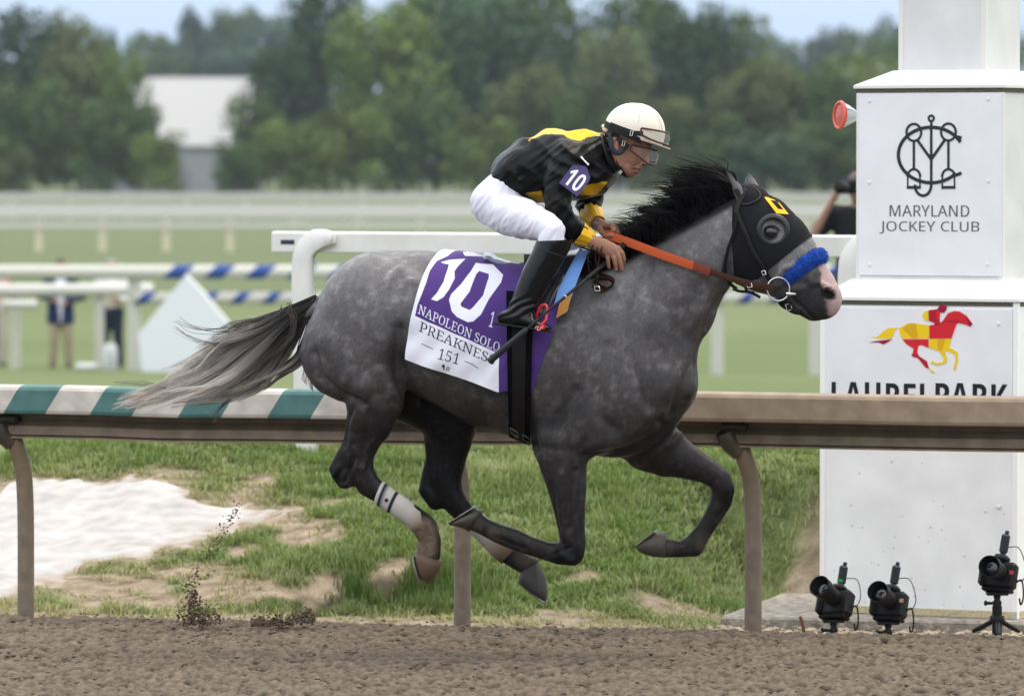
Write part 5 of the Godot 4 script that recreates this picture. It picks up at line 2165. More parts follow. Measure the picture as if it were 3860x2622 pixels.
	rim.lathe([Vector2(.064, .036), Vector2(.068, .040), Vector2(.067, .05), Vector2(.060, .053), Vector2(.055, .047)], Transform3D(bx, Vector3.ZERO), 28)
	obj("rim", rim, mat(.75, .10, .06, 0.3, {"coat": 0.5}), lt)
	var gl := MB.new()
	gl.lathe([Vector2(.001, .05), Vector2(.03, .048), Vector2(.057, .044)], Transform3D(bx, Vector3.ZERO), 28)
	obj("lens", gl, mat(.5, .12, .09, 0.12), lt)
	var arm := MB.new()
	arm.tube([Vector3(.02, 0, -.01), Vector3(.06, .005, -.06), Vector3(.09, .005, -.16)], [.012, .011, .011], 8)
	obj("arm", arm, mat(.6, .6, .6, 0.4, {"metal": 0.6}), lt)
	# concrete pad
	var sl := MB.new()
	var s0 := onto(rf, 1634, 1390, -1.12)
	sl.box(Vector3(s0.x, -.40, -2.6), Vector3(3.3, o.y - .002, -1.12), .012)
	var so := obj("concrete_pad", sl, mat(.50, .44, .37, 0.9, {"grain": [55, 0.02, 0.55, 1.0, 1.3], "bump": [56, 0.08, 0.5, 1.3]}))
	so.transform = rf
	tag(so, "low weathered concrete pad under the white finish post", "slab")


func stroke(m: MB, pts: Array, width: float, tf: Transform3D, depth: float) -> void:
	# a flat inked line through 2D points
	for k in pts.size() - 1:
		var a: Vector2 = pts[k]
		var b: Vector2 = pts[k + 1]
		var d := (b - a).normalized()
		var nn := Vector2(-d.y, d.x) * width / 2.0
		var e := d * width * 0.12
		m.prism(PackedVector2Array([a - nn - e, b - nn + e, b + nn + e, a + nn - e]), tf, depth + 0.00004 * (k % 7))


func arc(c: Vector2, rx: float, ry: float, a0: float, a1: float, n := 20) -> Array:
	var o := []
	for k in n + 1:
		var a := deg_to_rad(lerpf(a0, a1, float(k) / n))
		o.append(c + Vector2(cos(a) * rx, sin(a) * ry))
	return o


func sign_art(pf: Transform3D, z: float, panel: Node3D) -> void:
	var ink := mat(.022, .03, .036, 0.4)
	var f := func(x: float, y: float) -> Vector2:
		var q := onto(pf, x, y, z)
		return Vector2(q.x, q.y)
	var tf := Transform3D(Basis(), Vector3(0, 0, z))
	var cv := func(l: Array) -> Array:
		var o := []
		for p in l:
			var q := onto(pf, 1806.2 + p.x * .4196, p.y * .4196, z)
			o.append(Vector2(q.x, q.y))
		return o
	var m := MB.new()
	var u := .4196 / 483.0
	var dp := .0012
	stroke(m, cv.call(arc(Vector2(735, 640), 14, 15, 0, 360, 16)), 13.5 * u, tf, dp)
	stroke(m, cv.call([Vector2(735, 655), Vector2(735, 1000)]), 15 * u, tf, dp + .0003)
	stroke(m, cv.call(arc(Vector2(641, 716), 40, 46, 0, 360, 24)), 13.5 * u, tf, dp + .0006)
	stroke(m, cv.call(arc(Vector2(828, 714), 40, 46, 0, 360, 24)), 13.5 * u, tf, dp + .0006)
	var big := arc(Vector2(735, 838), 178, 150, -28, -90, 12) + arc(Vector2(735, 838), 178, 150, -90, -270, 26).slice(1) + arc(Vector2(735, 838), 178, 150, -270, -318, 10).slice(1)
	stroke(m, cv.call(big), 19 * u, tf, dp + .0009)
	stroke(m, cv.call([Vector2(868, 738), Vector2(897, 745)]), 18 * u, tf, dp + .0012)
	stroke(m, cv.call([Vector2(866, 948), Vector2(897, 936)]), 18 * u, tf, dp + .0012)
	for x in [641, 828]:
		stroke(m, cv.call([Vector2(x, 765), Vector2(x, 915)]), 15 * u, tf, dp)
		stroke(m, cv.call(arc(Vector2(x, 955), 34, 40, 180, 360, 14)), 13.5 * u, tf, dp + .0003)
		stroke(m, cv.call([Vector2(x - 33, 955), Vector2(x - 33, 1012), Vector2(x + 33, 1012), Vector2(x + 33, 955)]), 9 * u, tf, dp + .0006)
		stroke(m, cv.call([Vector2(x - 36, 1013), Vector2(x + 36, 1013)]), 16 * u, tf, dp + .0013)
	stroke(m, cv.call([Vector2(662, 760), Vector2(735, 862), Vector2(806, 760)]), 15.5 * u, tf, dp + .0015)
	m.prism(PackedVector2Array(cv.call([Vector2(708, 832), Vector2(762, 832), Vector2(735, 872)])), tf, dp + .002)
	stroke(m, cv.call(arc(Vector2(691, 1000), 44, 58, 0, 180, 18)), 15.5 * u, tf, dp + .0008)
	obj("emblem", m, ink, panel)
	var font := SystemFont.new()
	font.font_names = PackedStringArray(["Droid Sans"])
	var grey := mat(.085, .095, .11, 0.45)
	for q in [["MARYLAND", 2020, 2201, 466, 491], ["JOCKEY CLUB", 1997, 2224, 503, 530]]:
		var a: Vector2 = f.call(q[1], q[4])
		var b: Vector2 = f.call(q[2], q[3])
		var w := text_mb(q[0], font, b.x - a.x, absf(b.y - a.y), .001)
		var lw := obj("lettering", w, grey, panel)
		lw.position = Vector3(a.x, a.y, z)


func horse_art(pf: Transform3D, z: float, panel: Node3D) -> void:
	var tf := Transform3D(Basis(), Vector3(0, 0, z))
	var red := [Color(.60, .022, .035), Color(.42, .012, .03), Color(.30, .010, .035)]
	var yel := [Color(.80, .55, .012), Color(.66, .38, .012)]
	var m := MB.new()
	var shapes := [
		[yel[0], [820, 500, 900, 458, 960, 460, 1062, 476, 1062, 582, 846, 582, 832, 545]],
		[yel[1], [905, 460, 960, 460, 975, 582, 930, 582, 850, 500]],
		[yel[0], [820, 495, 740, 498, 700, 520, 655, 565, 600, 566, 660, 582, 765, 582, 790, 520]],
		[red[2], [768, 586, 640, 600, 585, 612, 660, 612, 700, 628, 735, 610]],
		[red[0], [850, 586, 1058, 586, 1058, 656, 1000, 632, 978, 640, 968, 690, 985, 722, 930, 720, 938, 662, 880, 625]],
		[red[1], [925, 700, 985, 722, 1045, 760, 1062, 822, 1035, 812, 975, 738, 925, 722]],
		[yel[0], [1062, 586, 1240, 582, 1222, 652, 1272, 676, 1290, 692, 1292, 760, 1282, 790, 1272, 834, 1256, 830, 1262, 790, 1272, 762, 1268, 706, 1215, 680, 1182, 684, 1208, 740, 1200, 772, 1160, 790, 1110, 790, 1070, 770, 1090, 760, 1120, 774, 1170, 770, 1182, 742, 1142, 680, 1062, 656]],
		[yel[1], [1130, 586, 1195, 584, 1165, 676, 1130, 670]],
		[yel[0], [1062, 812, 1095, 838, 1112, 852, 1080, 850]],
		[red[0], [1066, 476, 1130, 470, 1172, 440, 1212, 380, 1262, 362, 1305, 366, 1360, 400, 1408, 462, 1392, 486, 1352, 470, 1300, 456, 1280, 468, 1240, 580, 1066, 582]],
		[red[1], [1172, 440, 1290, 430, 1352, 470, 1300, 456, 1180, 452]],
		[red[2], [1352, 400, 1408, 462, 1392, 486, 1378, 470]],
		[red[1], [1062, 356, 1130, 346, 1146, 420, 1150, 480, 1102, 478, 1108, 458, 1064, 440]],
		[red[2], [1130, 346, 1150, 318, 1178, 310, 1204, 330, 1200, 352, 1180, 378, 1148, 370]],
		[red[0], [1122, 352, 1150, 366, 1146, 440, 1120, 420]],
		[yel[0], [1058, 358, 1030, 365, 1010, 400, 1030, 432, 1058, 442]],
	]
	var k := 0
	for s in shapes:
		var poly := PackedVector2Array()
		for e in range(0, s[1].size(), 2):
			var q := onto(pf, 1806 + s[1][e] * .2859, 602 + s[1][e + 1] * .2859, z)
			poly.append(Vector2(q.x, q.y))
		m.prism(poly, tf, .001 + .00025 * k, s[0])
		k += 1
	obj("emblem", m, mat(1, 1, 1, 0.4), panel)
	var font := SystemFont.new()
	font.font_names = PackedStringArray(["Droid Sans"])
	font.font_weight = 700
	var a := onto(pf, 1888, 928, z)
	var b := onto(pf, 2116, 870, z)
	var w := text_mb("LAUREL", font, b.x - a.x, b.y - a.y, .001)
	var ink := mat(.016, .018, .02, 0.4)
	obj("lettering", w, ink, panel).position = Vector3(a.x, a.y, z)
	a = onto(pf, 2124, 928, z)
	b = onto(pf, 2288, 871, z)
	w = text_mb("PARK", font, b.x - a.x, b.y - a.y, .001)
	obj("lettering", w, ink, panel).position = Vector3(a.x, a.y, z)
# ---------------------------------------------------------------- the jockey
func in_poly(q: Vector2, l: Array) -> bool:
	var p := PackedVector2Array()
	for e in range(0, l.size(), 2):
		p.append(Vector2(l[e], l[e + 1]))
	return Geometry2D.is_point_in_polygon(q, p)


func cut_at(m: MB, a: Vector3, dir: Vector3) -> MB:      # keeps what lies behind a along dir
	return m.clip(Plane(dir.normalized(), dir.normalized().dot(a)))


const NEAR_ARM := [[1292, 362, 44, .165, .075], [1270, 420, 38, .205, .065], [1266, 468, 34, .215, .06], [1276, 500, 30, .205, .055], [1302, 521, 25, .175, .045], [1338, 542, 16, .15, .028]]
const FAR_ARM := [[1345, 372, 42, -.165, .075], [1338, 420, 34, -.20, .06], [1336, 458, 31, -.205, .055], [1342, 486, 25, -.16, .045], [1356, 505, 15, -.08, .028]]


func torso_chains(b: Body) -> void:
	b.put(JS([[1178, 398, 59, 0, .165], [1215, 378, 70, 0, .18], [1265, 365, 75, 0, .195], [1325, 362, 65, 0, .185], [1350, 392, 50, 0, .16]]), .02)
	b.put(JS([[1178, 398, 59, 0, .165], [1185, 412, 48, 0, .16], [1230, 412, 46, 0, .16], [1320, 410, 42, 0, .15]]), .03)
	b.put(JS([[1340, 350, 50, 0, .10], [1368, 340, 36, 0, .075], [1396, 352, 35, 0, .068]]), .03)
	b.put(JS(NEAR_ARM), .03)
	b.put(JS(FAR_ARM), .03)


func leg_chains(b: Body) -> void:
	b.put(JS([[1120, 460, 49, 0, .165], [1140, 440, 50, 0, .165], [1170, 415, 50, 0, .15]]), .03)
	b.put(JS([[1122, 463, 50, .085, .10], [1152, 486, 47, .15, .09], [1192, 497, 45, .23, .08], [1236, 514, 34, .31, .065], [1254, 524, 29, .345, .055], [1250, 552, 30, .36, .05]]), .03)
	b.put(JS([[1122, 463, 50, -.085, .10], [1170, 482, 47, -.16, .09], [1240, 505, 42, -.25, .08], [1298, 545, 32, -.33, .06], [1290, 590, 30, -.36, .05]]), .03)


func wrinkle(m: MB, amp: float, n: FastNoiseLite, squeeze: Basis) -> void:
	m.smooth()
	for k in m.v.size():
		var q := squeeze * m.v[k]
		var w := n.get_noise_3dv(q)
		w = 1.0 - absf(w) * 2.2
		m.v[k] += m.n[k] * amp * (maxf(w, -0.4) - 0.4)
	m.n = PackedVector3Array()


func hand_bones(b: Body, palm: Array, fingers: Array, k := .004) -> void:
	b.put(JS(palm), .006)
	for f in fingers:
		b.put(JS(f), k)


func build_rider() -> void:
	var p := thing("person", "jockey in black and yellow silks, cream helmet and white breeches crouching over the horse", "person", hf)
	var skin := Color(.315, .16, .10)
	# the whole body in one skin: trunk and limbs under the clothes, then head and hands at a finer grain
	var bb := Body.new()
	torso_chains(bb)
	leg_chains(bb)
	bb.put(JS([[1250, 548, 28, .36, .05], [1236, 590, 28, .365, .045], [1212, 632, 26, .37, .042], [1188, 694, 21, .37, .035], [1152, 720, 16, .37, .033], [1200, 728, 14, .375, .036], [1238, 742, 8, .375, .03]]), .02)
	bb.put(JS([[1290, 590, 28, -.36, .05], [1262, 640, 26, -.37, .042], [1236, 695, 21, -.37, .035], [1205, 722, 16, -.37, .033], [1285, 742, 9, -.37, .03]]), .02)
	var body := bb.mesh(.014, -.018)
	for k in body.c.size():
		body.c[k] = skin
	# head
	var hd := Body.new()
	hd.put(JS([[1365, 345, 32, 0, .055], [1392, 348, 33, 0, .058], [1412, 345, 34, 0, .062]]), .012)
	hd.put(JS([[1418, 300, 46, 0, .075], [1446, 303, 44, 0, .075], [1440, 322, 42, 0, .07]]), .015)
	hd.put(JS([[1452, 335, 25, .0, .052], [1438, 358, 26, .004, .05], [1430, 378, 20, .008, .036]]), .012)
	hd.put(JS([[1402, 350, 20, .02, .05], [1412, 372, 15, .014, .045], [1428, 388, 13, .01, .03]]), .012)
	hd.put(JS([[1430, 390, 12, .010, .022], [1434, 394, 9, .010, .018]]), .008)
	hd.put(JS([[1460, 338, 9, .012, .014], [1466, 354, 7.5, .014, .0105], [1468, 367, 6, .016, .0095]]), .008)
	hd.put(JS([[1464.5, 371, 4.2, .016, .015], [1458, 371, 5, .016, .016]]), .005)
	hd.put(JS([[1449, 378, 9, .012, .024], [1446, 386, 8, .012, .022]]), .008)
	hd.put(JS([[1450, 383.5, 3.2, .026, .012], [1456, 382, 2.4, .012, .006]]), .004)
	hd.put(JS([[1447.5, 389, 3.2, .024, .012], [1451, 390, 2.4, .012, .006]]), .004)
	hd.put(JS([[1440, 352, 12, .036, .016]]), .015)
	hd.put(JS([[1470, 332, 9, .012, .045]]), .01)
	hd.put(JS([[1399, 317, 9, .070, .012], [1396, 327, 8, .072, .012], [1401, 337, 6, .068, .010]]), .006)
	var head := hd.mesh(.0034)
	var fn := noise(220, 140.0, 2)
	head.smooth()
	for k in head.v.size():
		var q := side(head.v[k])
		var z := head.v[k].z
		var c := skin * (1.0 + 0.12 * fn.get_noise_3dv(head.v[k]))
		c.a = 1.0
		# mouth line, lips, stubble, nostril, ear hollow
		var ml := seg2(q, Vector2(1436, 383), Vector2(1458, 386.5))
		if z > 0.0 and ml < 5.0:
			c = c.lerp(Color(.24, .085, .07), smoothstep(4.5, 2.0, ml) * 0.8)
			head.v[k] -= head.n[k] * .003 * exp(-ml * ml / 1.6)
			if ml < 1.2:
				c = c.lerp(Color(.05, .018, .015), 0.8)
		if q.y > 372 and q.x > 1404:
			c = c.lerp(c * Color(.72, .74, .78), 0.5 * smoothstep(372, 384, q.y))
		var ns := q.distance_to(Vector2(1462, 373.5))
		if ns < 2.4:
			c = c.lerp(Color(.05, .02, .015), 0.85)
		var fold := seg2(q, Vector2(1453, 372), Vector2(1436, 380))
		if z > 0.01 and fold < 4.0:
			head.v[k] -= head.n[k] * .0022 * exp(-fold * fold / 3.0)
		var ear := ((q - Vector2(1400, 325)) / Vector2(6, 10)).length()
		if z > .06 and ear < 1.0:
			head.v[k].z -= .006 * (1.0 - ear * ear)
			c = c.lerp(Color(.17, .06, .04), 0.8 * smoothstep(1.0, 0.3, ear))
		elif z > .058 and ear < 1.7:
			c = c.lerp(Color(.46, .2, .14), 0.7)
		if q.x < 1412 and q.y < 312:
			c = Color(.015, .011, .009)
		head.c[k] = c
	body.add(head)
	# near hand, laid over the whip on the horse's neck
	var h1 := Body.new()
	var hz := skin_z(1392, 604) + .035
	hand_bones(h1, [[1330, 538, 15, hz - .0, .022], [1346, 548, 14.5, hz, .020], [1366, 558, 18, hz + .004, .017], [1388, 567, 16.5, hz + .004, .015]],
		[
			[[1376, 572, 6.2, hz + .002, .0105], [1380, 585, 5.4, hz + .004, .010], [1381, 597, 5.0, hz - .002, .009], [1382.5, 606, 4.3, hz - .008, .008]],
			[[1388, 571, 6.4, hz + .006, .011], [1394, 586, 5.6, hz + .008, .010], [1397, 600, 5.2, hz + .002, .0095], [1399, 610, 4.4, hz - .006, .008]],
			[[1398, 567, 6.4, hz + .004, .011], [1405, 583, 5.6, hz + .006, .010], [1409, 599, 5.2, hz, .0095], [1411.5, 610.5, 4.3, hz - .008, .008]],
			[[1402, 562, 6.4, hz - .008, .011], [1412, 574, 5.6, hz - .012, .010], [1416, 588, 5.2, hz - .020, .0095], [1414, 598, 4.3, hz - .028, .008]],
			[[1358, 566, 7.5, hz - .012, .012], [1370, 578, 6.6, hz - .026, .011], [1384, 584, 5.8, hz - .034, .0105], [1394, 586, 4.8, hz - .036, .009]],
		])
	var hm := h1.mesh(.0028)
	for k in hm.v.size():
		var q := side(hm.v[k])
		var c := skin * (1.02 + 0.12 * fn.get_noise_3dv(hm.v[k]))
		for kn in [[1380, 585], [1394, 586], [1405, 583], [1388, 570], [1398, 566]]:
			c = c.lerp(Color(.40, .20, .135), 0.5 * smoothstep(6, 1, q.distance_to(Vector2(kn[0], kn[1]))))
		for kn in [[1382, 605], [1398.5, 609], [1411, 609.5]]:
			if q.distance_to(Vector2(kn[0], kn[1])) < 3.0:
				c = Color(.52, .32, .25)
		c.a = 1.0
		hm.c[k] = c
	body.add(hm)
	# far hand, closed round the rein
	var h2 := Body.new()
	hand_bones(h2, [[1350, 502, 14, -.09, .022], [1362, 511, 14, -.04, .022], [1376, 520, 16, .02, .024], [1388, 524, 13, .05, .02]],
		[
			[[1376, 513, 6.6, .052, .012], [1388, 512, 6.2, .082, .011], [1394, 522, 5.8, .092, .011], [1386, 532, 5.2, .088, .010]],
			[[1384, 514, 6.6, .040, .012], [1397, 516, 6.2, .066, .011], [1402, 527, 5.8, .076, .011], [1394, 537, 5.2, .074, .010]],
			[[1390, 518, 6.4, .024, .012], [1402, 522, 6.0, .046, .011], [1405, 533, 5.6, .056, .010], [1398, 541, 5.0, .056, .010]],
			[[1390, 524, 6.0, .006, .011], [1402, 529, 5.6, .022, .010], [1404, 538, 5.2, .032, .010], [1398, 545, 4.6, .034, .009]],
			[[1362, 520, 7.4, .052, .012], [1368, 529, 6.6, .080, .012], [1378, 535, 6.0, .098, .011], [1388, 534, 5.0, .108, .010]],
		])
	hm = h2.mesh(.003)
	for k in hm.v.size():
		var c := skin * (0.95 + 0.12 * fn.get_noise_3dv(hm.v[k]))
		c.a = 1.0
		hm.c[k] = c
	body.add(hm)
	var sm := mat(1, 1, 1, 0.48, {"spec": 0.4})
	obj("body", body, sm, p)
	# silks
	var jb := Body.new()
	torso_chains(jb)
	var j := jb.mesh(.0075)
	wrinkle(j, .010, noise(230, 4.2, 1), Basis(Vector3(0, 0, 1), 0.5).scaled(Vector3(0.7, 2.0, 1.0)))
	wrinkle(j, .0035, noise(231, 9.0, 1), Basis(Vector3(0, 0, 1), -0.6).scaled(Vector3(0.5, 2.2, 0.8)))
	# open at the neck, the waist and the wrists
	j = cut_at(j, L(1393, 345), Vector3(0.93, 0.36, 0))
	j = cut_at(j, L(1338, 541, .15), (L(1338, 542, .15) - L(1302, 521, .15)))
	j = clip_near(j, L(1352, 500, -.09), (L(1356, 505, -.08) - L(1345, 490, -.08)).normalized(), .07)
	j = cut_at(j, L(1130, 405), L(1120, 424) - L(1195, 372))
	for k in j.v.size():
		var q := side(j.v[k])
		var z := j.v[k].z
		var c := Color(.006, .0055, .0065)
		if in_poly(q, [1206, 322, 1228, 296, 1240, 288, 1300, 288, 1372, 296, 1372, 308, 1340, 312, 1328, 321, 1306, 316, 1288, 306, 1262, 304, 1240, 306]):
			c = Color(.74, .42, .010)
		if z > 0.0 and in_poly(q, [1318, 430, 1352, 418, 1386, 412, 1378, 424, 1356, 442, 1326, 444]):
			c = Color(.74, .42, .010)
		if z > 0.0 and z < 0.185 and in_poly(q, [1204, 438, 1242, 432, 1240, 462, 1228, 462]):
			c = Color(.74, .42, .010)
		j.c[k] = c
	var silk := mat(1, 1, 1, 0.38, {"spec": 0.28})
	obj("silk_jacket", j, silk, p)
	# gathered yellow cuffs
	var yellow := mat(.76, .43, .010, 0.42, {"sheen": 0.3, "spec": 0.4})
	for q in [[[1312, 528, .169], [1322, 534, .161], [1335, 541, .153], [1342, 545, .147], [1345, 546.5, .145]], [[1341, 486, -.16], [1347, 494, -.12], [1354, 502, -.085], [1357, 506, -.07]]]:
		var c := MB.new()
		var pts := []
		for e in q:
			pts.append(L(e[0], e[1], e[2]))
		pts = spline(pts, 6)
		var rad := []
		for k in pts.size():
			var t := float(k) / (pts.size() - 1)
			rad.append(lerpf(.049, .034, smoothstep(0.0, 0.7, t)) - (.006 if absf(t - 0.86) < 0.05 else 0.0))
		c.tube(pts, rad, 40, [], 1.0, Vector3.ZERO, false)
		for k in c.v.size():
			var s := k % 40
			var r := k / 40
			var ce: Vector3 = pts[mini(r, pts.size() - 1)]
			c.v[k] += (c.v[k] - ce) * (0.06 * sin(s * 1.9 + r * 0.15) + 0.05 * sin(s * 0.8 + 1.0))
		obj("cuff", c, yellow, p)
	# breeches
	var lb := Body.new()
	leg_chains(lb)
	var br := lb.mesh(.008)
	wrinkle(br, .0038, noise(232, 9.0, 2), Basis(Vector3(0, 0, 1), -0.95).scaled(Vector3(0.5, 2.4, 1.0)))
	obj("breeches", br, mat(.66, .65, .73, 0.55, {"sheen": 0.25, "spec": 0.35}), p)
	# boots
	var boot := mat(.006, .006, .007, 0.2, {"coat": 0.22, "coat_rough": 0.06, "spec": 0.3})
	for q in [[[[1264, 532, 38, .362, .06], [1257, 553, 38, .365, .06], [1240, 587, 36.5, .37, .056], [1215, 632, 34.5, .375, .052], [1196, 674, 31, .38, .046], [1184, 700, 29, .38, .043], [1176, 712, 24, .38, .042]], [[1146, 720, 18, .38, .036], [1172, 722, 20, .38, .04], [1205, 730, 15, .385, .044], [1232, 741, 9.5, .385, .042], [1247, 745, 6, .383, .034]]], [[[1298, 574, 36, -.365, .06], [1280, 612, 35, -.37, .056], [1258, 655, 33, -.375, .05], [1236, 700, 28, -.38, .043]], [[1200, 724, 18, -.38, .036], [1230, 726, 20, -.38, .04], [1262, 734, 15, -.385, .044], [1290, 745, 8, -.385, .04]]]]:
		var ob := Body.new()
		ob.put(JS(q[0]), .02)
		ob.put(JS(q[1]), .025)
		var bm := ob.mesh(.0065)
		bm.smooth()
		var wn := noise(233, 22.0, 2)
		for k in bm.v.size():
			var s := side(bm.v[k])
			var an := smoothstep(660, 690, s.y) * smoothstep(722, 700, s.y)
			bm.v[k] += bm.n[k] * (.0042 * an * sin(s.y * 0.34 + s.x * 0.16 + 2.0 * wn.get_noise_3dv(bm.v[k] * 0.4)) + .0006 * wn.get_noise_3dv(bm.v[k] * 0.4))
		bm.n = PackedVector3Array()
		var a: Array = q[0][0]
		var nxt: Array = q[0][1]
		bm = cut_at(bm, L(a[0], a[1] + (13 if a[3] > 0 else -4), a[3]), Vector3(-0.04, 1, 0))
		var bo := obj("boot", bm, boot, p)
		var so := MB.new()
		var dx: float = q[1][0][0] - 1146.0
		var dy: float = q[1][0][1] - 720.0
		var e := signf(a[3])
		so.strap([L(1124 + dx, 733 + dy, .38 * e), L(1160 + dx, 738 + dy, .38 * e), L(1200 + dx, 744 + dy, .385 * e), L(1252 + dx, 752 + dy, .383 * e)], [Vector3(0, 0, 1)], [.06, .072, .08, .05], .009)
		obj("sole", so, mat(.02, .02, .02, 0.6), bo)
		var seam := MB.new()
		var sp := []
		var sr := []
		for k in 9:
			var an := PI * (k / 8.0) - 0.1
			sp.append(L(1247 + dx * 0.9 - 37.5 * cos(an) * 0.95, 572 + dy * 4.0 + 12.0 * -cos(an), (.37 + .058 * sin(an)) * e))
			sr.append(.0022)
		if e > 0:
			seam.tube(sp, sr, 6)
			obj("seam", seam, mat(.02, .02, .02, 0.4), bo)
	# helmet
	var he := Body.new()
	he.put(JS([[1432, 296, 61, 0, .104], [1446, 298, 62, 0, .108]]), .02)
	he.put(JS([[1442, 302, 64, 0, .106]]), .02)
	var hs := he.mesh(.0055)
	hs = cut_at(hs, L(1440, 310), Vector3(-0.33, -1, 0))
	for k in hs.v.size():
		var q := side(hs.v[k])
		var d := (q - Vector2(1440, 307)).dot(Vector2(0.27, 1.0).normalized().rotated(-0.54) if false else Vector2(-0.26, 0.965))
		hs.c[k] = Color.WHITE
	var cream := mat(.72, .66, .55, 0.5, {"spec": 0.35, "sheen": 0.1})
	var ho := obj("helmet", hs, cream, p)
	var hb2 := he.mesh(.006, .003)
	hb2 = cut_at(hb2, L(1440, 316), Vector3(-0.42, -1, 0))
	hb2 = cut_at(hb2, L(1440, 302), Vector3(0.46, 1, 0))
	hb2 = cut_at(hb2, L(1462, 312), Vector3(1, 0.2, 0))
	obj("band", hb2, mat(.012, .012, .014, 0.6), ho)
	for q in [[1372, 288], [1374, 294]]:
		var kn := MB.new()
		kn.tube([L(q[0] - 4, q[1] - 2, .02), L(q[0] + 4, q[1], .03), L(q[0] + 12, q[1] + 3, .045)], [.008, .012, .009], 10)
		obj("cover_knot", kn, cream, ho)
	# seams of the cap cover
	for q in [[[1441, 233], [1452, 250], [1450, 272], [1444, 296], [1440, 306]], [[1407, 244], [1392, 262], [1384, 280]], [[1488, 256], [1499, 276], [1504, 296]]]:
		var sp := []
		var sr := []
		for e in q:
			var c := Vector2(e[0] - 1442, e[1] - 300)
			var zz := .108 * sqrt(maxf(0.0, 1.0 - pow(c.length() / 67.0, 2.0)))
			sp.append(L(e[0], e[1], zz + .0015))
		sp = spline(sp, 4)
		for k in sp.size():
			sr.append(.0011)
		var sm2 := MB.new()
		sm2.tube(sp, sr, 5)
		obj("seam", sm2, mat(.50, .45, .36, 0.7), ho)
	var pk := MB.new()
	var np := 17
	for r in 2:
		for side_ in 2:
			for k in np:
				var th := deg_to_rad(lerpf(88, -80, float(k) / (np - 1)))
				var a := 58.0 if r == 0 else 58.0 + 28.0 * pow(maxf(cos(th - 0.15), 0.0), 0.8)
				var x := 1436.0 + a * cos(th)
				var z := (.104 + (0.0 if r == 0 else .006)) * sin(th)
				var y := 309.0 + (x - 1436.0) * 0.34 + (3.0 if side_ == 1 else 0.0) - (0.0 if r == 0 else 1.0)
				pk.vert(L(x, y, z))
	for k in np - 1:
		pk.quad(k, k + 1, k + 1 + 2 * np, k + 2 * np)
		pk.quad(np + k, np + k + 2 * np, np + k + 1 + 2 * np, np + k + 1)
		pk.quad(2 * np + k, 2 * np + k + 1, 3 * np + k + 1, 3 * np + k)
	obj("peak", pk, mat(.52, .45, .37, 0.55), ho)
	# harness: ear pad, chin strap
	var hr := MB.new()
	var strap_m := mat(.015, .016, .02, 0.5)
	hr.tube(spline([L(1384, 302, .076), L(1386, 320, .078), L(1390, 337, .076), L(1402, 346, .07), L(1414, 340, .066), L(1424, 326, .066)], 4), [.010, .010, .010, .010, .011, .012, .012, .013, .013, .013, .013, .013, .013, .012, .012, .011, .010, .010, .009, .009, .008], 10, [], 0.5, Vector3(0, 0, 1))
	obj("ear_pad", hr, mat(.035, .04, .05, 0.55), ho)
	var cs := MB.new()
	cs.strap(spline([L(1402, 345, .066), L(1404, 365, .06), L(1408, 385, .048), L(1418, 396, .03), L(1428, 401, .012), L(1430, 401, -.01)], 4), [Vector3(1, 0.2, 0)], [.02], .004)
	obj("chin_strap", cs, strap_m, ho)
	var bk := MB.new()
	bk.box(Vector3(-.009, -.007, -.003), Vector3(.009, .007, .004), .002, Color.WHITE, Transform3D(Basis(Vector3(0, 0, 1), 0.8), L(1408, 391, .05)))
	obj("buckle", bk, mat(.55, .53, .48, 0.3, {"metal": 0.7}), ho)
	# goggles: one pair worn, one pushed up on the helmet
	for q in [[1424.0, 68.0, .080, 322.0, .30, [12.0, 24.0, 34.0, 35.0, 30.0, 23.0, 28.0, 26.0, 16.0]], [1446.0, 72.0, .108, 284.0, .25, [14.0, 22.0, 26.0, 27.0, 27.0, 24.0, 26.0, 27.0, 20.0]]]:
		var lens := MB.new()
		var up := []
		var dn := []
		var n := 25
		for k in n:
			var t := float(k) / (n - 1)
			var th := deg_to_rad(lerpf(82, -62, t))
			var x: float = q[0] + q[1] * cos(th)
			var z: float = q[2] * sin(th)
			var hl: Array = q[5]
			var f := t * 8.0
			var hh := lerpf(hl[mini(int(f), 8)], hl[mini(int(f) + 1, 8)], f - int(f))
			var yt: float = q[3] + q[4] * (x - q[0]) + 4.0 * pow(absf(t - 0.5) * 2.0, 3.0)
			up.append(L(x, yt, z))
			dn.append(L(x - 2, yt + hh, z))
		for k in n:
			var out: Vector3 = Vector3(up[k].x - L(q[0], 330).x, 0, up[k].z).normalized()
			var mid: Vector3 = (up[k] + dn[k]) / 2.0 + out * (.008 if k % 6 > 0 else .006)
			lens.vert(up[k])
			lens.vert(mid)
			lens.vert(dn[k])
		for k in n - 1:
			for e in 2:
				lens.quad(k * 3 + e, k * 3 + e + 3, k * 3 + e + 4, k * 3 + e + 1)
		var gl := mat(.9, .93, .95, 0.05, {"vc": false, "spec": 0.24})
		gl.transparency = BaseMaterial3D.TRANSPARENCY_ALPHA
		gl.albedo_color.a = 0.05
		var fr := MB.new()
		var loop_: Array = up.duplicate()
		dn.reverse()
		loop_.append_array(dn)
		loop_.append(up[0])
		var rr := []
		for k in loop_.size():
			rr.append(.0040)
		fr.tube(loop_, rr, 8, [], 1.0, Vector3.ZERO, false)
		var gn := Node3D.new()
		gn.name = numbered("goggles", p)
		p.add_child(gn, true)
		obj("lens", lens, gl, gn)
		obj("frame", fr, mat(.085, .03, .022, 0.4), gn)
		var st := MB.new()
		if q[3] > 300.0:
			st.strap([L(1426, 333, .082), L(1412, 322, .083), L(1400, 312, .084)], [Vector3(0.4, 1, 0)], [.018], .003)
		else:
			st.strap([L(1460, 303, .107), L(1440, 302, .111), L(1410, 292, .107), L(1385, 282, .085)], [Vector3(-0.2, 1, 0)], [.020], .003)
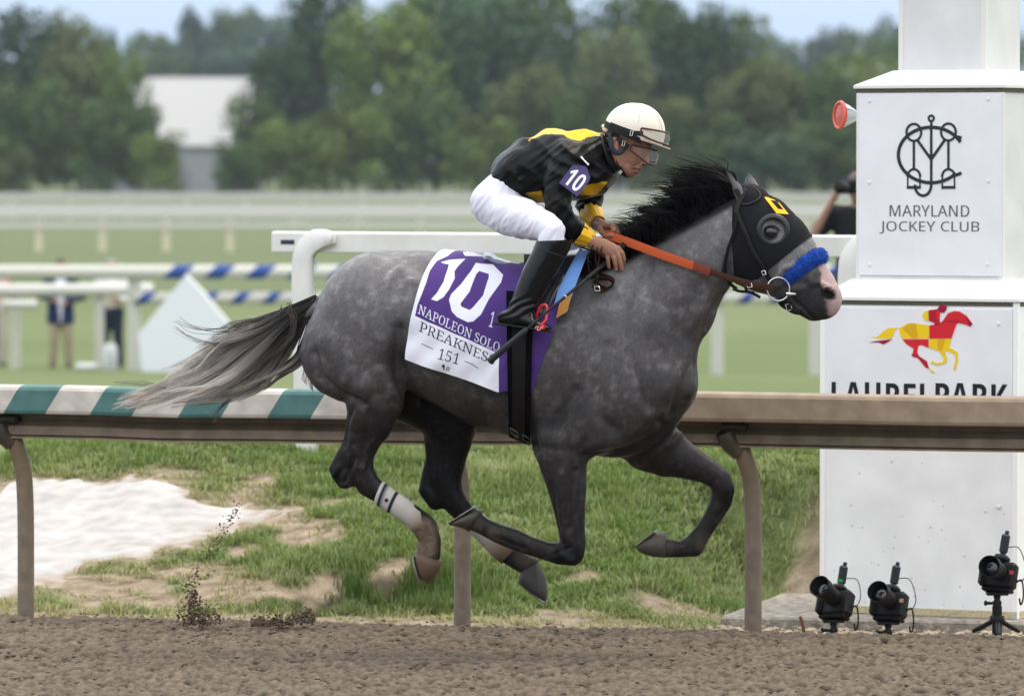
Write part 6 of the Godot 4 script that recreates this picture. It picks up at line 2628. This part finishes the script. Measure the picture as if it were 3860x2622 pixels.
		obj("strap", st, strap_m, gn)
		var cl := MB.new()
		var cp := L(1415, 325, .087) if q[3] > 300.0 else L(1433, 302, .114)
		cl.tube([cp + Vector3(-.006, -.010, 0), cp + Vector3(.004, -.010, 0), cp + Vector3(.008, .010, 0), cp + Vector3(-.002, .010, 0), cp + Vector3(-.006, -.010, 0)], [.0016, .0016, .0016, .0016, .0016], 5)
		obj("clip", cl, mat(.7, .67, .58, 0.35), gn)
	var ey := MB.new()
	ey.blob(L(1452, 344, .036), Vector3(.010, .010, .010), 8, 12, Color(.55, .5, .46))
	ey.blob(L(1459, 345, .040), Vector3(.005, .006, .006), 6, 10, Color(.012, .008, .006))
	obj("eye", ey, mat(1, 1, 1, 0.15), p)
	var eb := MB.new()
	eb.tube([L(1440, 334, .058), L(1452, 332, .052), L(1464, 334, .036)], [.002, .0035, .002], 6)
	obj("eyebrow", eb, mat(.012, .009, .008, 0.8), p)
	# collar
	var co := MB.new()
	co.tube(spline([L(1366, 306, .0), L(1366, 318, .055), L(1372, 340, .085), L(1384, 365, .075), L(1396, 384, .04), L(1400, 388, .0)], 4), [.013, .014, .015, .015, .016, .016, .016, .017, .017, .017, .017, .017, .017, .016, .016, .016, .015, .015, .014, .013, .012], 10, [], 0.6, Vector3(0.8, -0.5, 0))
	obj("collar", co, mat(.0085, .0078, .009, 0.4, {"spec": 0.3}), p)
	# number on the sleeve
	var a := L(1269, 415, .284)
	var ex := (L(1310, 445.5, .284) - a)
	var ey2 := (L(1303, 364, .262) - a)
	var ez := ex.cross(ey2).normalized()
	var tf := Transform3D(Basis(ex.normalized(), ez.cross(ex.normalized()), ez), a)
	var w := ex.length()
	var hgt := ey2.length()
	var bd := MB.new()
	var poly := PackedVector2Array()
	for e in [[0, 0], [1, 0], [1.02, .08], [1.02, .72], [.96, .86], [.72, .98], [.60, 1.06], [.42, 1.06], [.30, .98], [.06, .86], [0, .74]]:
		poly.append(Vector2(e[0] * w, e[1] * hgt))
	bd.prism(poly, tf, .004, Color(.055, .032, .14))
	var bo2 := obj("number_badge", bd, mat(1, 1, 1, 0.35, {"coat": 0.3}), p)
	var bf := SystemFont.new()
	bf.font_names = PackedStringArray(["Droid Sans"])
	bf.font_weight = 700
	var nm := text_mb("10", bf, w * .80, hgt * .70, .002)
	obj("lettering", nm, mat(.82, .82, .84, 0.4), bo2).transform = tf * Transform3D(Basis(), Vector3(w * .10, hgt * .10, .0042))
	var pin := MB.new()
	pin.tube([L(1319, 356, .262), L(1326, 364, .27), L(1336, 374, .27)], [.0045, .003, .0045], 8)
	obj("pin", pin, mat(.8, .8, .8, 0.3), bo2)
	# whip in the near hand
	var wz := hz - .020
	var wp := []
	for q in [[1418, 553, wz], [1396, 577, wz], [1368, 602, wz + .02], [1330, 634, .33], [1281, 675, .41], [1240, 709, .455], [1196, 747, .47], [1150, 786, .47], [1110, 821, .465]]:
		wp.append(L(q[0], q[1], q[2]))
	var wh := MB.new()
	wh.tube([wp[0], wp[1], wp[2], wp[3]], [.012, .0105, .0095, .008], 12)
	var wo := thing("riding_whip", "long black padded riding whip slanting down past the jockey's boot", "whip", hf)
	obj("grip", wh, mat(.012, .012, .013, 0.55, {"bump": [65, 0.05, 0.1, 16.0]}), wo)
	wh = MB.new()
	wh.tube([wp[3], wp[4], wp[5], wp[6]], [.0068, .006, .0055, .0055], 10)
	obj("shaft", wh, mat(.014, .014, .015, 0.35), wo)
	wh = MB.new()
	wh.tube([wp[6], wp[6].lerp(wp[7], .1), wp[7], wp[8].lerp(wp[7], .04), wp[8]], [.008, .012, .0135, .0145, .013], 14)
	obj("popper", wh, mat(.022, .023, .026, 0.4), wo)
	wh = MB.new()
	var cc: Vector3 = wp[3].lerp(wp[4], .96)
	var dd: Vector3 = (wp[4] - wp[3]).normalized() * .003
	wh.tube([cc - dd, cc + dd], [.0085, .0085], 10)
	cc = wp[6].lerp(wp[5], .12)
	obj("collar", wh, mat(.5, .48, .44, 0.4), wo)
# ---------------------------------------------------------------- tack
func along(l: Array, t: float) -> Vector2:
	if l.size() > 4:         # long edges are measured by their x
		var x := lerpf(l[0][0], l[-1][0], clampf(t, 0, 1))
		for e in l.size() - 1:
			if x <= l[e + 1][0] or e == l.size() - 2:
				return Vector2(x, lerpf(l[e][1], l[e + 1][1], (x - l[e][0]) / (l[e + 1][0] - l[e][0])))
	var f := clampf(t, 0, 1) * (l.size() - 1)
	var k := mini(int(f), l.size() - 2)
	return Vector2(l[k][0], l[k][1]).lerp(Vector2(l[k + 1][0], l[k + 1][1]), f - k)


func bulge(u: float, h: float) -> float:       # how far the rear edge of the cloth bows back
	return 28.0 * pow(sin(PI * pow(clampf(h, 0.0, 1.0), 0.6)), 0.8) * (1.0 - clampf(u, 0, 1)) * (1.0 - clampf(u, 0, 1))


var fold_n := noise(201, 1.0, 2)


func drape(top: Array, bottom: Array, nu: int, nt: int, off: float, hang: bool, far_side: bool, fold := 0.0, t0 := 0.0) -> MB:
	# a sheet laid over the horse from its topline down to a hem, following the body it lies on
	var m := MB.new()
	var rows := []
	for j in range(nt, -1, -1) if far_side else []:
		if j > 0:
			rows.append([t0 + (1.0 - t0) * j / nt, -1.0])
	for j in nt + 1:
		rows.append([t0 + (1.0 - t0) * j / nt, 1.0])
	var zs := []
	for i in nu + 1:
		var u := float(i) / nu
		var col := []
		var prev := 0.0
		for j in nt + 1:
			var t := t0 + (1.0 - t0) * j / nt
			var q := along(top, u).lerp(along(bottom, u), 1.0 - cos(t * PI / 2.0)) - Vector2(bulge(u, 1.0 - cos(t * PI / 2.0)) if fold > .008 else 0.0, 0)
			var z := skin_z(q.x, q.y, false)
			if hang:
				z = maxf(z, prev - 0.0015)
			if z <= 0.0 and t > 0.5:
				z = maxf(prev - 0.03, 0.0)
			prev = z
			col.append(z)
		zs.append(col)
	for r in rows:
		var t: float = r[0]
		var j := int(roundf((t - t0) / (1.0 - t0) * nt))
		for i in nu + 1:
			var u := float(i) / nu
			var h := 1.0 - cos(t * PI / 2.0)
			var q := along(top, u).lerp(along(bottom, u), h) - Vector2(bulge(u, h) if fold > .008 else 0.0, 0)
			var o := off + (.018 * smoothstep(0.55, 0.8, u) if fold > .008 else 0.0)
			if fold > 0.0:
				o += fold * maxf(-0.55, 0.5 * sin(u * 11.0 + h * 6.0) + 1.3 * fold_n.get_noise_2d(u * 3.4 + h * 1.5, h * 2.2)) * smoothstep(0.1, 0.9, h)
			var p := L(q.x, q.y, zs[i][j]) + Vector3(0, cos(t * PI / 2.0), sin(t * PI / 2.0)) * o
			if r[1] < 0:
				p.z = -p.z
			m.vert(p, Color.WHITE, Vector2(u, h))
	for j in rows.size() - 1:
		for i in nu:
			var a := j * (nu + 1) + i
			m.quad(a, a + 1, a + nu + 2, a + nu + 1)
	return m


func fill(img: Image, a: Vector2, b: Vector2, c: Vector2, col: Color) -> void:
	var lo := a.min(b).min(c).floor()
	var hi := a.max(b).max(c).ceil()
	var w := img.get_width()
	var h := img.get_height()
	var area := (b - a).cross(c - a)
	if absf(area) < 1e-6:
		return
	for y in range(maxi(0, int(lo.y)), mini(h, int(hi.y) + 1)):
		for x in range(maxi(0, int(lo.x)), mini(w, int(hi.x) + 1)):
			var p := Vector2(x + 0.5, y + 0.5)
			var e0 := (b - a).cross(p - a) / area
			var e1 := (c - b).cross(p - b) / area
			var e2 := (a - c).cross(p - c) / area
			if e0 >= 0 and e1 >= 0 and e2 >= 0:
				img.set_pixel(x, y, col)


func unbend(q: Vector2, k: Array) -> Vector2:       # where q lies in the quad k (corners top left, top right, bottom right, bottom left)
	var t := Vector2(0.5, 0.5)
	for n in 14:
		var p: Vector2 = k[0].lerp(k[1], t.x).lerp(k[3].lerp(k[2], t.x), t.y) - Vector2(bulge(t.x, t.y), 0)
		var du: Vector2 = (k[1] - k[0]).lerp(k[2] - k[3], t.y)
		var dv: Vector2 = k[3].lerp(k[2], t.x) - k[0].lerp(k[1], t.x)
		var e := q - p
		var det := du.cross(dv)
		t += Vector2(e.cross(dv) / det, du.cross(e) / det)
	return t


func cloth_print(k: Array) -> ImageTexture:
	var n := 2048
	var img := Image.create(n, n, false, Image.FORMAT_RGB8)
	var white := Color(.72, .72, .77).linear_to_srgb()
	var purple := Color(.070, .032, .175).linear_to_srgb()
	var dark := Color(.02, .018, .05).linear_to_srgb()
	img.fill(white)
	var z := func(x: float, y: float) -> Vector2: return unbend(Vector2(662.3 + x * .31087, 541.9 + y * .31087), k) * n
	var poly := func(l: Array, col: Color) -> void:
		var p := PackedVector2Array()
		for e in range(0, l.size(), 2):
			p.append(unbend(Vector2(662.3 + l[e] * .31087, 541.9 + l[e + 1] * .31087), k) * n)
		var t := Geometry2D.triangulate_polygon(p)
		for e in range(0, t.size(), 3):
			fill(img, p[t[e]], p[t[e + 1]], p[t[e + 2]], col)
	poly.call([1215, 80, 1140, 140, 1060, 180, 1010, 250, 985, 330, 950, 420, 920, 490, 903, 570, 1200, 685, 1500, 805, 1518, 815, 1518, 1180, 1700, 1300, 1900, 1250, 2300, 200, 1900, 60, 1650, 150, 1400, 118, 1265, 130], purple)
	poly.call([1088, 186, 1150, 166, 1270, 148, 1215, 205, 1190, 240, 1192, 290, 1150, 370, 1110, 425, 1062, 455, 1018, 445, 1060, 400, 1110, 320, 1140, 230, 1148, 196, 1120, 196], white)
	poly.call([1345, 165, 1470, 165, 1545, 235, 1530, 290, 1440, 420, 1385, 535, 1330, 590, 1290, 598, 1210, 560, 1170, 520, 1150, 440, 1165, 400, 1240, 320, 1310, 225], white)
	poly.call([1370, 218, 1440, 235, 1440, 260, 1400, 390, 1320, 490, 1300, 505, 1240, 480, 1235, 460, 1300, 370, 1350, 240], purple)
	poly.call([950, 759, 1037, 795, 1037, 800, 950, 764], dark)
	poly.call([1265, 878, 1320, 895, 1364, 924, 1363, 929, 1318, 900, 1265, 883], dark)
	# small mark: a curved head and three strokes
	poly.call([1100, 922, 1112, 904, 1120, 908, 1126, 924, 1118, 930, 1122, 940, 1108, 952, 1113, 936, 1108, 926], dark)
	for s in 3:
		poly.call([1126 + s * 9, 948 + s * 3, 1142 + s * 9, 920 + s * 3, 1146 + s * 9, 922 + s * 3, 1130 + s * 9, 950 + s * 3], dark)
	var font := SystemFont.new()
	font.font_names = PackedStringArray(["Droid Serif"])
	for q in [["NAPOLEON SOLO", 922, 549, 1512, 802, 66, white], ["PREAKNESS", 930, 672, 1478, 900, 70, dark], ["151", 1072, 868, 1218, 906, 78, dark], ["1", 1438, 612, 1466, 622, 112, white]]:
		var w: MB = text_mb(q[0], font, 1.0, 1.0, 0.01)
		var a := Vector2(q[1], q[2])
		var b := Vector2(q[3], q[4])
		var up := Vector2(0.22, -1.0) * float(q[5])
		var pts := PackedVector2Array()
		for v in w.v:
			var p := a.lerp(b, v.x) + up * v.y
			pts.append(unbend(Vector2(662.3 + p.x * .31087, 541.9 + p.y * .31087), k) * n)
		for e in range(0, w.ix.size(), 3):
			if w.n[w.ix[e]].z > 0.5:
				fill(img, pts[w.ix[e]], pts[w.ix[e + 1]], pts[w.ix[e + 2]], q[6])
	# white lining shows along the front hem
	img.resize(1024, 1024, Image.INTERPOLATE_BILINEAR)
	return ImageTexture.create_from_image(img)


func build_tack() -> void:
	var leather := mat(.009, .008, .0075, 0.45, {"spec": 0.3})
	var brown := mat(.075, .03, .018, 0.42, {"grain": [61, 0.05, 0.7, 1.0, 12.0]})
	var steel := mat(.62, .62, .64, 0.22, {"metal": 1.0})
	# saddle cloth
	var top := [[1010, 572], [1060, 580], [1110, 592], [1180, 602], [1240, 604], [1322, 594]]
	var hem := [[921, 815], [957, 829], [1044, 857], [1134, 890], [1165, 884], [1204, 904]]
	var cl := drape(top, hem, 64, 36, .014, true, true, .012)
	var cm := mat(1, 1, 1, 0.72, {"spec": 0.25, "sheen": 0.3})
	cm.albedo_texture = cloth_print([Vector2(1010, 572), Vector2(1322, 594), Vector2(1204, 904), Vector2(921, 815)])
	cm.texture_repeat = false
	var co := obj("saddle_cloth", cl, cm)
	co.transform = hf
	tag(co, "purple and white numbered saddle cloth draped over the grey horse", "saddle cloth")
	# saddle
	var s := thing("saddle", "small black racing saddle with red stirrup, strapped round the horse with black girth", "saddle", hf)
	var sb := Body.new()
	sb.put(JS([[1112, 587, 8, 0, .10], [1150, 602, 11, 0, .09], [1200, 612, 14, 0, .075], [1260, 606, 16, 0, .07], [1305, 590, 15, 0, .05]]), .02)
	sb.put(JS([[1112, 583, 7, 0, .11], [1104, 577, 5, 0, .09]]), .015)
	var seat := sb.mesh(.007)
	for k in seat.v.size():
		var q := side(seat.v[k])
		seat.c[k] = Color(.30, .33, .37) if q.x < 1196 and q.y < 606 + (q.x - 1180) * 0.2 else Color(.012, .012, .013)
	obj("seat", seat, mat(1, 1, 1, 0.25, {"coat": 0.4}), s)
	obj("flap", drape([[1190, 606], [1250, 606], [1318, 592]], [[1205, 700], [1240, 712], [1262, 676]], 14, 14, .056, false, true, 0.004), mat(.012, .012, .013, 0.22, {"coat": 0.6}), s)
	obj("pad", drape([[1296, 592], [1338, 596]], [[1262, 690], [1300, 678]], 8, 14, .050, false, true), mat(.16, .33, .72, 0.75, {"sheen": 0.2}), s)
	obj("pad_edge", drape([[1290, 640], [1318, 632]], [[1266, 722], [1292, 706]], 8, 14, .048, false, false, 0.0, 0.72), mat(.42, .20, .05, 0.7), s)
	var gm := mat(.004, .004, .005, 0.8, {"spec": 0.1})
	obj("girth", drape([[1150, 600], [1216, 602]], [[1160, 990], [1208, 1010]], 8, 30, .054, false, false, 0.0, 0.42), gm, s)
	obj("girth_strap", drape([[1166, 600], [1200, 602]], [[1168, 992], [1196, 1006]], 6, 24, .059, false, false, 0.0, 0.55), leather, s)
	for q in [[1158, 985], [1186, 1000]]:
		var bk := MB.new()
		var z := maxf(skin_z(q[0], q[1] - 25, false) - 0.02, 0.1) + .056
		bk.tube([L(q[0], q[1] - 14, z), L(q[0] + 16, q[1] - 4, z), L(q[0] + 18, q[1] + 8, z - .02), L(q[0] + 2, q[1] - 2, z - .02), L(q[0], q[1] - 14, z)], [.0025, .0025, .0025, .0025, .0025], 6)
		obj("buckle", bk, mat(.12, .12, .12, 0.3, {"metal": 0.8}), s)
	# stirrup and its leather
	var lt := MB.new()
	var lp := []
	for q in [[1268, 612, .30], [1258, 640, .355], [1246, 668, .385], [1240, 690, .395]]:
		lp.append(L(q[0], q[1], q[2]))
	lt.strap(spline(lp, 4), [Vector3(0.9, 0.4, 0)], [.016], .004)
	obj("stirrup_leather", lt, leather, s)
	var red := mat(.55, .012, .022, 0.22, {"coat": 0.7})
	var st := MB.new()
	var sp := []
	for q in [[1212, 738, .37], [1217, 718, .385], [1226, 697, .395], [1236, 691, .40], [1242, 698, .405], [1241, 714, .41], [1238, 728, .42], [1226, 738, .43]]:
		sp.append(L(q[0], q[1], q[2]))
	sp = spline(sp, 4)
	var sr := []
	for k in sp.size():
		sr.append(.0062)
	st.tube(sp, sr, 10)
	var tread := [L(1205, 742, .36), L(1214, 734, .375), L(1232, 733, .42), L(1238, 740, .435), L(1230, 752, .43), L(1212, 756, .37)]
	var t2 := MB.new()
	t2.tube([L(1208, 743, .36), L(1220, 744, .40), L(1233, 743, .435)], [.012, .017, .012], 10, [], 1.0)
	obj("stirrup_iron", st, red, s)
	obj("stirrup_tread", t2, red, s)
	var mk := MB.new()
	var mp := []
	for q in [[1214, 746], [1217, 741], [1221, 742], [1219, 748], [1224, 749], [1228, 744], [1232, 745]]:
		mp.append(L(q[0], q[1], .4535 - .0 * q[0]))
	var mr := []
	mp = spline(mp, 3)
	for k in mp.size():
		mr.append(.0016)
	mk.tube(mp, mr, 6)
	obj("stirrup_mark", mk, mat(.6, .6, .6, 0.4), s)
	# hood with blinkers
	var hd := thing("blinker_hood", "black race hood with round eye cup and yellow square on the horse's head", "hood", hf)
	var lo := L(1640, 680) + Vector3(0, 0, -.2)
	var hi := L(1850, 400) + Vector3(0, 0, .2)
	var hm := hb.mesh(.006, .0065, lo, hi)
	var cut := func(m: MB, x0: float, y0: float, x1: float, y1: float) -> MB:      # keeps what is on the left of the way from the first point to the second, as seen in the picture
		var a := L(x0, y0)
		var b := L(x1, y1)
		var d := (b - a).normalized()
		var nn := Vector3(d.y, -d.x, 0)
		return m.clip(Plane(nn, nn.dot(a)))
	hm = cut.call(hm, 1668, 400, 1671, 660)
	hm = cut.call(hm, 1718, 640, 1834, 544)
	var keep := MB.new()
	keep.v = hm.v
	keep.c = hm.c
	keep.uv = hm.uv
	for k in range(0, hm.ix.size(), 3):
		var p := hm.v[hm.ix[k]]
		if p.z > 0 and side(p).distance_to(Vector2(1755, 523)) < 27.5:
			continue
		keep.ix.append(hm.ix[k])
		keep.ix.append(hm.ix[k + 1])
		keep.ix.append(hm.ix[k + 2])
	obj("hood", keep, mat(.009, .0088, .0105, 0.7, {"sheen": 0.15, "spec": 0.25}), hd)
	for e in [1.0, -1.0]:
		var cup := MB.new()
		var ce := L(1755, 523, (skin_z(1755, 523) - .004) * e)
		var ax := Vector3(0.18, 0.05, e).normalized()
		var bx := Basis(ax.cross(Vector3.UP).normalized(), ax, Vector3.ZERO)
		bx.z = bx.x.cross(bx.y)
		cup.lathe([Vector2(.073, -.014), Vector2(.072, .004), Vector2(.069, .010), Vector2(.062, .014), Vector2(.055, .016), Vector2(.050, .015), Vector2(.0485, .010), Vector2(.0495, .0), Vector2(.050, -.014)], Transform3D(bx, ce), 40)
		obj("eye_cup", cup, mat(.016, .017, .02, 0.34, {"coat": 0.15, "spec": 0.4}), hd)
	var lift := func(q: Vector2, off: float) -> Vector3: return L(q.x, q.y, skin_z(q.x, q.y) + off)
	var sq := MB.new()
	var oq := [Vector2(1735, 447), Vector2(1757, 444.5), Vector2(1791, 486), Vector2(1763, 484)]
	var iq := [Vector2(1748.5, 453.5), Vector2(1763, 455.5), Vector2(1779, 475.5), Vector2(1766.5, 474)]
	for k in 4:
		var ka := (k + 1) % 4
		for i in 8:
			for j in 4:
				var pts := []
				for c in [[0, 0], [1, 0], [1, 1], [0, 1]]:
					var t: float = (i + c[0]) / 8.0
					var w: float = (j + c[1]) / 4.0
					pts.append(lift.call(oq[k].lerp(oq[ka], t).lerp(iq[k].lerp(iq[ka], t), w), .0105))
				sq.flat(pts)
	obj("yellow_square", sq, mat(.80, .46, .012, 0.6), hd)
	# raised trim round the near ear
	var trim := MB.new()
	var tp := []
	for q in [[1694, 424], [1708, 424], [1722, 434], [1726, 446], [1716, 456], [1700, 463], [1684, 464]]:
		tp.append(lift.call(Vector2(q[0], q[1]), .009))
	tp = spline(tp, 3)
	var tr := []
	for k in tp.size():
		tr.append(.0042)
	trim.tube(tp, tr, 6)
	obj("ear_trim", trim, mat(.02, .02, .023, 0.4), hd)
	# bridle
	var b := thing("bridle", "black and brown leather bridle with blue sheepskin noseband, ring bit and orange-gripped reins", "bridle", hf)
	var band := func(called: String, pts: Array, wd: float, th: float, m: Material, off := .012, acr := Vector3.ZERO) -> void:
		var p3 := []
		for q in pts:
			p3.append(L(q[0], q[1], q[2]) if q.size() > 2 else lift.call(Vector2(q[0], q[1]), off))
		p3 = spline(p3, 4)
		var ac := []
		for k in p3.size():
			var t: Vector3 = (p3[mini(k + 1, p3.size() - 1)] - p3[maxi(k - 1, 0)]).normalized()
			ac.append(t.cross(Vector3(0, 0, 1)) if acr == Vector3.ZERO else acr)
		var mm := MB.new()
		mm.strap(p3, ac, [wd], th)
		obj(called, mm, m, b)
	band.call("throat_lash", [[1671, 482], [1672, 500], [1665, 530], [1652, 570], [1646, 610], [1655, 640], [1672, 655]], .013, .005, leather)
	band.call("cheek_strap", [[1672, 478], [1680, 500], [1695, 535], [1709, 571], [1729, 601], [1744, 629], [1751, 637]], .017, .006, leather, .016)
	band.call("crown_strap", [[1692, 428], [1682, 450], [1674, 468], [1671, 484]], .02, .006, leather, .013)
	band.call("chin_strap", [[1772, 680], [1776, 690], [1790, 699], [1803, 706], [1819, 709]], .024, .006, leather, .012)
	band.call("loose_strap", [[1664, 655, .05], [1680, 661, .06], [1700, 662, .06], [1714, 668, .06], [1726, 675, .06]], .012, .004, leather)
	band.call("loose_strap", [[1692, 650, .07], [1697, 662, .07], [1712, 664, .07]], .012, .004, leather)
	var ring := MB.new()
	var rp := []
	var rr := []
	var rz := skin_z(1748, 640) + .024
	for k in 33:
		var a := TAU * k / 32.0
		rp.append(L(1767 + 25.5 * cos(a), 656 + 26.5 * sin(a), rz - .012 * cos(a)))
		rr.append(.0038)
	ring.tube(rp, rr, 8, [], 1.0, Vector3.ZERO, false)
	obj("bit_ring", ring, steel, b)
	var bar := MB.new()
	bar.tube([L(1785, 667, rz + .006), L(1796, 667, rz + .004), L(1807, 667, rz - .016)], [.008, .0085, .006], 10)
	obj("bit_bar", bar, steel, b)
	for q in [[1734, 619, 5], [1791, 697, 8], [1701, 646, 7]]:
		var bk := MB.new()
		var w: float = q[2]
		var z: float = skin_z(q[0], q[1]) + (.026 if w == 5 else .022)
		if w == 7:
			z = .125
		bk.tube([L(q[0] - w, q[1] - w * .7, z), L(q[0] + w * .5, q[1] - w, z), L(q[0] + w, q[1] + w * .7, z), L(q[0] - w * .5, q[1] + w, z), L(q[0] - w, q[1] - w * .7, z)], [.0022, .0022, .0022, .0022, .0022], 6)
		obj("buckle", bk, steel, b)
	# sheepskin roll round the nose
	var nb := Body.new()
	nb.put(JS([[1789, 628, 15, .066, .026], [1806, 613, 17, .072, .03], [1828, 597, 17, .062, .03], [1848, 584, 17, .042, .03], [1860, 581, 16, .012, .03], [1860, 583, 16, -.02, .03], [1846, 592, 16, -.05, .03], [1815, 610, 15, -.075, .026]]), .01)
	var wool := nb.mesh(.0045)
	wool.smooth()
	var wn := noise(210, 90.0, 3)
	for k in wool.v.size():
		wool.v[k] += wool.n[k] * (.006 * wn.get_noise_3dv(wool.v[k]) + .002)
		var c := 0.8 + 0.7 * wn.get_noise_3dv(wool.v[k])
		wool.c[k] = Color(c, c, c)
	var rng := RandomNumberGenerator.new()
	rng.seed = 12
	var nn := wool.n.duplicate()
	wool.n = PackedVector3Array()
	for k in range(0, nn.size(), 2):
		var d := (nn[k] + Vector3(rng.randfn(), rng.randfn(), rng.randfn()) * 0.5).normalized()
		var c := rng.randf_range(0.7, 1.5)
		var a := wool.v[k]
		wool.tube([a, a + d * .006 + Vector3(0, -.001, 0), a + d * .009 + Vector3(.001, -.002, 0)], [.0013, .0009, .0003], 3, [Color(c, c, c), Color(c, c, c), Color(c, c, c)], 1.0, Vector3.ZERO, false)
	obj("noseband_roll", wool, mat(.012, .075, .42, 0.85, {"sheen": 0.6}), b)
	# reins: orange rubber grip, then brown leather to the ring
	var rein := func(called: String, pts: Array, wd: float, th: float, m: Material) -> void:
		var p3 := []
		for q in pts:
			p3.append(L(q[0], q[1], q[2]))
		p3 = spline(p3, 5)
		var mm := MB.new()
		mm.strap(p3, [Vector3(0.35, 1, 0.1)], [wd], th)
		obj(called, mm, m, b)
	rein.call("rein_grip", [[1374, 531, .10], [1420, 547, .115], [1500, 577, .14], [1577, 604, .14]], .036, .005, mat(.52, .095, .028, 0.5, {"bump": [62, 0.04, 0.1, 14.0]}))
	rein.call("rein_splice", [[1574, 603, .1425], [1594, 610, .141], [1613, 617, .139]], .036, .0065, mat(.20, .042, .026, 0.5))
	rein.call("rein", [[1610, 616, .138], [1650, 629, .132], [1700, 643, .125], [1735, 650, .115], [1757, 653, .108]], .026, .005, brown)
	rein.call("rein", [[1390, 528, -.06], [1480, 545, -.16], [1600, 600, -.14], [1700, 640, -.13], [1760, 652, -.10]], .03, .005, brown)
	# the spare loops of rein under the hands
	for q in [[[1352, 548], [1338, 575], [1335, 605], [1346, 628], [1356, 612], [1360, 585], [1366, 560]], [[1356, 560], [1352, 590], [1362, 620], [1386, 630], [1394, 640], [1380, 654], [1360, 646], [1352, 628]], [[1346, 640], [1362, 632], [1384, 634], [1390, 648], [1372, 658], [1352, 654]], [[1346, 652], [1356, 656], [1366, 660]]]:
		var p3 := []
		for e in q:
			p3.append(L(e[0], e[1], skin_z(e[0], maxf(e[1], 620)) + .03 + .012 * sin(e[0] * 0.7)))
		p3 = spline(p3, 4)
		var mm := MB.new()
		mm.strap(p3, [Vector3(0.25, 0.45, 0.85)], [.024], .004)
		obj("rein_loop", mm, brown, b)
	var bk2 := MB.new()
	var bz := skin_z(1356, 655) + .05
	bk2.tube([L(1349, 650, bz), L(1360, 650, bz), L(1362, 660, bz), L(1351, 660, bz), L(1349, 650, bz)], [.0022, .0022, .0022, .0022, .0022], 6)
	obj("buckle", bk2, steel, b)
	# leg bandages
	var ring_l := [[851, 1140, 866, 1095], [856, 1144, 871, 1098], [859, 1146, 874, 1100], [861, 1147, 876, 1102], [869, 1152, 885, 1109], [879, 1158, 895, 1117], [882, 1160, 898, 1119], [886, 1162, 902, 1121], [889, 1164, 905, 1123], [897, 1169, 913, 1128], [910, 1178, 927, 1138], [922, 1188, 942, 1149], [932, 1200, 957, 1160], [936, 1209, 972, 1176], [941, 1214, 978, 1186]]
	var rl := []
	for q in ring_l:
		var e := 1.0 if rl.size() < 11 else (0.4 if rl.size() < 13 else -1.0)
		rl.append([q[0] - 2 * e, q[1] + 3 * e, q[2] + 2 * e, q[3] - 3 * e, .13, .040 if rl.size() < 12 else (.044 if rl.size() < 14 else .034)])
	var wh := Color(.66, .62, .56)
	var bl := Color(.015, .02, .035)
	var mud := Color(.26, .19, .125)
	var cs := [wh, wh, bl, bl, wh, wh, bl, bl, wh, wh, wh * 0.9, wh.lerp(mud, .25), wh.lerp(mud, .6), mud, mud * 0.8]
	var ba := obj("leg_bandage", loft_pairs(rl, 26, cs), mat(1, 1, 1, 0.8, {"grain": [63, 0.05, 0.7, 1.0, 9.0], "bump": [64, 0.06, 0.15, 12.0]}))
	ba.transform = hf
	tag(ba, "white bandage with two dark stripes on the horse's nearest hind leg", "bandage", "bandages on the hind legs")
	var mk2 := MB.new()
	for k in 10:
		var a := TAU * k / 10.0
		var r := 5.2 if k % 2 == 0 else 3.8
		mk2.vert(L(876.5 + cos(a) * r, 1135 + sin(a) * r, .13 + .0412))
	for k in range(1, 9):
		mk2.tri(0, k, k + 1)
	obj("printed_mark", mk2, mat(.015, .015, .02, 0.8), ba)
	rl = []
	for q in [[1046, 1190, 1072, 1150], [1062, 1202, 1088, 1162], [1080, 1218, 1108, 1180], [1100, 1236, 1128, 1200], [1112, 1252, 1146, 1212], [1124, 1264, 1164, 1224], [1140, 1276, 1178, 1240]]:
		rl.append([q[0] - 2, q[1] + 3, q[2] + 2, q[3] - 3, -.125, .041 if rl.size() < 4 else .048])
	ba = obj("leg_bandage", loft_pairs(rl, 22, [wh * 0.8, wh * 0.8, wh * 0.75, wh.lerp(mud, .4), wh.lerp(mud, .7), mud, mud * 0.8]), mat(1, 1, 1, 0.8, {"grain": [63, 0.05, 0.7, 1.0, 9.0]}))
	ba.transform = hf
	tag(ba, "muddy pale bandage on the horse's farther hind leg, behind a raised foreleg", "bandage", "bandages on the hind legs")
